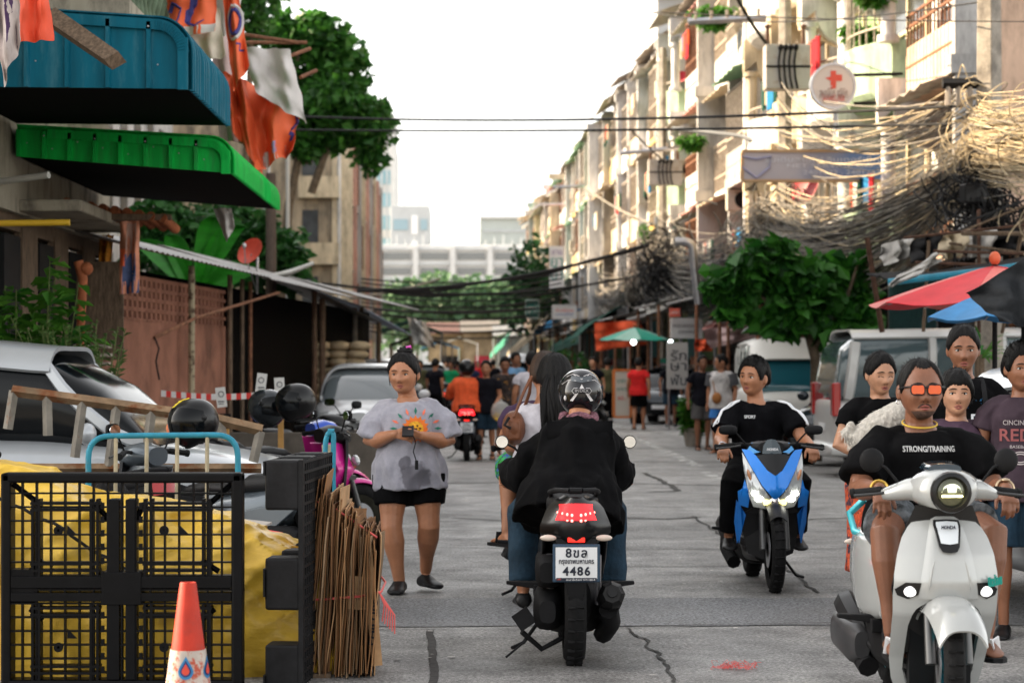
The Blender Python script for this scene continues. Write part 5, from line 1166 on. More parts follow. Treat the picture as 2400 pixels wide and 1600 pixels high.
for (a,c,w_,z0,z1,mt,lb) in ((95,25.5,.55,2.0,2.7,M('dull_sheet',(.14,.13,.11),.7,.2,var=.3),'dull grey sheet-metal panel behind the bushy plants'),(230,25.8,.5,1.55,2.6,woodm,'tall brown door panel right of the bushy plants')):
    b=MB(); b.box((XA(a,c),c,(z0+z1)/2),(w_,.05,z1-z0)); tag(b.build('panel',mt,smooth=0),lb,'panel')
b=MB()
for k in range(7): b.box((XA(213,25)+.02*(k%2),25,1.15+.1*k*.9),(.36,.25,.035))
tag(b.build('slat_crate',M('grey_wood',(.32,.28,.23),.85,var=.25),smooth=0),'stack of pale slats behind the silver car roof','crate')
b=MB(); b.tube([W(180,600,24),W(190,640,24),W(185,760,24),W(183,815,24)],[.05,.05,.04,.04],12); b.ell(W(198,617,24),(.07,.07,.07),12); tag(b.build('vent_pipe',tilem),'clay coloured vent pipe among the left plants','pipe')
# cloth and banners
ban_o=M('banner_orange',(.75,.13,.045),.55,var=.12,vs=2,bump=.15,bs=6); ban_w=M('banner_white',(.58,.55,.53),.6,var=.1,vs=3,bump=.15,bs=6); ban_b=M('banner_blue',(.05,.05,.22),.6); ban_t=M('banner_faded',(.40,.25,.2),.7,var=.4,vs=6,stretch=(1,1,.4))
def cloth(name,label,Y,corners,mat,fold=.05,nf=5,seed=0,nu=30,nv=24,cat='banner',prints=(),back=None):
    """corners: tl,tr,br,bl pixel positions; hangs at distance Y with folds"""
    c=[W(a,b_,Y) for a,b_ in corners]; o=sum((p for p in c),V((0,0,0)))/4; t=thing(name,label,cat,o)
    def fn(u,v):
        p=c[0].lerp(c[1],u).lerp(c[3].lerp(c[2],u),v)-o
        f=math.sin(u*nf*PI+seed+v*2)*fold+noise.noise(V((u*4+seed,v*3,seed)))*fold*1.5+math.sin(v*3.5+u*5)*fold*.6
        e=noise.noise(V((u*4+seed,v*4,2)))*min(.03,fold*.25)*(abs(2*u-1)**6+abs(2*v-1)**6)
        return p+V((e,f,e))
    m=MB(); m.grid(fn,nu,nv,thick=.004); cl=m.build('cloth',mat,t,smooth=60)
    for (u0,u1,v0,v1,mt) in prints:
        m=MB(); m.grid(lambda u,v:fn(lerp(u0,u1,u)+.01*math.sin(v*6),lerp(v0,v1,v))+V((0,-.006,0)),10,10,thick=.001); m.build('print',mt,t,smooth=60)
    return t,fn
def swirl(t,fn,pts,w,mat):
    m=MB(); P=[]
    for (a,b_),(c,d) in zip(pts,pts[1:]):
        for i in range(6): P.append(fn(lerp(a,c,i/6),lerp(b_,d,i/6))+V((0,-.012,0)))
    P.append(fn(*pts[-1])+V((0,-.012,0))); m.tube(P,w,6,flat=.25,up=(0,1,0)); m.build('print',mat,t)
S_=[(.25,.25),(.45,.15),(.65,.25),(.6,.45),(.4,.55),(.35,.75),(.55,.85),(.75,.75)]
t,fn=cloth('hanging_banner','orange banner with dark blue swirls hanging at the top beside the teal awning',24,[(370,-40),(500,-40),(492,72),(398,88)],ban_o,.05,4,1,prints=[(.0,1,.84,1,ban_w)]); swirl(t,fn,[(.05,.55),(.15,.4),(.28,.5),(.2,.7),(.08,.85)],.035,ban_b); swirl(t,fn,[(.4,.2),(.55,.3),(.5,.6),(.35,.75)],.035,ban_b); swirl(t,fn,S_,.02,ban_b)
cloth('hanging_banner','cream cloth hanging below the orange banner at the top',24.4,[(415,50),(502,18),(518,128),(448,152)],M('cream_cloth',(.52,.46,.37),.7,var=.12,bump=.2,bs=6),.05,4,2)
cloth('hanging_banner','pale lilac strip of cloth hanging between the top banners',25.2,[(482,-30),(560,-30),(545,60),(505,95)],ban_w,.04,3,7)
cloth('hanging_banner','long faded pink cloth strip hanging behind the awning tips',26.2,[(484,100),(520,80),(560,330),(505,320)],M('faded_pink',(.48,.36,.34),.7,var=.1),.05,3,4)
t,fn=cloth('hanging_banner','narrow orange banner with a blue ring and white border left of the tree',25,[(510,-20),(545,-30),(573,150),(535,210)],ban_o,.05,3,5); 
for k in (0,): 
    m=MB(); m.tube([fn(.55+.3*math.cos(q),.38+.13*math.sin(q))+V((0,-.014,0)) for q in [2*PI*i/20 for i in range(20)]],.022,6,close=True); m.build('print',ban_b,t)
    m=MB(); m.tube([fn(.55+.42*math.cos(q),.38+.18*math.sin(q))+V((0,-.010,0)) for q in [2*PI*i/20 for i in range(20)]],.02,6,close=True); m.build('print',ban_w,t)
swirl(t,fn,[(.5,.62),(.7,.66),(.6,.72),(.85,.76)],.012,ban_b)
t,fn=cloth('hanging_banner','big orange banner with dark lettering flapping over the green awning tip',26,[(522,178),(692,212),(672,345),(585,405)],ban_o,.16,4,8,prints=[(.25,.8,.82,1,ban_w),(.45,.7,.76,.9,M('banner_lilac',(.3,.28,.5),.6))]); 
swirl(t,fn,[(.93,.02),(.97,.15)],.03,inkm); swirl(t,fn,[(.98,.28),(.93,.34),(.96,.42),(.99,.5),(.93,.56),(.90,.62)],.03,ban_b); swirl(t,fn,[(.80,.04),(.86,.1),(.83,.18)],.03,inkm); swirl(t,fn,[(.88,.66),(.95,.7),(.9,.78)],.025,ban_b)
cloth('hanging_banner','large white back side of a folded banner above the orange one',25.6,[(556,106),(668,116),(702,282),(590,215)],ban_w,.08,3,9)
cloth('hanging_banner','dark orange lower fold of the banner hanging down by the green awning',25.8,[(512,165),(566,185),(600,400),(535,300)],M('banner_dark',(.62,.09,.03),.5,var=.15),.08,3,3)
cloth('hanging_banner','narrow white cloth tail hanging below the green awning tip',26,[(488,478),(532,478),(540,520),(520,556)],ban_w,.03,3,6)
cloth('hanging_banner','red cloth hanging at the top left corner',14.5,[(28,-60),(105,-60),(122,92),(48,98)],M('cloth_red',(.72,.09,.04),.6,var=.1,bump=.2,bs=8),.03,3,2)
cloth('hanging_banner','white and purple cloth strip at the top left edge',14.3,[(-30,-50),(38,-50),(48,90),(8,200)],M('cloth_pale',(.42,.36,.34),.7,var=.3,bump=.2,bs=8),.04,3,5,prints=[(.5,.8,.0,.95,M('cloth_purple',(.05,.02,.07),.7))])
t,fn=cloth('hanging_banner','long vertical orange and blue banner hanging under the tiled canopy',23.5,[(274,508),(321,508),(318,672),(276,676)],M('banner_mix',(.50,.20,.12),.6,var=.45,vs=7,stretch=(1,1,.5)),.03,3,2,prints=[(.15,1,.45,1,M('banner_navy',(.05,.07,.15),.6,var=.4,vs=8)),(.35,.85,.03,.4,ban_t),(.05,.3,.38,.62,ban_o)])
cloth('hanging_banner','torn orange cloth strip behind the vertical banner',26.5,[(228,540),(262,540),(245,700),(222,705)],M('marigold',(.6,.25,.03),.8,var=.5,vs=12),.05,4,9)
for a,c,Y,lb in (((480,68),(682,98),27,'upper rod holding the top banners'),((484,98),(705,98),27.4,'level rod behind the narrow orange banner'),((664,130),(712,112),26.6,'short pole end in front of the tree crown'),((690,178),(726,162),26.6,'lower short pole end in front of the tree crown')):
    b=MB(); b.tube([W(*a,Y),W(*c,Y+.3)],.022,8); tag(b.build('flag_rod',rust),lb,'rod')
# ---------------------------------------------------------------- foliage
def leafcloud(name,label,cat,loc,blobs,n,size,c1,c2,key,trunk=None,long=2.0,seed=0,kind=None,stems=None,droop=.3,group=None):
    t=thing(name,label,cat,loc,group=group); r=random.Random(seed); lo=V(loc); m=MB(); tot=sum(b[3]*b[4]*b[5] if 0 else (b[3]*b[4]+b[4]*b[5]+b[3]*b[5]) for b in blobs)
    for (x,y,z,rx,ry,rz) in blobs:
        k=int(n*(rx*ry+ry*rz+rx*rz)/tot)
        for i in range(k):
            d=V((r.gauss(0,1),r.gauss(0,1),r.gauss(0,1))).normalized(); q=.35+.65*r.random()**.55
            cl=noise.noise(V((d.x*2.6+seed,d.y*2.6,d.z*2.6+x)))
            if cl<-.12 and r.random()<.85: continue
            q*=1+.45*cl; p=V((x,y,z))+V((d.x*rx,d.y*ry,d.z*rz))*q
            a=V((r.gauss(0,1),r.gauss(0,1),r.gauss(0,.6)-droop)).normalized(); b=a.orthogonal(); b.rotate(Matrix.Rotation(r.random()*6.28,3,a)); s=size*(.4+1.15*r.random()**1.6); w_=s/long
            nb_=a.cross(b)*s*.12
            m.add([p,p+a*s*.5+b*w_*.5+nb_,p+a*s,p+a*s*.5-b*w_*.5+nb_],[(0,1,2),(0,2,3)])
    m.build('crown' if cat=='tree' else 'foliage',foliage(key,c1,c2),t,smooth=0)
    if trunk:
        tb=MB()
        for path,r0,r1 in trunk: k=len(path); tb.tube([V(p) for p in path],[lerp(r0,r1,i/(k-1)) for i in range(k)],10)
        tb.build('trunk' if cat=='tree' else 'stem',M('bark',(.12,.09,.06),.9,var=.3,vs=6,bump=.5,bs=20),t,smooth=60)
    return t
TY=84; k=TY/F; 
def tb(px,py,rx,rz,dy=0): p=W(px,py,TY); return (p.x+5.6,dy,p.z,rx*k,rx*k*.9,rz*k)
leafcloud('tree','tall dark green tree rising behind the hanging banners at left','tree',(-5.6,TY,0),[tb(735,80,68,48),tb(690,150,60,80,.5),tb(790,165,52,60),tb(770,235,80,55,-.4),tb(840,290,62,62),tb(700,265,60,60),tb(860,260,35,30,.3),tb(850,350,35,38),tb(640,70,45,40),tb(800,130,35,30),tb(700,330,45,35),tb(765,310,45,35),tb(650,300,40,40)],10500,.36,(.010,.06,.008),(.06,.20,.025),'leaf_tree',
  trunk=[([(-1.1,0,0),(-1.0,0,4),(-.8,.1,7),(0,0,11)],.24,.12),([(0,0,7.5),(.9,-.2,10),(1.9,0,10.8)],.15,.06),([(0,0,9),(-.7,.2,11.5),(-.2,0,13)],.13,.05),([(-.1,0,8.5),(.6,.2,11.5),(.8,0,12.7)],.12,.05)],seed=3,long=1.8)
leafcloud('tree','sparse green tree crown at the very top behind the banners','tree',(-6.6,70,0),[(W(575,20,70).x+6.6,0,W(575,20,70).z,.8,.7,.9),(W(585,70,70).x+6.6,.3,W(585,70,70).z-.0,.5,.5,.6),(W(560,-30,70).x+6.6,0,W(560,-30,70).z,1.1,.9,.8)],1500,.3,(.015,.06,.012),(.06,.15,.03),'leaf_tree',trunk=[([(0,0,0),(0,0,6),(.2,0,11)],.2,.08)],seed=8)
leafcloud('shrub','dense green shrubs growing behind the low shed roof','shrub',(-4.2,48,0),[(XA(420,48)+4.2,0,ZA(560,48),1.0,.8,.8),(XA(520,48)+4.2,1,ZA(540,48),.9,.8,.75),(XA(600,48)+4.2,.5,ZA(590,48),.8,.8,.8),(XA(650,48)+4.2,0,ZA(600,48),.45,.6,.6),(XA(370,48)+4.2,0,ZA(530,48),.5,.7,.8)],5200,.26,(.010,.055,.010),(.03,.13,.02),'leaf_shrub',trunk=[([(-.8,0,0),(-.8,0,2.8)],.1,.05),([(0,0,0),(.1,0,2.8)],.1,.05)],seed=5)
t=thing('banana_plant','banana plant with broad torn leaves behind the low shed roof','plant',(XA(450,44),44,0)); r=random.Random(4); lm=M('banana_leaf',(.02,.20,.012),.4,var=.2,vs=3,stretch=(1,1,4))
b=MB(); b.tube([(0,0,0),(0,0,3)],[.16,.10],12); b.build('stem',M('banana_stem',(.18,.2,.07),.7),t)
for (dx,dz,L_,a0) in ((-.4,3.6,1.2,1.9),(.1,3.75,1.5,.9),(-.15,3.5,1.5,2.4),(.45,3.2,1.2,.3),(.25,3.9,1.3,1.3)):
    b=MB(); b.grid(lambda u,v:V((dx*.3+math.cos(a0)*L_*v+ -math.sin(a0)*(u-.5)*.42*math.sin(PI*min(1,v*.9+.1)), -.3*v+abs(u-.5)*-.2,2.9+(dz-2.9)*math.sin(v*1.9)+math.sin(a0)*L_*.25*v+math.cos(a0)*(u-.5)*.42*math.sin(PI*min(1,v*.9+.1)))),6,14,thick=.004); b.build('leaf',lm,t,smooth=60)
def leafy_stems(t,n,h,spread,L_,seed,mat,droop=.6,wl=.22,up=1.0,bare=.35):
    r=random.Random(seed); st=MB(); m=MB()
    for i in range(n):
        a=r.random()*6.28; q=spread*math.sqrt(r.random()); top=V((math.cos(a)*q*1.5,math.sin(a)*q*1.1,h*(.6+.4*r.random()))); base=V((math.cos(a)*q*.5,math.sin(a)*q*.4,0)); mid=base.lerp(top,.5)+V((r.gauss(0,.04),r.gauss(0,.04),0)); st.tube([base,mid,top],[.012,.009,.004],5)
        k=int(26*h); 
        for j in range(k):
            f=bare+(1-bare)*j/k; p=base.lerp(mid,f*2) if f<.5 else mid.lerp(top,f*2-1); b=r.random()*6.28; d=V((math.cos(b),math.sin(b),up*(.2+.8*r.random()))).normalized(); s=L_*(.6+.6*r.random()); sd=d.cross(V((0,0,1))).normalized()*s*wl; e=p+d*s+V((0,0,-droop*s)); c=p.lerp(e,.5)+V((0,0,.16*s))
            m.add([p,c+sd,e,c-sd],[(0,1,2),(0,2,3)])
    st.build('stem',M('green_stem',(.10,.13,.04),.7),t); m.build('foliage',mat,t,smooth=0)
pl1=foliage('leaf_bright',(.02,.12,.012),(.10,.26,.03)); pl2=foliage('leaf_pale',(.05,.13,.03),(.16,.26,.08))
t=thing('potted_bush','broad-leaved green bush at the left edge above the silver car','bush',(XA(60,21),21,.6)); leafy_stems(t,16,1.95,.42,.26,3,pl1,.7,.2)
t=thing('potted_bush','fine-leaved pale green bush beside the broad-leaved one','bush',(XA(165,20.5),20.5,.75)); leafy_stems(t,44,1.15,.36,.10,5,pl2,.2,.25,1.0,.1)
t=thing('potted_bush','low dark green bush behind the silver car roof at the left edge','bush',(XA(20,20.6),20.6,.7)); leafy_stems(t,40,.85,.4,.12,6,foliage('leaf_mid',(.012,.07,.012),(.05,.16,.03)),.2,.3,1.0,.05)
for (px,Y,z,lb) in ((60,21,.6,'left'),(165,20.5,.75,'right')):
    b=MB(); b.lathe([(.22,-.6 if z<.7 else -.75),(.28,0),(.26,.02),(.24,-.02)],16,(XA(px,Y),Y,z)); tag(b.build('plant_pot',tilem),'clay tub under the %s of the two tall left bushes'%lb,'pot')
# ---------------------------------------------------------------- the low shed
A0=V((-3.72,26,2.73)); B0=V((-1.45,55,2.79))
def AB(t,off=0,z=0): p=A0.lerp(B0,t); d=(B0-A0).normalized(); n_=V((-d.y,d.x,0)); return V((p.x,p.y,z))+n_*off
t=thing('market_shed','long low market shed with a corrugated roof along the left side','shed',A0); t.location=(0,0,0)
pinkw=M('pink_wall',(.27,.125,.085),.95,spec=.1,var=.2,vs=1.2,dirt=(.07,.04,.03),ds=.9,dlo=.52,dhi=.75,bump=.2,bs=14)
m=MB(); a,b=AB(.0,.35),AB(.27,.35); 
m.add([a,b,b+V((0,0,2.0)),a+V((0,0,2.0))]+[p+V((-.15,0,0)) for p in (a,b,b+V((0,0,2.0)),a+V((0,0,2.0)))],[(0,1,2,3),(7,6,5,4),(3,2,6,7),(0,3,7,4),(1,5,6,2)]); m.build('wall',pinkw,t,smooth=0)
m=MB(); T=lambda u,z:a.lerp(b,u)+V((0,0,z))
dn=V((1,-.08,0)).normalized()
nc=30;nr_=4
for i in range(nc+1):
    u=i/nc; p0=T(u,2.0); p1=T(min(1,u+.012),2.0); m.add([p0,p1,p1+V((0,0,.5)),p0+V((0,0,.5))]+[p+V((-.1,0,0)) for p in (p0,p1,p1+V((0,0,.5)),p0+V((0,0,.5)))],[(0,1,2,3),(0,3,7,4),(1,5,6,2),(7,6,5,4)])
for j in range(nr_+1):
    z=2.0+.5*j/nr_; p0=T(0,z);p1=T(1,z); m.add([p0,p1,p1+V((0,0,.045)),p0+V((0,0,.045))]+[p+V((-.1,0,0)) for p in (p0,p1,p1+V((0,0,.045)),p0+V((0,0,.045)))],[(0,1,2,3),(3,2,6,7),(0,4,5,1),(7,6,5,4)])
m.build('vent_block',pinkw,t,smooth=0)
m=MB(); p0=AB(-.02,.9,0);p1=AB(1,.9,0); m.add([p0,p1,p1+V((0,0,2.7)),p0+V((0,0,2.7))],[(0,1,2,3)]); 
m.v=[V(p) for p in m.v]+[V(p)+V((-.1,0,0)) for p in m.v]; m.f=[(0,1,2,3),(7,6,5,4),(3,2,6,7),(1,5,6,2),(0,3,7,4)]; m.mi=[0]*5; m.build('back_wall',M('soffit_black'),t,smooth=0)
rfm=M('old_roof_sheet',(.20,.19,.18),.5,.5,var=.3,vs=3,dirt=(.12,.07,.05),ds=3)
for i,(u0,u1,dz,sl_) in enumerate(((-.02,.30,0,.45),(.30,.62,-.02,.5),(.62,1.03,.03,.45))):
    m=MB(); p0=AB(u0,1.5,2.75+dz+sl_);p1=AB(u1,1.5,2.75+dz+sl_); q0=AB(u0,-.15,2.75+dz); q1=AB(u1,-.15,2.75+dz); n=int(60*(u1-u0)/.3)
    m.grid(lambda u,v:p0.lerp(p1,u).lerp(q0.lerp(q1,u),v)+V((0,0,.010*math.cos(u*n*PI))),n*2,6,thick=.01); m.build('roof',rfm,t,smooth=60)
for (px,Y,wd_,mt) in ((440,30.5,.07,M('painted_post',(.35,.3,.2),.8,dirt=(.08,.05,.03),ds=8,dlo=.5,dhi=.6)),(528,33.5,.06,woodm),(556,35,.05,woodm),(575,36,.05,rust),(740,45,.10,woodm),(815,52,.09,conc)):
    b=MB(); x=XA(px,Y); b.tube([(x,Y,0),(x,Y,2.75)],wd_*.6,8); b.build('post',mt,t)
b=MB(); b.tube([W(355,775,29),W(450,730,30),W(640,672,36)],.022,8); b.build('brace',rust,t)
b=MB(); b.tube([W(355,775,28.9),W(365,800,28.9),W(358,830,28.9),W(366,872,28.9)],.012,6); b.build('hook_rope',blackm,t)
b=MB(); 
for i in range(2): b.box(V((XA(450,31),31,.4+.45*i)),(.9,.06,.06))
b.build('rail',blackm,t,smooth=0)
# second roofs further along
for i,(px0,py0,px1,py1,Y0,Y1,mt,lb) in enumerate(((722,668,870,740,44,52,rfm,'sagging corrugated stall roof beyond the shed'),(830,705,945,770,54,68,M('blue_roof',(.05,.08,.14),.5,.3,var=.3),'dark blue stall roof beyond the sagging one'))):
    t2=thing('stall_roof',lb,'stall roof',(0,0,0)); p0,p1=W(px0,py0,Y0),W(px1,py1,Y1); t2.location=p0; m=MB(); m.grid(lambda u,v:(p1-p0)*u+V((-1.6*(1-v),.0,.55*(1-v)))+V((0,0,.02*math.cos(u*60*PI))),100,3,thick=.01); m.build('roof',mt,t2,smooth=60)
    b=MB(); b.tube([(p1-p0)+V((0,0,.0)),(p1-p0)+V((0,0,-p1.z))],.05,8); b.tube([V((0,0,-.0)),V((0,0,-p0.z))],.05,8); b.build('post',woodm,t2)
sk=thing('sack_pile','pile of pale sacks stacked between the shed posts','sack pile',(XA(780,47),47,0)); r=random.Random(2); sm_=M('sack',(.42,.34,.22),.9,var=.25,vs=3,bump=.3,bs=10)
for i in range(12):
    for k in range(3): b=MB(); b.ell((-.38+.36*k+r.gauss(0,.03),r.gauss(0,.05),.12+.16*i),(.24,.3,.10),10); b.build('sack',sm_,sk,smooth=70)
cloth('tarpaulin','grey-white tarpaulin slumped over the far end of the stall roofs',62,[(935,728),(975,738),(1002,800),(950,790)],M('tarp_grey',(.38,.37,.35),.7,var=.2,bump=.3,bs=6),.25,3,4,cat='tarpaulin')
# pole, dish, pipes on the shed roof
b=MB(); b.tube([(XA(624,44),44,0),(XA(622,44),44,5.0)],[.11,.09],8); tag(b.build('utility_pole',M('dark_wood_pole',(.10,.075,.06),.9,var=.3,vs=8,stretch=(8,8,1)),smooth=50),'dark wooden utility pole behind the red dish on the shed','pole')
b=MB(); b.tube([(XA(661,60),60,0),(XA(661,60),60,6.8)],.05,8); tag(b.build('utility_pole',pvcm),'thin pale pole right of the dark wooden pole','pole')
def dish(px,py,Y,r,label,yaw=25,tilt=60,mat=None,leg=.55):
    c=W(px,py,Y); t=thing('satellite_dish',label,'satellite dish',c,R(yaw)); m=MB(); T=Matrix.Rotation(R(tilt),4,'X'); m.T=T; m.lathe([(.001,-.16*r),(r*.4,-.13*r),(r*.75,-.04*r),(r,.1*r),(r*1.01,.12*r),(r*.99,.12*r),(r*.75,-.01*r),(r*.4,-.10*r),(.001,-.13*r)],32); m.build('reflector',mat or M('dish_red',(.55,.06,.03),.45,var=.15),t,smooth=60)
    m=MB(); m.tube([V((0,.0,-.05)),V((.05,.1,-.4*r)),V((.05,.1,-leg-r*.5))],.022,8); m.tube([V((-.05,-.05,-r*.5)),V((.05,.1,-leg-.1))],.012,6); m.build('mount',steel,t)
    m=MB(); f=T@V((0,0,r*.75)); m.tube([T@V((0,-r,.1*r)),f],.01,6); m.ell(f,(.035,.035,.05),10); m.build('feed_horn',steel,t)
    return t
dish(576,578,38,.23,'big red satellite dish standing on the shed roof',-35,62)
pp=thing('pipe_pile','loose grey plastic pipes lying on the shed roof by the wooden pole','pipe pile',W(650,636,42)); 
for i in range(6):
    b=MB(); b.tube([(-.35+.05*i,.1*i,.0),(.12+.07*i,.1*i+.3,.10+.035*i)],.035,10); b.build('pipe',pvcm,pp)
# barrier tape with notices
tp=thing('barrier_tape','red and white barrier tape strung across the shed front','tape',W(370,905,24)); m=MB(); m2=MB()
P=[W(lerp(370,600,i/40),903+6*math.sin(i/40*PI)+4*(i/40),24) for i in range(41)]
for i in range(40):
    a,b=P[i]-P[0]+V((XA(370,24)*0,0,0)),P[i+1]-P[0]; (m if (i//2)%2 else m2).add([a+V((0,0,.03)),b+V((0,0,.03)),b-V((0,0,.03)),a-V((0,0,.03)),a+V((0,.004,.03)),b+V((0,.004,.03)),b+V((0,.004,-.03)),a+V((0,.004,-.03))],[(0,1,2,3),(7,6,5,4),(0,4,5,1),(3,2,6,7)])
tp.location=P[0]; m.build('red_band',M('tape_red',(.7,.05,.04),.4),tp,smooth=0); m2.build('white_band',M('tape_white',(.75,.72,.7),.4),tp,smooth=0)
for (px,py,an,lb) in ((600,880,.12,'topmost'),(642,890,-.05,'rightmost'),(508,912,-.12,'lowest')):
    c=W(px,py,23); t=thing('notice','white paper notice with a printed mark hung on the tape, %s of the three'%lb,'notice',c); m=MB(); m.box((0,0,0),(.095,.004,.19),T=Matrix.Rotation(an,4,'Y')); m.build('sheet',M('paper',(.7,.69,.66),.7),t,smooth=0)
    m=MB(); m.tube([(.025*math.cos(q),-.004,.03+.025*math.sin(q)) for q in [2*PI*k/14 for k in range(14)]],.004,5,close=True); m.bx(-.03,.03,-.006,-.003,-.045,-.035); m.bx(-.025,.025,-.006,-.003,-.065,-.058); m.build('print',inkm,t)
for (px,Y,z) in ((595,22.6,.95),(645,22.8,1.0),(520,22.6,.9)): b=MB(); b.box((XA(px,Y),Y,z/2),(.05,.05,z)); tag(b.build('barrier_post',M('barrier_wood',(.45,.25,.08),.8,var=.2),smooth=0),'%s wooden stake holding the barrier tape'%{595:'middle',645:'right-hand',520:'left-hand'}[px],'stake')
low=MB(); low.box((XA(560,23.6),23.6,.42),(2.6,.12,.84)); tag(low.build('low_wall',M('dark_render',(.10,.085,.07),.9,var=.3,vs=3),smooth=0,bevel=.01),'low dark rendered wall under the barrier tape','wall')
# ---------------------------------------------------------------- foreground: pallets, tarp, cardboard, cone, trolleys
PY=11.0; palm=M('pallet_plastic',(.0025,.0025,.003),.5,var=.3,vs=10,spec=.12)
pal=thing('plastic_pallet','black plastic grid pallet standing upright in the left foreground','pallet',(XA(281,PY),PY,0)); hw=.548; H_=.998
fr=MB()
for (x0,x1,z0,z1) in ((-hw,-hw+.045,0,H_),(hw-.05,hw,0,H_),(-hw,hw,H_-.045,H_),(-hw,hw,0,.06)): fr.bx(x0,x1,-.035,.10,z0+.0007*x0,z1)
fr.build('frame',palm,pal,smooth=0,bevel=.012)
cb=MB()
cb.bx(-.065,-.010,-.03,.10,.06,H_-.12); cb.bx(.018,.062,-.031,.10,.06,H_-.12); cb.bx(-hw+.045,hw-.05,-.033,.099,.415,.455); cb.bx(-hw+.045,hw-.05,-.0315,.101,.475,.53); cb.bx(-.09,.09,-.038,.11,.40,.55)
for sx in (-1,1):
    cb.bx(sx*hw*.98 if sx<0 else hw*.70,-hw*.72 if sx<0 else hw*.97,-.02,.09,.41,.56) if sx<0 else None
cb.build('cross_beam',palm,pal,smooth=0,bevel=.004)
gb=MB()
for i in range(17):
    x=-hw+.03+i*(2*hw-.06)/16; gb.bx(x-.0035,x+.0035,-.022,.02,.03,H_-.02)
for j in range(16):
    z=.03+j*(H_-.06)/15; gb.bx(-hw+.02,hw-.02,-.0215,.0205,z-.0035,z+.0035)
gb.build('grid',palm,pal,smooth=0)
g2=MB()
for (x0,x1) in ((-.405,-.11),(.105,.40)):
    for (z0,z1) in ((.09,.385),(.555,.86)):
        for a in (x0,x1,x0+.03,x1-.03): g2.bx(a-.006,a+.006,-.028,.05,z0-.04,z1+.02)
        for a in (z0,z1,z0+.03,z1-.03): g2.bx(x0-.01,x1+.01,-.0275,.0505,a-.006,a+.006)
        cx,cz=(x0+x1)/2,(z0+z1)/2; px_=cx-.03 if x0<0 else cx+(-.06); pz=cz-.03 if z0<.5 and 1 else cz+.03
        g2.T=Matrix.Translation(V((px_,-.02,pz)))@Matrix.Rotation(PI/2,4,'X'); g2.lathe([(.006,-.004),(.022,-.004),(.022,.004),(.006,.004),(.006,-.004)],16); g2.T=Matrix()
        g2.add([(cx+.01,-.023,cz+.01),(cx+.055,-.023,cz+.01),(cx+.01,-.023,cz+.055),(cx+.01,-.015,cz+.01),(cx+.055,-.015,cz+.01),(cx+.01,-.015,cz+.055)],[(0,1,2),(5,4,3),(0,3,4,1),(1,4,5,2),(2,5,3,0)])
for (ax,az,bx_,bz) in ((-hw+.05,H_-.05,-.38,.86),(hw-.05,H_-.05,.40,.86),(-.12,.86,-.06,.78),(.10,.86,.06,.78),(-.42,.55,-.36,.60),(.44,.55,.36,.60),(-.42,.38,-.36,.33),(.42,.38,.36,.33)): g2.tube([(ax,.0,az),(bx_,.0,bz)],.013,4)
for k in range(13):
    for xx in (-.087,.087): g2.bx(xx-.008,xx+.008,-.025,-.01,.09+.062*k,.12+.062*k)
g2.build('panel_rib',palm,pal,smooth=0)
# second pallet edge-on
p2=thing('plastic_pallet','dark grey plastic pallet seen edge-on beside the cardboard bundle','pallet',(XA(652,11.15),11.15,0),R(-4)); gm=M('pallet_grey',(.009,.009,.010),.6,spec=.2,var=.4,vs=10)
b=MB()
for z0,z1 in ((.82,1.05),(.36,.60),(0,.20)): b.bx(-.085,.075,-.02,.16,z0,z1)
for z0,z1 in ((.82,1.05),(.36,.60),(0,.20)): b.bx(-.08,.07,.45,.62,z0,z1); b.bx(-.08,.07,.92,1.08,z0,z1)
b.build('block',gm,p2,smooth=0,bevel=.012)
b=MB()
for j in range(22): z=.02+j*.0485; b.bx(.076,.088,-.02,1.08,z-.006,z+.006)
for i in range(16): y=-.012+i*.072; b.bx(.0765,.0875,y-.006,y+.006,0,1.05)
b.bx(.07,.092,-.022,.02,0,1.052); b.build('deck_grid',gm,p2,smooth=0)
b=MB(); b.bx(-.094,-.086,-.02,1.08,0,.06); b.bx(-.094,-.086,-.02,1.08,.98,1.045); b.bx(-.094,-.086,-.02,1.08,.42,.55); b.bx(-.092,.08,-.015,.05,.0,.03); b.build('deck_board',gm,p2,smooth=0)
# tarp mound
tarpm=M('yellow_tarp',(.60,.38,.04),.45,var=.10,vs=4,bump=.9,bs=5,stretch=(1,1,2.5),dirt=(.25,.15,.02),ds=2.5,dlo=.62,dhi=.85,coat=.15)
tm=thing('tarpaulin_mound','long load covered by a bright yellow tarpaulin behind the black pallet','tarpaulin',(XA(200,12.1),12.1,0))
def moundfn(u,v):
    x=-1.05+2.42*u; X=x
    top=interp([(-1.05,1.03),(-.43,.98),(0,.87),(.4,.77),(.75,.69),(1.0,.64),(1.17,.55),(1.30,.38),(1.37,.15)],x)
    d=interp([(-1.05,.62),(.6,.60),(1.1,.55),(1.3,.40),(1.37,.2)],x)
    a=-PI/2+PI*v; c,s=math.cos(a),math.sin(a)
    y=math.copysign(abs(s)**.75,s)*d; z=top*abs(c)**.55
    f=noise.noise(V((x*5,v*3,1)))*.05+.035*math.sin((x*5+z*13+v*6+3*noise.noise(V((x*2,z*2,0)))))*math.sin(PI*v)+noise.noise(V((x*2.5+z*3,v*9,4)))*.05+(1-2*abs(noise.noise(V((x*3+z*4,z*2,7)))))*.035
    f+=(1-2*abs(noise.noise(V((x*7+z*5,v*9,2)))))**2*.022+(1-2*abs(noise.noise(V((x*3-z*7,v*5,9)))))**3*.03-.02
    return V((X+f*.6,y-f*.9,max(.0,z+f*.5*abs(c))))
m=MB(); m.grid(moundfn,130,70,thick=.01); m.build('tarpaulin',tarpm,tm,smooth=80)
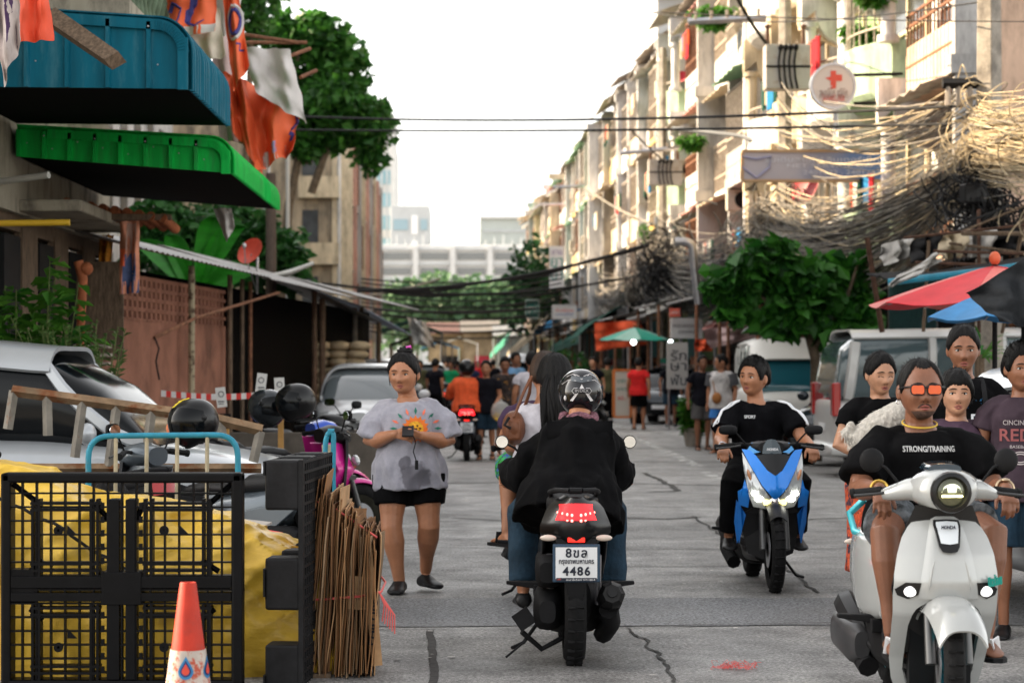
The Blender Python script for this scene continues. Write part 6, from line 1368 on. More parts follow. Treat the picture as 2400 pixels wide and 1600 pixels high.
b=MB(); b.tube([moundfn(.18+.02*i,.36-.012*i)+V((0,-.04,.02)) for i in range(24)],.008,6); b.build('rope',blackm,tm)
card=[M('cardboard_%d'%i,c,.85,var=.2,vs=6,bump=.15,bs=40) for i,c in enumerate([(.36,.19,.085),(.26,.13,.055),(.44,.27,.14),(.18,.09,.04),(.33,.22,.13)])]
cbn=thing('cardboard_bundle','upright bundle of folded cardboard tied with pink twine','cardboard bundle',(XA(778,11.9),11.9,0)); r=random.Random(12)
for i in range(90):
    x=-.165+.0037*i; h=.86-.002*i+r.gauss(0,.035)-(.0 if i<40 else .02); d=.55+.1*r.random(); y0=r.gauss(0,.05)-.02
    ln=.02-.0014*i*.3+r.gauss(0,.008); T=Matrix.Rotation(ln*1.3+.06,4,'Y')@Matrix.Rotation(r.gauss(0,.05),4,'Z')@Matrix.Rotation(r.gauss(0,.03),4,'X'); bow=r.gauss(0,.007)
    m=MB(); nz=6
    m.grid(lambda u,v:T@V((bow*math.sin(PI*v)+.004*math.sin(9*v+i),(u-.5)*d+y0,h*v)),5,nz,thick=.0035+.002*r.random()); m.v=[p+V((x,0,.01)) for p in m.v]; m.build('cardboard_sheet',card[r.choice([0,0,1,1,2,3,3,4])],cbn,smooth=0)
m=MB(); m.box((.115,-.34,.40),(.10,.006,.16),T=Matrix.Rotation(.04,4,'Y')); m.build('flap',card[2],cbn,smooth=0)
m=MB(); m.box((-.085,-.31,.14),(.055,.006,.17),T=Matrix.Rotation(-.12,4,'Y')); m.build('flap',card[0],cbn,smooth=0)
m=MB(); m.box((.175,-.33,.36),(.05,.006,.62),T=Matrix.Rotation(-.09,4,'Y')); bf=m.build('flap',card[2],cbn,smooth=0)
put_text('PHILLIPS',bf,'lettering',inkm,.03,(.185,-.336,.26),T=Matrix.Rotation(R(-84),4,'Y'),bold=.001,width=.22)
m=MB(); m.box((-.14,-.305,.26),(.04,.005,.22),T=Matrix.Rotation(-.15,4,'Y')); bf2=m.build('flap',M('blue_print',(.45,.5,.58),.7,var=.4,vs=12),cbn,smooth=0); put_text('HUR',bf2,'lettering',M('blue_ink',(.02,.06,.25),.6),.035,(-.14,-.310,.27),T=Matrix.Rotation(R(-98),4,'Y'),bold=.002,width=.10)
tw=M('pink_twine',(.75,.13,.12),.5)
m=MB(); m.tube([(-.19,-.28,.36),(-.05,-.35,.37),(.12,-.36,.385),(.22,-.28,.40),(.23,0,.42),(.2,.3,.42)],.006,5); m.tube([(-.18,-.2,.86),(0,-.3,.80),(.2,-.28,.66)],.005,5)
for k in range(6): m.tube([(.21,-.29,.40),(.235+.01*k,-.30,.34-.01*k),(.225+.012*k,-.3,.26-.012*k)],.003,4)
m.build('twine',tw,cbn)
fp=thing('cardboard_pile','flat pile of cardboard sheets lying on the far end of the tarpaulin','cardboard pile',(XA(490,13.1),13.1,.0)); r=random.Random(5)
for i in range(9):
    m=MB(); m.box((r.gauss(0,.05)-.0,r.gauss(0,.05),.36+.035*i),(.85-.03*i,.6,.012),T=Matrix.Rotation(.16+r.gauss(0,.04),4,'Y')@Matrix.Rotation(r.gauss(0,.1),4,'Z')); m.build('cardboard_sheet',card[(i*3)%5] if i<6 else M('card_grey',(.42,.38,.34),.8,var=.1),fp,smooth=0)
m=MB(); m.tube([(-.4,-.33,.73),(0,-.33,.67),(.4,-.32,.60)],.006,5); m.build('twine',tw,fp)
# cone
cn=thing('traffic_cone','scuffed orange traffic cone with a grimy reflective band and blue drop mark','traffic cone',(XA(432,9.3),9.3,0)); cm_=M('cone_orange',(.38,.022,.007),.55,var=.15,vs=8,dirt=(.22,.03,.02),ds=7,dlo=.55,dhi=.75)
k=.265/2; zt=.652
m=MB(); m.lathe([(.03+k*(zt-.03),.03),(.032,zt-.004),(.030,zt),(.022,zt),(.022,zt-.02)],32); m.build('cone',cm_,cn,smooth=40)
m=MB(); m.box((0,0,.015),(.36,.36,.03)); m.build('base',cm_,cn,smooth=0,bevel=.01)
zb,zt2=.245,.395; rr=lambda z:.0325+k*(zt-z)
m=MB(); m.lathe([(rr(zb),zb),(rr(zb)+.002,zb),(rr(zt2)+.002,zt2),(rr(zt2),zt2)],40); bnd=m.build('reflective_band',M('band_grimy',(.45,.40,.36),.5,var=.2,dirt=(.35,.06,.03),ds=22,dlo=.50,dhi=.60),cn,smooth=40)
def oncone(x,z,o=.004): R_=rr(z)+o; a=x/R_; return V((R_*math.sin(a),-R_*math.cos(a),z))
def dropshape(s,mat,o,cx,name='mark'):
    P=[]; 
    for i in range(28):
        q=2*PI*i/28; x=.030*s*math.sin(q)*(1 if math.cos(q)<0 else (1-abs(math.cos(q))**1.3*.85)); z=.030*s*math.cos(q)*(1 if math.cos(q)<0 else 1.9); P.append(oncone(cx+x,.322+z-.004*s,o))
    m=MB(); c=oncone(cx,.322,o); m.add([c]+P,[(0,1+i,1+(i+1)%28) for i in range(28)]); m.build(name,mat,bnd,smooth=0)
for cx in (0,.105): dropshape(1,M('drop_blue',(.02,.16,.36),.5),.004,cx); dropshape(.72,M('drop_navy',(.02,.03,.12),.5),.0055,cx); dropshape(.5,M('drop_red',(.5,.05,.03),.5),.007,cx)
m=MB(); m.grid(lambda u,v:oncone(lerp(-.042,.045,u),lerp(.262,.270,v)+.003*math.sin(40*u)),16,1,thick=.001); m.build('mark',inkm,bnd,smooth=0)
# trolleys and frames
bluet=M('trolley_blue',(.02,.20,.30),.45,var=.15,vs=10,dirt=(.2,.17,.13),ds=9,dlo=.6,dhi=.7); ivory=M('ivory_tube',(.35,.31,.22),.6,var=.2,vs=9,dirt=(.15,.07,.03),ds=12,dlo=.6,dhi=.7)
def arcpts(pts,r=.06,n=6):
    pts=[V(p) for p in pts]; out=[pts[0]]
    for a,b,c in zip(pts,pts[1:],pts[2:]):
        p=b+(a-b).normalized()*r; q=b+(c-b).normalized()*r
        for i in range(n+1): s=i/n; out.append(p*(1-s)**2+b*2*s*(1-s)+q*s*s)
    return out+[pts[-1]]
YT=12.95; tr=thing('hand_trolley','light blue tubular trolley frame behind the black pallet','trolley',(XA(376,YT),YT,0)); Q=lambda px,py,y=YT:W(px,py,y)-V(tr.location)
b=MB(); b.tube(arcpts([Q(203,1300),Q(203,1001),Q(546,998),Q(548,1300)],.12),.016,10); b.build('frame',bluet,tr)
b=MB()
for px in (266,337,407,476): b.tube([Q(px,1003),Q(px-1,1170)],.011,8)
b.build('bar',ivory,tr)
b=MB(); b.tube([Q(203,1180),Q(548,1178)],.013,8); b.tube([Q(203,1300),Q(203,1300)+V((0,.6,0)),Q(548,1300)+V((0,.6,0)),Q(548,1300)],.016,8); b.tube([Q(203,1300),Q(548,1300)],.016,8); b.build('deck',bluet,tr)
for px in (215,535):
    for yy in (0,.6): b=MB(); c=Q(px,1300)+V((0,yy,0)); b.tube([c+V((-.02,0,-c.z+.06)),c+V((.02,0,-c.z+.06))],.06,14); b.tube([c+V((0,0,-c.z+.06)),c],.015,6); b.build('caster',rubber,tr)
tr2=thing('hand_trolley','blue and ivory hand truck leaning beside the cardboard bundle','trolley',(XA(760,13.0),13.0,0)); Q2=lambda px,py,y=13.0:W(px,py,y)-V(tr2.location)
b=MB(); b.tube(arcpts([Q2(742,1200),Q2(748,1010),Q2(755,990),Q2(766,990),Q2(765,1110),Q2(775,1260)],.03),.015,10); b.build('frame',bluet,tr2)
b=MB(); b.box(Q2(755,1110),(.05,.012,.42),T=Matrix.Rotation(-.06,4,'Y')); b.build('plate',ivory,tr2,smooth=0)
b=MB(); b.tube([Q2(742,1200),Q2(742,1200)+V((.02,.1,-.4))],.015,8); b.tube([Q2(775,1260),Q2(775,1260)+V((.02,.1,-.3))],.015,8); b.build('leg',bluet,tr2)
b=MB(); b.tube([Q2(846,1320,13),Q2(862,1325,13),Q2(866,1360,13)],.013,8); b.build('handle',blackm,tr2)
rf=thing('steel_frame','long rusty steel ladder frame leaning across the parked motorbikes','frame',W(310,930,15.2)); Q3=lambda px,py,y=15.2:W(px,py,y)-V(rf.location)
def bar(a,c,w_=.05,d=.03): b=MB(); b.tube([a,c],w_*.62,4); return b
for a,c in (((28,897),(402,948)),((498,963),(602,988)),((402,948),(498,963)),): b=bar(Q3(*a),Q3(*c),.058); b.build('rail',M('rusty_box_section',(.20,.13,.075),.75,.2,var=.3,vs=7,dirt=(.15,.055,.02),ds=5,dlo=.5,dhi=.6),rf,smooth=0)
for a,c in (((32,897),(18,985)),((108,908),(110,1000)),((190,920),(172,1050)),((268,932),(250,1070)),((348,944),(332,1080)),((505,965),(512,1010)),((598,990),(582,1060))): b=bar(Q3(*a),Q3(*c),.05); b.build('rung',M('grey_box_section',(.22,.2,.17),.6,.2,var=.2,vs=7,dirt=(.2,.1,.05),ds=6,dlo=.58,dhi=.66),rf,smooth=0)
b=bar(Q3(10,1075),Q3(600,1075),.05); b.build('rail',M('rusty_box_section'),rf,smooth=0)
b=MB(); b.bx(XA(712,11.6),XA(762,11.6),11.5,11.62,0,.02); tag(b.build('wood_offcut',woodm,smooth=0),'small wooden offcut on the road at the foot of the grey pallet','wood')
tw2=thing('twine_scrap','tangled scrap of pink plastic twine lying on the road','litter',(XA(1690,11.85),11.85,0)); r=random.Random(9)
for i in range(1):
    m=MB()
    for k in range(46):
        a=V((r.gauss(-.05,.03) if k<26 else r.gauss(.03,.04),r.gauss(0,.03),.006)); q=[a]
        for j in range(4): q.append(q[-1]+V((r.gauss(.004,.016),r.gauss(0,.014),abs(r.gauss(.004 if k<26 else 0,.012))*(1 if j<2 else -1)))); q[-1].z=max(.004,q[-1].z)
        m.tube(q,.0013,3)
    m.build('strand',tw,tw2)
lt=MB(); r=random.Random(21)
for i in range(150):
    x=r.uniform(-1.5,4.5);y=r.uniform(11.5,30); s=r.uniform(.006,.022); a=r.random()*6.28; lt.add([V((x,y,.010))+V((s*math.cos(a+q)*(1+.4*math.sin(q*3)),s*math.sin(a+q),0)) for q in (0,1.3,2.5,3.7,5)],[(0,1,2,3,4)])
kindof(lt.build('road_litter',M('litter',(.5,.48,.45),.8,var=.4,vs=3),smooth=0),'stuff')
# ---------------------------------------------------------------- cars
def car(name,label,cat,loc,rz,L_,Wd,H_,paint,style='hatch',glass=glassd,group=None,lamps=True,rear_on=False):
    t=thing(name,label,cat,loc,rz,group); hw=Wd/2; h2=L_/2
    if style=='van':
        low=[(-h2,.70,.35,.75),(-h2+.12,.93,.28,.95),(-h2+.6,1,.24,1.12),(0,1,.22,1.13),(h2-.3,1,.24,1.13),(h2-.05,.97,.28,1.1),(h2,.9,.34,1.0)]
        top=[(-h2+.35,.90,1.0,1.15),(-h2+.75,.93,1.0,H_-.35),(-h2+1.15,.93,1.0,H_-.04),(0,.94,1.0,H_),(h2-.35,.94,1.0,H_-.03),(h2-.12,.93,1.0,H_-.22),(h2-.03,.93,1.0,1.15)]
    else:
        low=[(-h2,.62,.34,.62),(-h2+.12,.88,.26,.78),(-h2+.5,.98,.22,.90),(-h2+1.15,1,.22,.98),(0,1,.20,1.0),(h2-.6,1,.22,1.03),(h2-.1,.93,.26,.98),(h2,.82,.34,.86)]
        e=.35 if style=='hatch' else .75
        top=[(-h2+.95,.86,.85,.97),(-h2+1.35,.83,.85,H_*.84),(-h2+1.75,.76,.85,H_-.05),(.1,.75,.85,H_),(h2-e-.45,.74,.85,H_-.06),(h2-e-.1,.78,.85,H_*.82),(h2-e+.22,.84,.85,1.0)]
    m=MB(); loftz(m,[(y,w_*hw,a,b) for y,w_,a,b in low],28,4.5); m.build('body',paint,t,smooth=45,sub=1)
    g=MB(); loftz(g,[(y,w_*hw*.985,a,b-.02) for y,w_,a,b in top],32,7 if style=='van' else 4.0); g.build('window',glass,t,smooth=50)
    # roof skin and pillars in body colour over the glass volume
    m=MB(); rs=top[2:-2] if style!='van' else [(top[1][0]-.10,.93,1,H_-.42)]+top[1:-2]
    m.grid(lambda u,v:V(((v-.5)*2*interp([(y,w_*hw*.965) for y,w_,a,b in rs],lerp(rs[0][0]-.05,rs[-1][0]+.1,u)),lerp(rs[0][0]-.05,rs[-1][0]+.1,u),interp([(y,b) for y,w_,a,b in rs],lerp(rs[0][0]-.05,rs[-1][0]+.1,u))+.012-(.16 if style!='van' else .11)*abs(2*v-1)**7)),14,22,thick=.03); m.build('roof',paint,t,smooth=60)
    m=MB()
    def side(y,z): 
        w_=interp([(a[0],a[1]) for a in top],y)*hw; zt=interp([(a[0],a[3]) for a in top],y); zc=(zt+(.85 if style!='van' else 1.0))/2; hh=(zt-.85)/2 if style!='van' else (zt-1)/2; q=min(.999,abs((z-zc)/max(.05,hh))); return w_*(1-q**(7 if style=='van' else 4.0))**(1/(7 if style=='van' else 4.0))+.004
    def pil(y0,y1,wd_,zb_=.95,zt_=None):
        for sg in (-1,1):
            P=[]; 
            for i in range(7):
                f=i/6; y=lerp(y0,y1,f); zt=interp([(a[0],a[3]) for a in top],y)-.09; z=lerp(zb_,min(zt,zt_ or 9),f); P.append(V((sg*side(y,z),y,z)))
            m.tube(P,wd_,5,flat=.5,up=(1,0,0))
    a0=top[0][0]+.05; a1=top[2][0]
    pil(a0,a1-.02,.045,.97 if style!='van' else 1.08); pil(.15,.15,.05); pil(top[-1][0]-.15,top[-3][0]+.05,.08)
    if style=='van': pil(-.75,-.75,.05); pil(1.1,1.1,.06)
    m.build('pillar',paint,t,smooth=40)
    for sg in (-1,1):
        for y in (-h2+.82,h2-.80): wheel(t,'wheel',(sg*(hw-.09),y,.315),.315,.19,M('alloy',(.35,.35,.36),.3,.8),disc=False,spokes=8)
        m=MB(); 
        for y in (-h2+.82,h2-.80): m.T=Matrix.Translation(V((sg*(hw-.10),y,.33)))@Matrix.Rotation(PI/2,4,'Y'); m.lathe([(.001,-.11),(.37,-.11),(.37,.108),(.001,.108)],30)
        m.build('wheel_arch',blackm,t,smooth=30)
        m=MB(); mz=.98 if style!='van' else 1.15; m.ell((sg*(hw+.10),-h2+1.35,mz+.05),(.10,.06,.075),14); m.build('mirror',paint,t)
        m=MB(); m.tube([(sg*(hw+.012),.45,.86),(sg*(hw+.03),.53,.865),(sg*(hw+.012),.62,.87)],.013,6); m.build('door_handle',chrome,t)
    lz=.62 if style!='van' else .72
    for sg in (-1,1):
        m=MB(); m.ell((sg*hw*.70,-h2+.10,lz+.05),(.20,.12,.10),16,T=Matrix.Rotation(sg*.35,4,'Z')); m.build('headlight',lensm if lamps!='cream' else M('cream_lens',(.55,.5,.33),.15,coat=1),t,smooth=60)
        m=MB(); m.bx(sg*hw*.72,sg*hw*.93,h2-.10,h2+.012,lz+.10,lz+(.34 if style!='van' else .55)); m.build('tail_light',redglow if rear_on else redlens,t,smooth=0,bevel=.02)
    m=MB(); m.bx(-hw*.45,hw*.45,-h2-.02,-h2+.1,.38,.56); m.build('grille',blackm,t,smooth=0,bevel=.02)
    m=MB(); m.bx(-.2,.2,-h2-.035,-h2-.02,.40,.50); m.bx(-.2,.2,h2+.0,h2+.015,.62,.72); m.build('licence_plate',plate_mat(),t,smooth=0)
    m=MB(); loftz(m,[(h2-.2,hw*.98,.26,.46),(h2+.02,hw*.92,.27,.47),(h2+.06,hw*.8,.30,.44)],20,4); m.build('bumper',paint,t,smooth=50)
    return t
silver=gloss('silver',(.40,.42,.44),.25,.28); whitec=gloss('car_white',(.60,.61,.62),.1,.25); darkc=gloss('dark_blue',(.010,.016,.022),.3,.15)
tealg=M('teal_glass',(.015,.10,.13),.06,coat=1)
d=V((-.995,.10,0)).normalized(); c=V((-1.14,17.0,0))+d*2.2
car('parked_car','silver car with dark windows parked behind the trolley frame at left','car',c,math.atan2(-d.x,d.y),4.4,1.70,1.63,silver,'hatch')
car('parked_car','white hatchback seen from behind, next to the walking woman','car',(XA(832,39),40.5,0),PI+PI+R(2),4.1,1.72,1.50,whitec,'hatch',glass=M('grey_glass',(.12,.14,.15),.08,coat=1),rear_on=True)
car('parked_car','second white car parked just beyond the white hatchback','car',(XA(850,52),54,0),R(3),4.4,1.72,1.62,whitec,'hatch')
car('parked_van','white van with teal windscreen and rust over it, facing the camera','van',(XA(1822,46)+.1,47.9,0),R(-2),4.6,1.74,2.02,M('van_white',(.60,.59,.55),.4,coat=.3,dirt=(.25,.11,.04),ds=2.2,dlo=.66,dhi=.72),'van',glass=tealg)
car('parked_van','silver van parked broadside with its rear at left, behind the dog carrier','van',(XA(1912,32)+2.42,33.0,0),R(92),4.85,1.80,1.97,gloss('van_silver',(.50,.50,.49),.2,.3),'van',glass=M('van_glass',(.06,.09,.10),.05,coat=1),rear_on=False)
car('parked_car','dark car with a cream headlight half hidden by the silver van','car',(6.35,37.6,0),R(-28),4.4,1.72,1.25,darkc,'sedan',lamps='cream')
car('parked_car','black hatchback parked beside the grey vertical sign','car',(XA(1560,62),64,0),R(-14),4.2,1.7,1.46,darkc,'hatch')
car('parked_car','small pale pickup far down the left side of the market street','car',(XA(985,92),92,0),R(0),4.2,1.7,1.6,whitec,'hatch')
car('parked_car','distant white van near the end of the market street','van',(XA(1205,120),120,0),R(0),4.4,1.8,2.1,whitec,'van')
car('parked_car','silver car nose at the right edge behind the white scooter','car',(XA(2352,13.2)+.98,14.6,0),R(4),4.3,1.7,1.5,silver,'hatch')
# ---------------------------------------------------------------- more scooters
scooter('scooter','grey scooter behind the pallets at left with a helmet on its mirror',(XA(470,14.9),14.6,0),R(-118),gloss('grey',(.20,.22,.24),.4,.25),cowl=gloss('grey2',(.10,.12,.14),.4,.3))
scooter('scooter','dark motorbike at the left edge behind the yellow tarpaulin',(XA(60,14.3),14.4,0),R(-100),blackp,cowl=blackm)
scooter('scooter','pink and blue scooter parked left of the walking woman',(-1.67,20.9,0),R(120),gloss('pink',(.60,.02,.25),.1,.25),cowl=gloss('blue2',(.03,.09,.5),.2,.25),rimm=whitep,mir=False)
scooter('scooter','pink and black motorbike under the two hung helmets behind the notices',(XA(650,18.9),19.0,0),R(118),MC['paint_pink'],cowl=blackp)
scooter('scooter','white scooter with plate 9848 parked left of the walking woman',(XA(815,26),25.6,0),R(172),whitec,plate=('6ขฬ','กรุงเทพมหานคร','9848'),cowl=whitec)
scooter('scooter','dark scooter parked nose out behind the two hung helmets',(XA(700,24),24.2,0),R(40),gloss('red',(.35,.02,.02),.1,.3),cowl=blackp)
scooter('scooter','black scooter carrying two women just ahead of the black-jacketed rider',(XA(1262,15.4),15.6,0),PI,black_gloss,cowl=blackp,mir=False)
scooter('scooter','black and orange motorbike ridden by the rider in the orange jacket',(XA(1072,38.5),38.8,0),PI,gloss('orange',(.6,.10,.02),.1,.3),tail_on=True,cowl=blackp,plate=('1กข','กรุงเทพมหานคร','2094'))
def gdecal(t,hp):
    m=MB(); P=lambda u,v:hp(u,v,.004)
    m.tube([P(-.2,.9),P(-.35,.62),P(-.1,.70),P(-.25,.4)],.006,5); m.tube([P(-.6,.8),P(-.75,.5)],.005,5); m.build('decal',M('decal_yellow',(.6,.45,.02),.4),t)
    m=MB(); m.grid(lambda u,v:P(lerp(-1.9,-.9,u),lerp(-.35,.25,v)),8,6); m.build('decal_panel',M('decal_teal',(.02,.16,.2),.3),t)
    m=MB(); m.ell(P(-.75,-.18),(.03,.012,.03),10); m.build('decal',M('decal_orange',(.6,.18,.08),.4),t)
T0=[('helmet','black helmet with yellow and teal graphics above the blue trolley frame',W(447,968,14.3),R(-50),black_gloss,gdecal),
('helmet','dark grey open-face helmet, left of the two hung behind the paper notices',W(612,934,18.7),R(70),gloss('helmet_grey',(.03,.035,.04),.3,.15),None),
('helmet','glossy black helmet with a pale stripe, right of the two hung helmets',W(682,922,18.4),R(-70),black_gloss,None)]
for n_,lb,p,rz,mt,dc in T0: helmet(n_,lb,p,rz,mt,decals=dc,s=1.1)
# ---------------------------------------------------------------- people around
cl=lambda k,c,v=.2:M('cloth_'+k,c,.9,var=v,vs=6,bump=.3,bs=14,spec=.15)
ridepose=lambda:joints(pelvis=(0,.22,.80),neck=(0,.14,1.25),head=(0,.11,1.40),sh=(.18,.14,1.19),el=(.26,.0,.98),wr=(.29,-.28,.95),hip=(.09,.2,.78),kn=(.2,-.2,.72),an=(.22,-.1,.30),toe=(.22,-.26,.25))
# two women on the scooter ahead
J=joints(pelvis=(.03,.33,.84),neck=(.03,.30,1.26),head=(-.03,.28,1.405),sh=(.165,.30,1.20),el=(.25,.26,.97),wr=(.20,.0,.93),hip=(.10,.31,.82),kn=(.25,-.02,.82),an=(.27,.08,.43),toe=(.33,-.04,.37))
wp,J,A=person('woman passenger in a white T-shirt with long loose black hair, seen from behind',(XA(1262,15.4),15.6,0),PI,J,1,'tan',hair='fringe',face=False,vox=.011,bulk=(1.15,1.1,.02),limb=1.15,top=dict(mat=cl('white_tee',(.50,.48,.52)),z0=-.15,sleeve=.5,inf=.02),bottom=dict(mat=M('floral_green',(.03,.25,.05),.8,var=.9,vs=40,dirt=(.05,.08,.35),ds=24,dlo=.5,dhi=.55),len=.95,w=.03),feet='sandal',hd=dict(yaw=20,hoff=.02))
m=MB(); r=random.Random(3)
for i in range(46):
    a=lerp(-1.5,1.5,i/45)+r.gauss(0,.06); s=A@V((.075*math.sin(a),.06+.05*math.cos(a),.03-.02*r.random())); e=s+V((.05*math.sin(a)+r.gauss(-.03,.02),.05+.03*r.random(),-.30-.14*r.random())); m.tube([s,s.lerp(e,.35)+V((.02*math.sin(a),.05,0)),s.lerp(e,.7)+V((r.gauss(0,.008),.035,0)),e],[.014,.017,.013,.003],5)
m.build('long_hair',hairm,wp,smooth=80)
J=ridepose(); w2,J,A=person('woman driver with tied brown hair, half hidden ahead of the long-haired passenger',(XA(1245,16.2),15.7,0),PI,J,1.02,'tan',hair='pulled',hcol=hairg,face=False,vox=.014,top=dict(mat=cl('plum',(.05,.03,.06))),bottom=dict(mat=jeans,len=1.8),feet='shoe')
m=MB(); m.tube([A@V((0,.10,.06)),A@V((0,.17,.03)),A@V((.01,.17,-.09)),A@V((.02,.15,-.17))],[.02,.03,.026,.005],8); m.build('ponytail',hairg,w2)
b=thing('handbag','brown leather handbag carried at the side of the long-haired passenger','handbag',(XA(1180,15.2),15.2,ZA(975,15.2))); lea=M('leather_brown',(.14,.05,.022),.45,var=.2,vs=8,bump=.15,bs=30)
m=MB(); m.ell((0,0,-.02),(.075,.11,.11),18); m.box((0,0,-.03),(.10,.2,.14)); m.build('body',lea,b,smooth=60,bevel=.02); m=MB(); m.tube([(.0,-.09,.05),(.06,-.06,.2),(.11,0,.30),(.10,.05,.2),(.05,.09,.05)],.011,6); m.build('strap',lea,b); 
m=MB(); m.tube([(-.03,-.115,.05),(-.06,-.12,.0),(-.02,-.12,-.02)],.01,6); m.build('clasp',blackm,b)
# standing figures: (label, px, Y, yaw, height scale, skin, hair, shirt, shorts, dict)
def walk(st=.0): 
    return joints(kn=(.10,-.01,.50),anL=V((.10,.14*st,.085+.03*abs(st))),anR=V((-.10,-.14*st,.085)),toeL=V((.115,.14*st-.17,.03+.03*max(0,st))),toeR=V((-.115,-.14*st-.17,.03)),knL=V((.10,.02*st-.03,.50)),knR=V((-.10,-.09*st-.02,.50)),elL=V((.25,.05-.08*st,1.11)),elR=V((-.25,.05+.08*st,1.11)),wrL=V((.26,-.03-.18*st,.88)),wrR=V((-.26,-.03+.2*st,.88)))
J=walk(.4); J['elL']=V((.24,.02,1.10)); J['wrL']=V((.19,-.16,.98))
wb_,_,_=person('woman in a black T-shirt and denim shorts carrying a plastic bag of fruit',(XA(1117,38.6),38.6,0),R(-8),J,.92,'tan',hair='pulled',vox=.010,top=dict(mat=cl('ink_tee',(.006,.006,.01))),bottom=dict(mat=jeans,len=.95,w=.03),feet='sandal',fingers=False)
bg=thing('plastic_bag','clear plastic bag of yellow fruit hanging from the woman in black','bag',(XA(1150,38.2),38.2,ZA(945,38.2))); m=MB(); m.ell((0,0,0),(.16,.11,.17),16); m.tube([(0,0,.12),(0,0,.2)],[.05,.02],8); m.build('film',M('clear_film',(.55,.55,.52),.25,alpha=.45),bg)
m=MB(); r=random.Random(1)
for i in range(9): m.ell((r.gauss(0,.06),r.gauss(0,.03),-.11+.03*(i%3)),(.035,.035,.035),8)
m.build('fruit',M('fruit',(.6,.4,.03),.5,var=.4),bg)
J=walk(-.4); person('man in a dark patterned shirt and khaki shorts walking behind the woman in black',(XA(1160,40),40,0),0,J,.96,'brown',hair='short',vox=.011,top=dict(mat=M('batik',(.03,.022,.02),.9,var=.9,vs=24,dirt=(.3,.14,.03),ds=10,dlo=.58,dhi=.62)),bottom=dict(mat=cl('khaki',(.30,.24,.16)),len=.95,w=.03),feet='grey',fingers=False,hd=dict(pitch=14))
J=walk(.3); person('man in a white T-shirt with a shoulder strap seen from behind',(XA(1222,34.5),34.5,0),PI,J,.99,'tan',hair='short',face=False,vox=.011,bulk=(1.15,1.1,.02),top=dict(mat=cl('white_tee',(.50,.48,.52))),bottom=dict(mat=tee_black,len=.9,w=.03),feet='sandal',fingers=False)
J=ridepose(); person('rider in an orange jacket and black helmet seen from behind',(XA(1072,38.5),38.8,0),PI,J,1.05,'tan',hair='none',face=False,vox=.011,bulk=(1.1,1.1,0),top=dict(mat=cl('orange_jacket',(.72,.11,.035)),sleeve=1.8,inf=.035,z0=-.2),bottom=dict(mat=tee_black,len=1.9),feet='shoe',fingers=False)
helmet('helmet','black helmet on the rider in the orange jacket',(XA(1072,38.5),38.65,1.46),PI,black_gloss,s=1.1)
J=walk(.8); person('man in a red T-shirt and black shorts walking away up the street',(XA(1467,57),57,0),R(172),J,.99,'tan',hair='short',face=False,vox=.011,bulk=(1.15,1.1,.0),limb=1.05,top=dict(mat=cl('red_tee',(.66,.025,.025)),z0=-.22),bottom=dict(mat=tee_black,len=.85,w=.03),feet='sandal',fingers=False)
J=walk(.2); person('man in a black T-shirt and grey shorts standing by the potted plant',(XA(1613,43),43,0),R(10),J,.98,'brown',hair='short',vox=.011,top=dict(mat=cl('ink_tee',(.006,.006,.01))),bottom=dict(mat=cl('greyshorts',(.09,.085,.085)),len=.85,w=.035),feet='sandal',fingers=False)
J=walk(.3); rg,J,A=person('man in a white T-shirt with grey sleeves and blue shorts, looking aside',(XA(1657,41.5),41.5,0),R(-25),J,.985,'tan',hair='short',vox=.011,bulk=(1.1,1.1,.02),top=dict(mat=cl('raglan',(.52,.50,.49)),sleeve=.6,z0=-.32,inf=.03),bottom=dict(mat=cl('blueshorts',(.05,.2,.55)),len=.75,w=.03),feet='sandal',fingers=False,hd=dict(yaw=-60))
m=MB()
for S in 'LR': a,b=J['sh'+S],J['sh'+S].lerp(J['el'+S],.75); m.tube([a,a.lerp(b,.5),b],[.098,.096,.09],14)
m.build('sleeve',cl('grey_sleeve',(.11,.11,.12)),rg,smooth=60); m=MB(); m.ell((-.02,-.19,.96),(.09,.045,.10),12); m.tube([(-.05,-.19,1.03),(-.11,-.13,1.25),(-.11,0,1.42)],.008,5); m.build('shoulder_bag',M('bag_tan',(.35,.14,.04),.6),rg)
# right-hand group close behind the white scooter
J=joints(pelvis=(0,0,.88),neck=(0,.01,1.30),head=(-.01,-.03,1.43),sh=(.165,.01,1.25),elR=V((-.27,-.04,1.0)),elL=V((.24,-.02,1.0)),wrR=V((-.05,-.16,.96)),wrL=V((.10,-.22,1.16)))
wd,J,A=person('woman in a black T-shirt with short parted hair carrying a white fluffy dog',(XA(2022,14.6),14.6,0),R(6),J,1,'light',hair='pulled',vox=.0065,headscale=1.0,bulk=(1.02,1,0),limb=.95,hd=dict(closed=1,yaw=6,pitch=8,open=1,hoff=.014),top=dict(mat=tee_black,sleeve=.55,inf=.022),bottom=dict(mat=M('skirt_print',(.50,.08,.03),.8,var=.7,vs=22,dirt=(.04,.03,.05),ds=16,dlo=.5,dhi=.55),len=1.6,w=.05,name='skirt'),feet='sandal',hands=dict(L=dict(d=(-.9,-.1,.25),n=(0,-.1,-.1) if 0 else (0,.9,.1),side=1,curl=22),R=dict(d=(.9,-.2,0),n=(0,0,1),side=-1,curl=35)))
furm=M('dog_fur',(.55,.51,.45),.95,var=.2,vs=30,bump=.6,bs=60,sheen=.3)
dg=thing('dog','fluffy white long-haired dog lying in the arms of the woman in black','dog',(XA(2022,14.3),14.33,0)); m=MB()
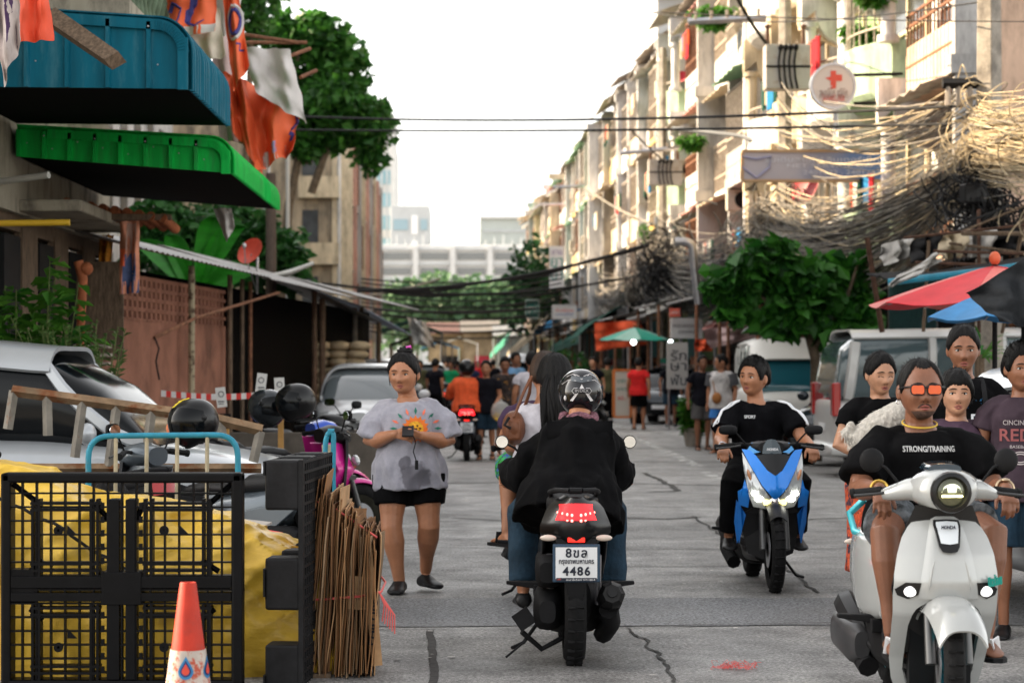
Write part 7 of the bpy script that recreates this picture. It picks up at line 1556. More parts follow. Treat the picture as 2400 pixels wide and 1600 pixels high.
m.caps([(-.10,0,1.05),(.0,0,1.11),(.11,0,1.19)],[.085,.105,.085],14); m.ell((.17,-.01,1.24),(.062,.06,.058),14); m.ell((.205,-.06,1.225),(.026,.035,.022),10); m.caps([(-.08,-.03,1.0),(-.11,-.06,.90)],[.04,.028],10); m.caps([(.05,-.05,1.08),(.03,-.10,.99)],[.035,.022],10); m.caps([(-.14,.0,1.02),(-.20,-.01,1.09),(-.17,-.02,1.14)],[.03,.035,.02],10)
for sg in (-1,1): m.ell((.17+sg*.05,.0,1.24),(.02,.02,.045),10)
g=remesh(m,.009,2,.5); wrinkle(g,.012,22); r=random.Random(6); fur=MB(); o=MB(); o.v=g.v;o.f=g.f;o.mi=[0]*len(g.f); o.build('body',furm,dg,smooth=80)
for i in range(0,len(g.v),7):
    p=g.v[i]; n_=V(g.no[i]); e=p+(n_*.6+V((r.gauss(0,.35),r.gauss(0,.2),-.75))).normalized()*.034; s=n_.orthogonal().normalized()*.004; fur.add([p-s,p+s,e],[(0,1,2)])
fur.build('fur',furm,dg,smooth=0); m=MB(); m.ell((.222,-.092,1.228),(.008,.007,.007),8); m.ell((.195,-.068,1.25),(.006,.005,.006),8); m.ell((.155,-.066,1.25),(.006,.005,.006),8); m.build('nose_and_eyes',eyed,dg)
J=joints(pelvis=(0,0,.80),neck=(0,.01,1.145),head=(0,-.02,1.27),sh=(.15,.01,1.09),el=(.19,.03,.88),wr=(.2,-.04,.68),hip=(.075,0,.78),kn=(.08,-.01,.42))
person('small woman with a short fringe peering over the white scooter rider\'s shoulder',(XA(2196,13.35),13.35,0),R(-8),J,1.045,'light',hair='fringe',vox=.007,headscale=.98,bulk=(.95,1,0),hd=dict(yaw=4,hoff=.014),top=dict(mat=cl('plum2',(.06,.035,.055))),bottom=dict(mat=tee_black),feet='sandal',fingers=False)
J=joints(); tl_,J,A=person('tall man in a black sequinned T-shirt with hair tied back, standing at right',(XA(2212,14.0),14.0,0),R(-4),J,1.0,'brown',hair='pulled',vox=.0065,bulk=(1.08,1.05,.0),hd=dict(pitch=4,hoff=.012,yaw=-4,browz=-.003,jaw=1.15),top=dict(mat=tee_black,sleeve=.6,inf=.025),bottom=dict(mat=jeans,len=1.9,name='jeans'))
tee=child(tl_,'t_shirt'); text_on(tee,'RI',whitep,.10,.07,1.17,width=.085,bold=.003); m=MB(); r=random.Random(8); bv=bvh_of(tee)
for i in range(420):
    x=r.gauss(.17,.055); z=1.30-abs(r.gauss(0,.16)); h=bv.ray_cast(V((x,-2,z)),V((0,1,0)))
    if h[0]: p=h[0]+V((0,-.004,0)); s=.0028; m.add([p+V((-s,0,0)),p+V((0,0,-s)),p+V((s,0,0)),p+V((0,0,s))],[(0,1,2,3)])
m.build('sequin',M('sequin_blue',(.06,.25,.5),.2,.6),tee,smooth=0); m=MB(); P=[]
for i in range(12):
    h=bv.ray_cast(V((.10+.01*i*.3,-2,1.42-.045*i)),V((0,1,0))); 
    if h[0]: P.append(h[0]+V((0,-.008,0)))
m.tube(P,.016,6,flat=.3,up=(0,1,0)); m.build('bag_strap',blackm,tl_)
J=joints(); bo,J,A=person('boy in a dark baseball T-shirt standing at the right edge',(XA(2345,13.2),13.2,0),R(-14),J,.93,'brown',hair='short',vox=.0065,bulk=(.95,.95,0),limb=.92,hd=dict(yaw=18,hoff=.022,seed=6),top=dict(mat=cl('faded_plum',(.045,.03,.04)),inf=.028),bottom=dict(mat=jeans,len=.9,w=.03))
tee=child(bo,'t_shirt'); text_on(tee,'CINCINNATI',M('print_pale',(.45,.4,.4),.8),.04,-.0,1.265,width=.20); text_on(tee,'REDS',M('print_rose',(.30,.09,.09),.8),.10,.0,1.19,width=.24,bold=.004); text_on(tee,'BASEBALL',M('print_pale'),.025,.0,1.125,width=.12)
for rx_,rz_ in ((.055,.036),(.040,.024)):
    rp=MB(); rp.tube([(rx_*math.cos(q),0,1.06+rz_*math.sin(q)) for q in [2*PI*k/20 for k in range(20)]],.003,4,close=True); b_=bvh_of(tee); 
    rp.v=[V((p.x,(b_.ray_cast(V((p.x,-2,p.z)),V((0,1,0)))[0] or V((0,0,0))).y-.005,p.z)) for p in rp.v]; rp.build('emblem',M('print_pale'),tee)
# man crouching behind the trolley
J=joints(pelvis=(0,.15,.42),neck=(0,-.28,.66),head=(0,-.40,.72),sh=(.17,-.24,.62),el=(.24,-.35,.42),wr=(.15,-.5,.30),hip=(.1,.14,.40),kn=(.18,-.25,.48),an=(.14,.0,.09),toe=(.15,-.17,.03))
person('man in a plaid shirt crouching behind the black pallet',(XA(415,13.3),13.3,0),R(-80),J,1,'brown',hair='short',vox=.011,face=False,fingers=False,top=dict(mat=M('plaid',(.20,.16,.19),.9,var=.5,vs=30,stretch=(1,1,4)),z0=-.1,sleeve=1.5),bottom=dict(mat=jeans,len=1.8))
# crowd further along
crowd=[(1000,60,.98,'ink_tee',(.006,.006,.01),'dark-shirted person, leftmost of the distant crowd'),(1035,72,.97,'greenjkt',(.01,.25,.10),'person in a bright green jacket in the distant crowd'),(1022,95,1.0,'white_tee',(.5,.48,.52),'white-shirted person beyond the green jacket'),(1052,100,1,'maroon',(.2,.02,.03),'person in maroon far down the street'),(1085,80,.96,'navy',(.02,.03,.08),'person in navy left of the street centre'),(1098,110,1,'red_tee',(.66,.025,.025),'person in red far down the street centre'),(1133,88,1.01,'ink_tee',(.006,.006,.01),'dark-shirted person behind the patterned shirt'),(1183,48,1.03,'skyblue',(.15,.3,.5),'person in light blue left of the white T-shirt man'),(1190,75,1,'ink_tee',(.006,.006,.01),'dark-haired person far behind the white T-shirt man'),(1250,52,1,'navy',(.02,.03,.08),'person in navy right of the white T-shirt man'),(1262,90,1,'cream',(.45,.4,.3),'person in cream at the stalls on the right'),(1362,58,1,'ink_tee',(.006,.006,.01),'dark-clothed person right of the helmeted rider'),(1395,64,1,'olive',(.08,.08,.04),'person in olive trousers by the price board'),(1540,60,1,'ink_tee',(.006,.006,.01),'person in black right of the red T-shirt man'),(1518,75,.95,'yellow',(.5,.35,.04),'person in yellow under the green umbrella'),(1500,80,.95,'pinky',(.5,.1,.2),'person in pink under the green umbrella'),(1330,82,.98,'yellow',(.5,.35,.04),'shopper in yellow at the right-hand stalls'),(1375,96,1,'maroon',(.2,.02,.03),'shopper in maroon at the right-hand stalls'),(1150,130,1,'white_tee',(.5,.48,.52),'tiny white-shirted figure near the end of the street'),(1070,140,1,'ink_tee',(.006,.006,.01),'tiny dark figure near the end of the street'),(1120,150,1,'maroon',(.2,.02,.03),'tiny maroon figure near the end of the street'),(1015,130,1,'navy',(.02,.03,.08),'tiny navy figure near the end of the street'),(965,75,.98,'olive',(.08,.08,.04),'person in olive at the left-hand stalls')]
for i,(px,Y,s,k,c,lb) in enumerate(crowd):
    person(lb,(XA(px,Y),Y,0),R((i*77)%60-30+(180 if i%3==0 else 0)),walk(.5-(i%3)*.4),s,['tan','brown','light'][i%3],hair='short' if i%2 else 'pulled',vox=.026,face=False,fingers=False,top=dict(mat=cl(k,c),inf=.03),bottom=dict(mat=[tee_black,jeans,cl('khaki',(.30,.24,.16))][i%3],len=.9 if i%2 else 1.9,w=.03),feet='shoe',group='people in the distant market crowd')
for i,(px,Y,lb) in enumerate(((1022,70,'motorbike under the green-jacketed person'),(1345,50,'motorbike parked at the right-hand stalls behind the centre rider'),(1530,66,'motorbike parked beside the black hatchback'))):
    scooter('scooter','distant dark '+lb,(XA(px,Y),Y+.4,0),PI if i==0 else R(30),black_gloss,cowl=blackp,tail_on=(i==0),mir=False)
# ---------------------------------------------------------------- right-hand poles and their gear
PX=lambda Y:6.25
def pole(Y,H_,label,x=None,r=.15):
    t=thing('utility_pole',label,'utility pole',(x if x is not None else XA(1800,48)*Y/Y,Y,0)); m=MB(); m.tube([(0,0,0),(0,0,H_)],[r,r*.7],4 if r>.12 else 8); m.build('post',conc,t,smooth=0,bevel=.02); return t
pole_a=pole(31,9.6,'concrete utility pole inside the huge cable tangle at right',XA(2272,31),.2); pole_b=pole(48,11.5,'concrete pole carrying the large grey capacitor box',XA(1803,48),.17); pole_c=pole(76,11.5,'concrete pole carrying the second, smaller grey box',XA(1522,76),.17); pole_d=pole(112,11,'slim concrete pole in front of the yellow facade',XA(1376,112)); pole_e=pole(150,10.5,'distant concrete pole with a crossarm near the end of the right row',XA(1297,150))
boxm=M('box_grey',(.40,.38,.36),.55,.2,var=.1,dirt=(.25,.2,.15),ds=4)
def gearbox(name,label,x0,x1,y0,y1,Y):
    c=W((x0+x1)/2,(y0+y1)/2,Y-.45); t=thing(name,label,'electrical box',c); hw=(x1-x0)/2/F*Y; hz=(y1-y0)/2/F*Y; m=MB(); m.bx(-hw,hw,-.25,.25,-hz,hz); m.build('case',boxm,t,smooth=0,bevel=.02)
    m=MB()
    for k in range(4): x=(-.35+.23*k)*hw; m.tube([(x,-.27,hz*.85),(x-.04,-.30,.2*hz),(x-.02,-.30,-.5*hz),(x+.03,-.27,-hz)],.022,6); m.ell((x,-.27,hz*.85),(.05,.05,.07),8)
    m.bx(-hw,hw,-.27,-.255,-.02,.02); m.build('conduit',blackm,t)
    m=MB()
    for x in (-.85,.75): m.cyl((x*hw,0,hz),(x*hw,0,hz+.35),.05,.035,10); m.ell((x*hw,0,hz+.38),(.07,.07,.05),10)
    m.build('bushing',M('ceramic_brown',(.10,.05,.03),.3),t); return t
gearbox('capacitor_box','large pale grey electrical box with four cables, upper right',1756,1858,106,207,48); gearbox('capacitor_box','smaller pale grey electrical box in front of the cream facade',1489,1566,368,426,76)
for (px0,py0,px1,py1,Y,lb) in ((1580,50,1760,42,49,'upper crossarm with insulators on the capacitor box pole'),(1425,352,1580,338,75,'crossarm with insulators on the smaller box pole'),(1270,430,1385,425,111,'crossarm on the slim pole before the yellow facade'),(2165,192,2290,192,31,'dark steel crossarm with hanging rods in the cable tangle')):
    t=thing('crossarm',lb,'crossarm',W(px0,py0,Y)); a=W(px1,py1,Y)-W(px0,py0,Y); m=MB(); m.tube([V((0,0,0)),a],.07,4); m.build('beam',steel if Y>40 else blackm,t,smooth=0); m=MB()
    for k in range(5): q=a*(k+.5)/5; m.tube([q,q+V((0,0,-.28 if Y<40 else .2))],[.03,.045],6)
    m.build('insulator',M('insul',(.35,.3,.25),.4),t)
# signs
def sign(name,label,px0,px1,py0,py1,Y,col,frame=None,lines=(),tilt=0,lamp=0,depth=.12,legs=None,var=0,face=None):
    c=W((px0+px1)/2,(py0+py1)/2,Y); t=thing(name,label,'sign',c,R(tilt)); hw=(px1-px0)/2/F*Y; hz=(py1-py0)/2/F*Y; m=MB(); m.bx(-hw,hw,0,depth,-hz,hz); m.build('panel',face or M('sign_%.2f_%.2f_%.2f'%col,col,.5,var=var,vs=2),t,smooth=0)
    if frame: 
        m=MB()
        for (a,b,cc,d_) in ((-hw-.03,hw+.03,hz,hz+.05),(-hw-.03,hw+.03,-hz-.05,-hz),(-hw-.05,-hw,-hz,hz),(hw,hw+.05,-hz,hz)): m.bx(a,b,-.03,depth+.02,cc,d_)
        m.build('frame',frame,t,smooth=0)
    for (s,mt,x,z,w_,sz) in lines: put_text(s,t,'lettering',mt,sz*hz*2,(x*hw,-.006,z*hz),width=w_*hw*2,bold=.0,depth=.004)
    if legs:
        m=MB()
        for x in (-hw*.8,hw*.8): m.tube([(x,.06,-hz),(x,.06,-c.z)],.03,6)
        m.build('leg',steel,t)
    return t,hw,hz
teali=M('ink_teal',(.0,.20,.17),.6); purp=M('ink_purple',(.12,.05,.25),.6); redi=M('ink_red',(.6,.03,.03),.6); blui=M('ink_blue',(.04,.08,.35),.6); whitei=M('ink_white',(.75,.75,.72),.6)
def fadeface():
    m=M('banner_fade',(.5,.48,.5),.6); N=m.node_tree.nodes; L=m.node_tree.links; tc=N.new('ShaderNodeTexCoord'); sp=N.new('ShaderNodeSeparateXYZ'); L.new(tc.outputs['Object'],sp.inputs[0]); ns=N.new('ShaderNodeTexNoise'); ns.inputs['Scale'].default_value=2.5; L.new(tc.outputs['Object'],ns.inputs[0]); ad=N.new('ShaderNodeMath'); ad.operation='MULTIPLY_ADD'; L.new(ns.outputs[0],ad.inputs[0]); ad.inputs[1].default_value=1.2; L.new(sp.outputs['X'],ad.inputs[2])
    r=N.new('ShaderNodeMapRange'); r.inputs[1].default_value=.2; r.inputs[2].default_value=1.9; L.new(ad.outputs[0],r.inputs[0]); mx=N.new('ShaderNodeMix'); mx.data_type='RGBA'; L.new(r.outputs[0],mx.inputs[0]); mx.inputs[6].default_value=(.44,.42,.46,1); mx.inputs[7].default_value=(.05,.16,.42,1); L.new(mx.outputs[2],N['Principled BSDF'].inputs['Base Color']); return m
pl=M('ink_pale',(.62,.64,.70),.6)
t,hw,hz=sign('banner_sign','long faded blue and white banner sign hung across the facade',1708,2030,350,412,44,(.5,.5,.5),M('wood_frame',(.45,.30,.17),.7),[('รับเดินสายไฟ อินเตอร์เน็ต ทั่วไป',pl,.30,.50,1.0,.25),('NET SERVICE CO.,LTD',pl,.42,.0,.8,.2),('2401222 , 2401242',pl,.40,-.5,.55,.22)],face=fadeface())
m=MB(); m.tube([(-hw*.82+.30*a,-.02,.17*b) for a,b in ((-.9,1),(0,.7),(.9,1),(.8,-.2),(0,-1.3),(-.8,-.2))],.02,5,close=True); m.build('emblem',M('ink_lilac',(.32,.32,.48),.6),t)
c=W(1913,199,43); t=thing('clinic_sign','round white clinic sign with a red cross hung above the banner sign','sign',c); rr_=48/F*43; m=MB(); m.T=Matrix.Rotation(PI/2,4,'X'); m.lathe([(.001,-.07),(rr_,-.07),(rr_,.07),(.001,.07)],40); m.build('disc',M('sign_white',(.62,.60,.57),.5),t,smooth=30); m=MB(); m.T=Matrix.Rotation(PI/2,4,'X'); m.lathe([(rr_,-.09),(rr_+.04,-.09),(rr_+.04,.09),(rr_,.09),(rr_,-.09)],40); m.build('rim',steel,t)
m=MB(); k=rr_; m.bx(-.14*k,.12*k,-.085,-.072,.02*k,.72*k); m.bx(-.05*k,.40*k,-.0845,-.0725,.24*k,.54*k); m.prism([(-.40*k,.38*k),(-.1*k,.45*k),(.12*k,.1*k),(.1*k,-.12*k),(-.18*k,-.12*k),(-.02*k,.02*k),(-.02*k,.2*k)],.012,y0=-.0835); m.build('cross',M('cross_red',(.65,.10,.07),.5),t,smooth=0)
put_text('สหคลินิก คลินิก',t,'lettering',M('ink_brown',(.2,.12,.1),.6),.24,(0,-.075,-.35*k),width=1.35*k); put_text('SAHAKLINIK',t,'lettering',M('cross_red'),.16,(0,-.075,-.58*k),width=1.1*k)
m=MB(); m.tube([(rr_,0,.2),(rr_+.9,.2,.25)],.03,6); m.tube([(rr_,0,-.3),(rr_+.9,.2,-.25)],.03,6); m.build('bracket',blackm,t)
sign('hanging_sign','white vertical sign with purple and teal Thai letters far down the right row',1262,1296,565,662,110,(.60,.60,.62),None,[('ขาย',purp,0,.70,.7,.2),('ยา',teali,0,.22,.8,.4),('ปา',teali,0,-.30,.8,.4)])
sign('hanging_sign','small green sign with a white letter above the street','1208' and 1209,1236,690,729,100,(.0,.16,.13),M('frame_pale',(.4,.5,.48),.5),[('ยา1',whitei,0,0,.7,.7)])
sign('hanging_sign','small white sign with red and blue lines beside the pole',1271,1322,703,730,85,(.60,.60,.60),steel,[('รับซ่อม',redi,0,.35,.8,.35),('มอเตอร์ไซค์',blui,0,-.35,.8,.3)])
sign('hanging_sign','white sign with two grey Thai lines on posts above the market',1540,1614,730,777,62,(.58,.58,.57),None,[('คลอง-ตลาดสมเด็จ',M('ink_grey',(.15,.14,.15),.6),0,.3,.85,.25),('(ตลาดใหม่)',M('ink_grey'),0,-.35,.5,.22)],legs=1)
sign('hanging_sign','small red sign above the white posted sign',1538,1562,708,727,61.5,(.62,.12,.08),None,[('คลินิก',whitei,0,0,.8,.4)])
sign('standing_sign','tall grey vertical sign with black Thai letters',1532,1580,786,893,58,(.42,.41,.39),None,[('รัก',inkm,.1,.45,.75,.3),('ษา',inkm,.1,-.05,.75,.3),('ฟัน',inkm,.1,-.6,.75,.3)],legs=1)
sign('price_board','orange-framed price board leaning by the red T-shirt man',1412,1446,852,955,58,(.58,.56,.5),M('frame_orange',(.6,.18,.04),.6),[('ราคา',teali,-.1,.55,.6,.14),('อาหาร',teali,0,.2,.7,.12),('60.-',redi,0,-.2,.6,.12)],tilt=10,depth=.05)
sign('shop_sign','pink lettered green sign under the stall roof',1512,1545,823,850,66,(.02,.22,.14),None,[('ของฝาก',M('pink_ink',(.75,.2,.4),.5),0,0,.8,.4)])
# awnings, stalls and tarps along the right
def stall(label,px0,py0,Y0,px1,py1,Y1,mat,dep=2.2,rise=.7,legs=True,n=20,amp=.03,name='stall_roof'):
    a,b=W(px0,py0,Y0),W(px1,py1,Y1); t=thing(name,label,'stall roof',a); m=MB(); e=b-a; m.grid(lambda u,v:e*u+V((dep*(1-v),0,rise*(1-v)**.8))+V((0,0,amp*math.cos(u*n*PI)+.05*noise.noise(V((u*6,v*3,px0))))),n*2,6,thick=.02); m.build('roof',mat,t,smooth=60)
    m=MB(); m.add([V((0,0,0)),e,e+V((0,0,-.28)),V((0,0,-.28)),V((.02,.0,0)),e+V((.02,0,0)),e+V((.02,0,-.28)),V((.02,0,-.28))],[(0,1,2,3),(7,6,5,4),(0,3,7,4),(1,5,6,2),(3,2,6,7)]); m.build('valance',mat,t,smooth=0)
    if legs:
        m=MB()
        for q in (V((0.03,0,0)),e*.5+V((.03,0,0)),e*.98+V((.03,0,0))): m.tube([q,V((q.x,q.y,-a.z))],.035,6)
        m.build('post',steel,t)
    return t
tarps={k:M('tarp_'+k,c,.9,spec=.12,var=.25,vs=1.5,dirt=tuple(x*.5 for x in c),ds=1.5,dlo=.5,dhi=.75) for k,c in dict(white=(.55,.55,.52),grey=(.24,.235,.22),dark=(.012,.012,.013),green=(.03,.17,.11),orange=(.65,.10,.04),red=(.45,.03,.04),blue=(.03,.2,.42),cream=(.45,.38,.27),dgreen=(.01,.06,.045),pink=(.5,.24,.22)).items()}
stall('grey metal stall roof behind the right-hand bush',1760,575,50,1560,660,75,rfm,2.8,.9)
stall('white curled awnings above the green umbrella',1560,672,70,1440,728,84,tarps['white'],1.6,.5,n=5,amp=.14)
stall('dark stall roof behind the red and blue signs',1440,705,84,1340,740,104,tarps['dark'],1.8,.5)
stall('pale tin stall roof past the small white sign',1430,672,92,1365,710,112,rfm,1.4,.5)
stall('green awning half way down the right side',1330,770,88,1262,800,112,tarps['dgreen'],1.6,1.1)
stall('cream and green awning near the end of the right side',1225,762,112,1165,812,150,tarps['cream'],1.3,1.2)
stall('dark blue awning above the distant crowd at right',1268,735,106,1215,765,128,tarps['blue'],1.3,.5)
stall('green striped awning at the far right end',1170,770,140,1125,815,175,tarps['green'],1.2,1.3)
def canopy_people(label,px,py,Y,r,h,mats,name='market_umbrella',n=8,seed=0,light=None,rot=0):
    c=W(px,py,Y); t=thing(name,label,'umbrella',(c.x,Y,0)); H_=c.z
    for k in range(n):
        m=MB(); a0,a1=2*PI*k/n+rot,2*PI*(k+1)/n+rot
        def fn(u,v):
            a=lerp(a0,a1,u); s=math.sin(PI*u); rr=r*v*(1-.07*s*v); return V((rr*math.cos(a),rr*math.sin(a),H_-h*v**1.15-.035*s*v+.01*noise.noise(V((u*3,v*4,k)))))
        m.grid(fn,6,8,thick=.006); m.build('panel',mats[k%len(mats)],t,smooth=50)
    m=MB(); m.tube([(0,0,0),(0,0,H_+.06)],.022,8); m.build('pole',blackm,t)
    m=MB(); 
    for k in range(n): a=2*PI*k/n+rot; m.tube([(0,0,H_-.03),(r*.98*math.cos(a),r*.98*math.sin(a),H_-h-.012)],.006,4)
    m.build('rib',steel,t); m=MB(); m.ell((0,0,H_+.07),(.05,.05,.06),10); m.build('finial',M('finial_orange',(.6,.12,.05),.5),t)
    return t
canopy_people('large red and pale pink market umbrella at the right',2285,612,20.5,1.08,.32,[M('umb_red',(.60,.02,.03),.6,var=.1),M('umb_pink',(.66,.16,.14),.6,var=.1)],rot=.4)
canopy_people('blue market umbrella tucked under the red one at right',2352,640,18.6,.78,.30,[M('umb_blue',(.04,.22,.48),.6,var=.15)],rot=.2)
t,fn=cloth('shade_cloth','dark grey plastic sheet draped over the right edge above the blue umbrella',17.2,[(2222,672),(2420,555),(2430,762),(2292,738)],M('sheet_dark',(.018,.020,.023),.6,var=.3,vs=6,bump=.5,bs=14),.05,3,2,cat='tarpaulin')
canopy_people('green and white market umbrella with lit bulbs beneath',1458,752,66,.98,.33,[M('umb_green',(.01,.26,.18),.6),M('umb_mint',(.25,.45,.38),.6)],rot=.1)
for px,py in ((1455,786),(1541,786)):
    b=MB(); b.ell(W(px,py,65),(.07,.07,.07),12); tag(b.build('light_bulb',M('bulb_white',(1,1,1),.3,emit=2.5,ecol=(.85,1,.97))),'lit white bulb under the green umbrella, %s of two'%('left' if px<1500 else 'right'),'light bulb')
cloth('stall_tarp','big orange-red tarpaulin hanging behind the green umbrella',72,[(1365,742),(1470,735),(1490,790),(1368,806)],tarps['orange'],.15,3,3,cat='tarpaulin')
cloth('stall_tarp','striped red, green and white awning sloping down beside the bush',58,[(1640,712),(1752,696),(1745,735),(1612,758)],tarps['pink'],.3,2,4,cat='tarpaulin',prints=[(.0,1,.32,.55,tarps['green']),(.0,1,.56,.8,M('stripe_white',(.6,.58,.55),.7))])
cloth('stall_tarp','pale pink lower flap of the striped awning',57.5,[(1612,758),(1745,735),(1760,770),(1632,800)],M('flap_pink',(.52,.38,.37),.7,var=.15),.15,4,5,cat='tarpaulin')
cloth('stall_tarp','bright blue cloth hanging behind the striped awning',60,[(1745,690),(1790,680),(1780,740),(1752,728)],tarps['blue'],.1,3,5,cat='tarpaulin')
cloth('stall_tarp','salmon cloth hanging under the striped awning',59,[(1596,780),(1634,778),(1636,806),(1596,806)],tarps['orange'],.1,3,5,cat='tarpaulin')
cloth('shade_cloth','rolled grey canvas sloping up toward the big cable pole',26,[(2040,650),(2150,580),(2165,600),(2050,660)],tarps['grey'],.15,3,5,cat='tarpaulin')
t=thing('canvas_roof','sagging dark canvas roof above the red umbrella','canopy',W(2040,640,27)); m=MB(); m.grid(lambda u,v:V((2.4*u,1.5*v,.32*u+.12*v-.08*math.sin(PI*u)+.04*noise.noise(V((u*5,v*4,0))))),16,8,thick=.02); m.build('roof',tarps['dark'],t,smooth=60); m=MB(); m.tube([(0,0,-.04),(1.2,0,.10),(2.4,0,.30)],.04,8); m.build('edge_pipe',bluet,t)
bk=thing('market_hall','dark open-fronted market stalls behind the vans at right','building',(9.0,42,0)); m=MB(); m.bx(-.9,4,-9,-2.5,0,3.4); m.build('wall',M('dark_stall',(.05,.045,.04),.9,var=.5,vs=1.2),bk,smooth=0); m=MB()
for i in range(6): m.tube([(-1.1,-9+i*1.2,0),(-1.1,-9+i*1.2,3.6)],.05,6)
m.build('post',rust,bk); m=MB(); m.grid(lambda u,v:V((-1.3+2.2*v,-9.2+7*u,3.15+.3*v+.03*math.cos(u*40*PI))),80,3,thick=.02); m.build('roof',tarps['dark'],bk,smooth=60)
rustd=M('rust_dark',(.07,.035,.022),.9,var=.4,vs=9)
t=thing('rafter_frame','jumble of rusty poles and rafters over the red umbrella','frame',(6.0,29.5,0))
r=random.Random(19)
for i in range(9): m=MB(); x=-.9+.33*i+r.gauss(0,.12); m.tube([(x,r.uniform(-1,1),1.9),(x+r.gauss(0,.12),r.uniform(-1,1),r.uniform(2.7,3.6))],r.uniform(.018,.035),6); m.build('pole',[rustd,woodm,blackm][i%3],t)
for i in range(8): m=MB(); z=r.uniform(2.7,3.4); m.tube([(r.uniform(-1.3,.2),r.uniform(-1,1),z),(r.uniform(.8,2.4),r.uniform(-1,1),z+r.uniform(-.2,.7))],r.uniform(.015,.03),6); m.build('rafter',[rustd,woodm,blackm][i%3],t)
for i in range(5): cloth('shade_cloth','scrap of sheeting sagging over the red umbrella, %s of five from the left'%ords[i],29.3+.2*i,[(2030+62*i,560-8*i),(2090+66*i,545-8*i),(2085+66*i,590),(2035+60*i,610-6*i)],[tarps['grey'],tarps['dark'],tarps['cream']][i%3],.18,3,i,nu=14,nv=10,cat='tarpaulin')
# dark recess of the arcade along the row: shop fronts with goods
r=random.Random(31)
for i in range(16):
    Y=44+i*6.2; x=ROWX+RS*Y-.9; t=thing('goods_rack','rack of mixed goods in the right-hand arcade, %s from the near end'%ords[i],'goods rack',(x,Y,0),group='goods racks in the right-hand arcade'); 
    for j in range(3):
        m=MB(); z=.1+.7*j; 
        for k in range(9): s=r.uniform(.1,.28); m.box((r.uniform(-.35,.35),-2+k*.5,z+s/2+.03),(s*1.4,s*1.6,s))
        m.bx(-.45,.45,-2.4,2.4,z-.03,z); m.build('shelf',[tarps['grey'],rust,tarps['cream'],tarps['red'],tarps['dgreen'],tarps['dark']][r.randrange(6)],t,smooth=0)
    aw=stall('lean-to roof over the right-hand arcade, %s from the near end'%ords[i],0,0,1,0,0,1,[rfm,tarps['grey'],tarps['dark'],tarps['white'],tarps['dgreen']][r.randrange(5)],2.2,.8,legs=False) if 0 else None
    t=thing('arcade_awning','worn lean-to awning over the right-hand pavement, %s from the near end'%ords[i],'awning',(ROWX+RS*Y,Y-3,3.1+r.uniform(-.2,.3)),RANG,'lean-to awnings over the right pavement'); m=MB(); d_=2.0+r.random()*1.1
    wavy(m,(0,0,.5),(6.0,0,.5),(0,d_,0),.55,n=24,amp=.03); m.build('roof_sheet',[rfm,tarps['grey'],tarps['dark'],tarps['white'],tarps['dgreen']][r.randrange(5)],t,smooth=60); m=MB(); m.tube([(.1,d_-.1,-.08),(.1,d_-.1,-3)],.04,6); m.tube([(5.8,d_-.1,-.08),(5.8,d_-.1,-3)],.04,6); m.build('post',rust,t)
# ---------------------------------------------------------------- greenery at right and at the far end
TX=38; q=lambda px,py,rx,rz,dy=0:(XA(px,TX)-5.1,dy,ZA(py,TX),rx/F*TX,rx/F*TX*.8,rz/F*TX)
leafcloud('tree','leafy dark green tree spreading over the vans at right','tree',(5.1,TX,0),[q(1850,685,70,60),q(1930,715,85,60,.3),q(1790,610,50,30),q(1880,630,60,45,.2),q(1715,618,62,12),q(1745,585,55,12),q(1985,640,42,50,.3),q(1668,648,45,10),q(1705,668,40,14),q(1790,735,60,30),q(1940,760,60,28),q(2000,590,26,18),q(1780,558,42,12),q(1735,648,50,16),q(1640,662,24,8),q(1690,715,34,10)],6200,.25,(.006,.05,.007),(.05,.20,.02),'leaf_right',trunk=[([(.3,0,0),(.3,0,1.6),(.1,0,2.3)],.1,.07),([(.1,0,2.0),(-.6,0,2.6),(-1.2,0,3.0)],.05,.02),([(.3,0,1.8),(.8,0,2.6),(1.0,0,3.2)],.05,.02)],seed=13,long=1.7,droop=.6)
t=thing('palm_plant','pale spiky-leaved plant in front of the silver van','plant',(XA(2250,24),24,0)); m=MB(); r=random.Random(4)
for i in range(26):
    a=r.random()*6.28; e=r.uniform(.2,1.1); L_=r.uniform(.35,.6); p0=V((0,0,1.55)); d_=V((math.cos(a)*math.cos(e),math.sin(a)*math.cos(e),math.sin(e))); s=V((-math.sin(a),math.cos(a),0))*.03; p1=p0+d_*L_*.5; p2=p0+d_*L_+V((0,0,-.16)); m.add([p0-s*.3,p0+s*.3,p1+s,p1-s,p2],[(0,1,2,3),(3,2,4)])
m.build('foliage',pl1,t,smooth=0); m=MB(); m.tube([(0,0,0),(0,0,1.6)],.05,8); m.build('stem',woodm,t)
t=thing('potted_plant','small bright green potted plant beside the man in grey shorts','plant',(XA(1592,45),45,0)); leafy_stems(t,24,.95,.16,.22,8,pl1,.4,.3,1,.3); m=MB(); m.lathe([(.14,0),(.2,.34),(.17,.34)],14); m.build('pot',conc,t)
leafcloud('bush','dark green bush at the stalls right of the street centre','bush',(XA(1310,80),80,0),[(0,0,1.3,.75,.6,.75),(.5,0,1.0,.5,.5,.6),(-.4,0,1.0,.5,.5,.6)],1200,.2,(.01,.06,.01),(.04,.14,.02),'leaf_shrub',trunk=[([(0,0,0),(0,0,1)],.05,.03)],seed=2)
leafcloud('tree','dark tree rising between the far shophouses and the street at centre right','tree',(XA(1225,118),118,0),[(0,0,6.3,1.3,1.2,1.5),(-.2,0,4.6,1.2,1.2,1.5),(.5,.5,5.3,1.1,1.1,1.3)],1500,.4,(.01,.05,.02),(.03,.11,.03),'leaf_far',trunk=[([(0,0,0),(0,0,5)],.15,.08)],seed=12)
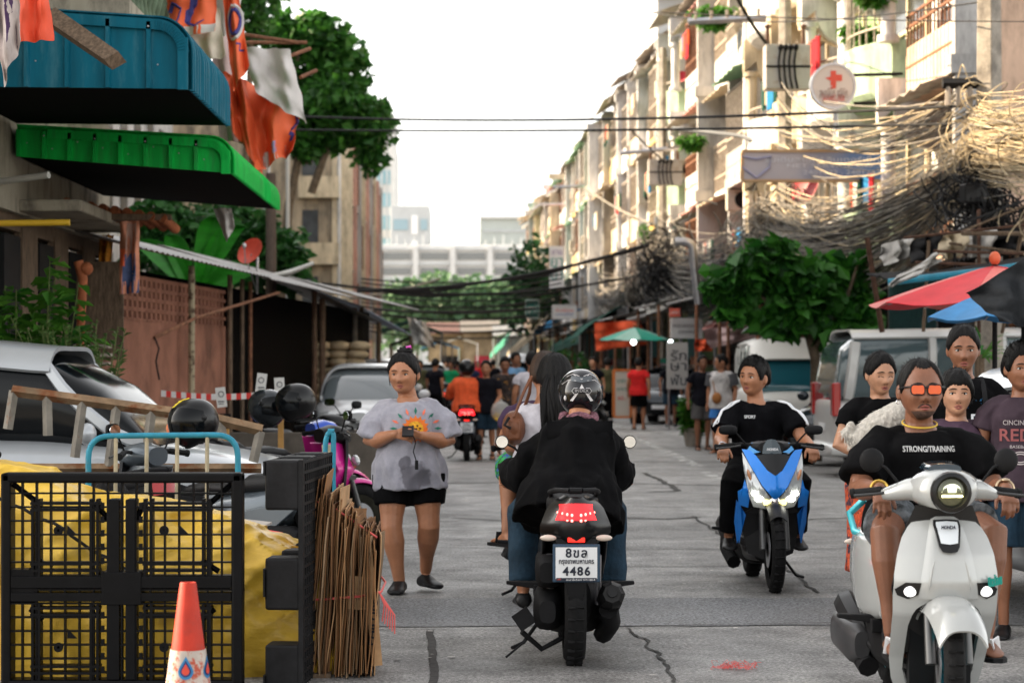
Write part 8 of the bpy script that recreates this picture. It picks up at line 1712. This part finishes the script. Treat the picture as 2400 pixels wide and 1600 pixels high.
fl=thing; r=random.Random(77)
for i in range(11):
    px=900+i*29; Y=215+(i%3)*14; z=ZA(668-(22 if i%2 else 0)-r.random()*34,Y); leafcloud('tree','pale green tree in the belt across the end of the street, %s from the left'%ords[i],'tree',(XA(px,Y),Y,0),[(0,0,z*.62,2.5,2,z*.34),(1.1,0,z*.8,1.6,1.5,z*.2),(-1.2,0,z*.75,1.6,1.5,z*.2)],900,.8,(.05,.12,.055),(.12,.21,.10),'leaf_hazy',trunk=[([(0,0,0),(0,0,z*.6)],.2,.1)],seed=20+i,group='trees across the end of the street')  # leaf colours paled to stand for haze in the air
for (px0,px1,pyt,Y,col,lb) in ((985,1065,752,205,'cream','low cream stall block across the far end of the street, left'),(1065,1140,748,203,'beige','low beige stall block across the far end, middle'),(1140,1230,757,200,'grey','low grey stall block across the far end, right')):
    t=thing('market_block',lb,'building',(XA((px0+px1)/2,Y),Y,0)); hw=(px1-px0)/2/F*Y; z=ZA(pyt,Y); m=MB(); m.bx(-hw,hw,0,5,0,z-.4); m.build('wall',M('far_wall_'+col,dict(cream=(.26,.20,.12),beige=(.22,.17,.11),grey=(.10,.11,.11))[col],.9,var=.4,vs=.8),t,smooth=0); m=MB(); m.grid(lambda u,v:V((lerp(-hw-.3,hw+.3,u),lerp(-1.2,3,v),z-.5+1.0*v+.04*math.cos(u*30*PI))),60,2,thick=.04); m.build('roof',M('far_roof_%s'%col,dict(cream=(.10,.05,.045),beige=(.13,.12,.11),grey=(.16,.17,.18))[col],.7,var=.3),t,smooth=60)
    m=MB(); m.bx(-hw*.3,hw*.7,-.1,-.02,0,2.4); m.build('shutter',M('shutter_red',(.28,.015,.03),.6) if col=='beige' else tarps['dark'],t,smooth=0)
for i,(px,Y,h,mt,lb) in enumerate(((1010,170,2.8,'blue','small blue awning at the far left end of the market'),(1055,180,3.2,'white','white awning at the far end of the market'),(960,120,2.6,'dark','dark awning at the left side half way down'),(985,140,2.8,'cream','cream awning at the left side near the far end'),(1180,160,3.4,'cream','cream awning right of the far red shutter'),(940,100,2.9,'green','green awning at the left side behind the tarpaulin'))):
    t=thing('stall_canopy',lb,'awning',(XA(px,Y),Y,0)); m=MB(); m.grid(lambda u,v:V((-1.4+2.8*u,-1.2+2.4*v,h+.5*(1-abs(2*u-1))-.1*v)),8,6,thick=.02); m.build('canopy',tarps[mt],t,smooth=30); m=MB()
    for a in (-1.35,1.35):
        for b in (-1.1,1.1): m.tube([(a,b,0),(a,b,h)],.04,6)
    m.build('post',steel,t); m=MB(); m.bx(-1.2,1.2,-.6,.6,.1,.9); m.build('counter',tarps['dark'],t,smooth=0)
# things on the facade: dishes, laundry, plants, awnings
for (px,py,Y,r_,lb,col) in ((1490,203,98,.45,'red satellite dish on the roofline of the cream row',(.5,.03,.05)),(1573,158,80,.5,'red satellite dish below the high-rise',(.5,.05,.03)),(1845,430,48,.42,'dark red dish under the banner sign',(.35,.01,.02)),(1535,510,78,.35,'grey dish among the laundry',(.3,.3,.3)),(1330,545,130,.4,'small red dish far along the right row',(.5,.03,.05))): dish(px,py,Y,r_,lb,-50,70,M('dish_%.2f'%col[0],col,.5,var=.1),.3)
r=random.Random(15); lc=[tarps[k] for k in ('blue','red','white','orange','cream','dgreen')]
for i in range(12):
    Y=44+i*5.5; z=r.choice([4.4,7.6,10.8]); x=ROWX+RS*Y-1.15; t=thing('laundry_line','line of mixed washing on the right facade, %s from the near end'%ords[i],'laundry',(x,Y,z),group='washing on the right-hand facades')
    m=MB(); m.tube([(0,-1.3,.5),(0,1.3,.5)],.015,5); m.build('rail',steel,t)
    for k in range(5): m=MB(); w_=r.uniform(.25,.45); h=r.uniform(.4,.8); y0=-1.2+.5*k; m.grid(lambda u,v:V((.04*math.sin(u*9+k),y0+w_*u,.5-h*v)),8,5,thick=.01); m.build('garment',lc[r.randrange(6)],t,smooth=60)
for i,(px,py,Y,rr_) in enumerate(((1975,98,46,.42),(1640,70,62,.7),(1590,345,68,.5),(1435,390,105,.9),(1372,420,118,.9),(1545,210,84,.6),(2010,10,43,.5),(1500,560,84,.8),(1300,500,150,.9))):
    c=W(px,py,Y); t=thing('balcony_plant','leafy plant trailing from a right-hand balcony, %s of nine'%ords[i],'plant',c,group='plants on the right-hand balconies'); leafy_stems(t,26,rr_,rr_*.6,.22,40+i,pl1,.9,.3,.6,.1)
for i in range(14):
    Y=46+i*6; z=r.choice([4.2,7.4,10.6,5.6]); t=thing('air_conditioner','outdoor air conditioner on the right facade, %s from the near end'%ords[i],'air conditioner',(ROWX+RS*Y-.5,Y,z),RANG-PI/2,'air conditioners on the right-hand facades'); m=MB(); m.bx(-.42,.42,-.16,.16,0,.56); m.build('case',M('ac_cream',(.5,.47,.4),.6,var=.15,dirt=(.2,.14,.08),ds=4),t,smooth=0,bevel=.02); m=MB(); m.T=Matrix.Translation(V((.0,-.165,.28)))@Matrix.Rotation(PI/2,4,'X'); m.lathe([(.001,0),(.22,0),(.22,.02),(.001,.02)],20); m.build('fan_grille',blackm,t)
# ---------------------------------------------------------------- overhead cables
cabb=M('cable_black',(.012,.012,.013),.7); cabt=M('cable_tan',(.42,.34,.22),.8,var=.3,vs=2); cabg=M('cable_grey',(.22,.20,.17),.8,var=.3,vs=2)
def sag(a,b,s,n=14,w=.0,seed=0):
    a,b=V(a),V(b); return [a.lerp(b,i/n)+V((w*noise.noise(V((i*.6,seed,0))),0,-s*4*(i/n)*(1-i/n)+w*noise.noise(V((i*.7,seed,4))))) for i in range(n+1)]
def cable(label,a,b,s,r_,mat=cabb,n=18,twin=None):
    m=MB(); m.tube(sag(a,b,s,n),r_,6)
    if twin: m.tube([p+V((0,0,twin*math.sin(i*.9)-.0)) for i,p in enumerate(sag(a,b,s*1.15,n))],r_*.8,6)
    return tag(m.build('power_cable',mat),label,'cable')
cable('black cable pair crossing the sky from the left tree to the right poles',W(690,268,44),W(2215,243,32),.12,.02,n=24)
cable('second black cable twisted with the one crossing the sky',W(640,298,44),W(2180,285,32),.05,.018,n=24)
cable('thin wire across the top of the sky',W(1060,-5,40),W(2400,50,30),.1,.008)
cable('thin wire crossing the facades at the top right',W(1500,30,60),W(2400,-20,30),.3,.012)
cable('thick black cable bundle sweeping across the street centre',W(820,668,70),W(1490,560,72),.35,.05,n=20,twin=.06)
cable('lower black cable crossing the street centre',W(740,650,72),W(1470,632,76),.45,.035,twin=.05)
cable('third dark cable low across the street by the tree belt',W(860,712,90),W(1230,708,95),.1,.045)
cable('pale steel cable rising left of the street centre',W(770,690,80),W(1010,640,84),.1,.04,cabg)
cable('black cable running down from the top to the capacitor box',W(1690,-10,46),W(1760,100,47.5),.05,.035)
cable('stay wire slanting down to the second grey box',W(1445,295,74),W(1530,375,75),.02,.03)
cable('stay wire slanting from the far crossarm down the facade',W(1345,430,110),W(1500,515,80),.15,.035,cabg)
for i in range(14):
    cable('thin dark wire low across the street before the tree belt, %s from the top'%ords[i],W(830,640+i*9,96),W(1290,630+i*10,100),.25+.08*(i%3),.032)
# street lamp arm
b=MB(); b.tube([W(1545,295,60),W(1700,312,58),W(1765,335,57),W(1775,352,57)],.05,8); tag(b.build('lamp_arm',M('lamp_grey',(.12,.13,.14),.7)),'curved grey lamp arm reaching over the banner sign','lamp arm')
b=MB(); b.tube([W(1298,468,130),W(1240,470,130),W(1222,482,130)],.06,6); tag(b.build('lamp_arm',steel),'small far lamp arm standing out against the sky','lamp arm')
t=thing('chimney_pipe','bent silver exhaust pipe beside the striped awning','pipe',W(1590,560,56)); b=MB(); b.tube(arcpts([(-.4,0,.05),(.0,0,.05),(.05,0,-.6),(.15,0,-1.4)],.2),[.09]*9+[.11]*7 if 0 else .1,10); b.build('duct',steel,t)
# tangles: uncountable bundles between the poles
def tangle(label,n,fa,fb,smin,smax,r_,mats,seed,nseg=12,w=.1):
    r=random.Random(seed); ms=[MB() for _ in mats]
    for i in range(n):
        k=r.randrange(len(mats)); ms[k].tube(sag(fa(r),fb(r),r.uniform(smin,smax),nseg,w,seed=i*.7+seed),r_*r.uniform(.6,1.3),4)
    t=thing('cable_tangle',label,'cables'); t['kind']='stuff'; del t['category']
    for m,mt in zip(ms,mats): 
        if m.v: kindof(m.build('cable_strands',mt,t),'stuff')
P1=V((pole_a.location.x,31,0)); P2=V((pole_b.location.x,48,0)); P3=V((pole_c.location.x,76,0)); P4=V((pole_d.location.x,112,0)); P5=V((pole_e.location.x,150,0))
g_=lambda c,s:(lambda r:V(c)+V((r.gauss(0,s[0]),r.gauss(0,s[1]),r.gauss(0,s[2]))))
cabs=[cabt,cabg,cabt,cabg,cabb]
tangle('huge tan cable tangle fanning out from the right pole to the near right edge',420,g_((P1.x-.15,31,4.35),(.07,.1,.22)),lambda r:V((P1.x+.7+r.gauss(0,.12),20+r.random()*2,r.uniform(3.5,5.2))),.0,.7,.0055,[cabt,cabt,cabg,cabt],1,w=.05)
tangle('cable tangle from the big right pole toward the capacitor box pole',360,g_((P1.x-.15,31,4.1),(.07,.1,.22)),g_((P2.x-.1,48,4.2),(.2,.1,.30)),.1,1.3,.007,[cabt,cabg,cabg,cabb,cabg],2,w=.04)
tangle('upper cables between the big right pole and the banner sign',26,g_((P1.x-.2,31,4.9),(.1,.1,.2)),g_((P2.x-.1,48,6.4),(.1,.1,.5)),.2,1.0,.010,[cabt,cabg,cabb],7,w=.03)
tangle('sagging grey cable tangle between the two grey box poles',280,g_((P2.x-.15,48,4.2),(.15,.1,.32)),g_((P3.x-.1,76,4.7),(.2,.1,.5)),.2,1.6,.010,[cabg,cabg,cabb,cabb],3,w=.05)
tangle('grey cable tangle beyond the smaller grey box',200,g_((P3.x-.15,76,4.7),(.15,.1,.5)),g_((P4.x-.1,112,4.8),(.2,.1,.6)),.2,1.8,.014,[cabg,cabg,cabb,cabb],4,w=.06)
tangle('distant cable tangle near the end of the right row',90,g_((P4.x-.15,112,4.8),(.15,.1,.5)),g_((P5.x-.1,150,5),(.2,.1,.5)),.2,1.4,.022,[cabg,cabb],5,w=.1)
def coil(r,c,sc):
    q=[];a=r.random()*6; R_=sc*r.uniform(.08,.26); ax=V((r.gauss(0,1),r.gauss(0,1),r.gauss(0,.5))).normalized(); u=ax.orthogonal().normalized(); v=ax.cross(u)
    for i in range(14): a+=.45; q.append(c+u*R_*math.cos(a)+v*R_*1.3*math.sin(a)+ax*.02*i*sc)
    return q
for (c,s,n,mt,lb,rad) in (((P1.x-.1,31,4.25),(.15,.15,.38),60,cabt,'coils of tan cable knotted round the big right pole',.008),((P1.x-.1,30.8,3.5),(.22,.15,.24),110,cabb,'black knot of cables and boxes below the tan coils',.013),((P1.x+.4,28,3.9),(.5,1,.35),40,cabt,'loose tan cable loops at the right edge',.008),((P2.x-.2,48,4.0),(.5,.4,.4),80,cabg,'knot of grey cables at the capacitor box pole',.012),((P3.x-.2,76,4.6),(.5,.5,.6),100,cabg,'knot of grey cables at the smaller box pole',.016),((P3.x-.5,70,4.3),(.25,.5,.5),90,cabb,'black cable knot where the street-crossing bundle ends',.018)):
    r=random.Random(int(c[1]*10)+n); m=MB()
    for i in range(n): p=V(c)+V((r.gauss(0,s[0]),r.gauss(0,s[1]),r.gauss(0,s[2]))); m.tube(coil(r,p,1.0 if c[1]<40 else 1.6),rad*r.uniform(.6,1.2),4)
    o=m.build('cable_coils',mt); o['label']=lb; kindof(o,'stuff')
bx_=thing('junction_box','black junction box hanging in the cable knot','electrical box',W(2235,445,30.5),R(20)); m=MB(); m.bx(-.16,.16,-.08,.08,-.12,.12); m.build('case',blackp,bx_,smooth=0,bevel=.02); m=MB(); m.tube([(0,0,-.12),(.02,0,-.4)],.02,6); m.build('lead',cabb,bx_)
bpy.data.scenes.remove(TS)
# every separate piece of these parts becomes a part of its own
SPLITS={'roof_post','tail_light_bulb','wheel_arch','handlebar_cowl','crease','window_band','open_bay','bushing','bracket','ledge','opening','block','post','window_awning','side_cowl','pillar','rib','side_panel','footrest','grill','cross_beam','shelf_post','leg','wall_joint','pole','deck_board'}
def split_parts(o):
    me=o.data; n=len(me.vertices); par=list(range(n))
    def find(a):
        while par[a]!=a: par[a]=par[par[a]]; a=par[a]
        return a
    for e in me.edges:
        a,b=find(e.vertices[0]),find(e.vertices[1])
        if a!=b: par[a]=b
    gr={}
    for p in me.polygons: gr.setdefault(find(p.vertices[0]),[]).append(p)
    if not 1<len(gr)<=40: return
    sm=any(p.use_smooth for p in me.polygons)
    for i,ps in enumerate(gr.values()):
        ids={}; vs=[];fs=[]
        for p in ps:
            f=[]
            for v in p.vertices:
                if v not in ids: ids[v]=len(vs); vs.append(tuple(me.vertices[v].co))
                f.append(ids[v])
            fs.append(f)
        m2=bpy.data.meshes.new(me.name); m2.from_pydata(vs,[],fs)
        for m_ in me.materials: m2.materials.append(m_)
        if sm: m2.shade_smooth(); m2.set_sharp_from_angle(angle=R(40))
        c=o.copy(); c.data=m2; COL.objects.link(c)
    bpy.data.objects.remove(o)
for o in [o for o in bpy.data.objects if o.type=='MESH' and o.parent and not o.children and o.name.split('.')[0] in SPLITS]: split_parts(o)
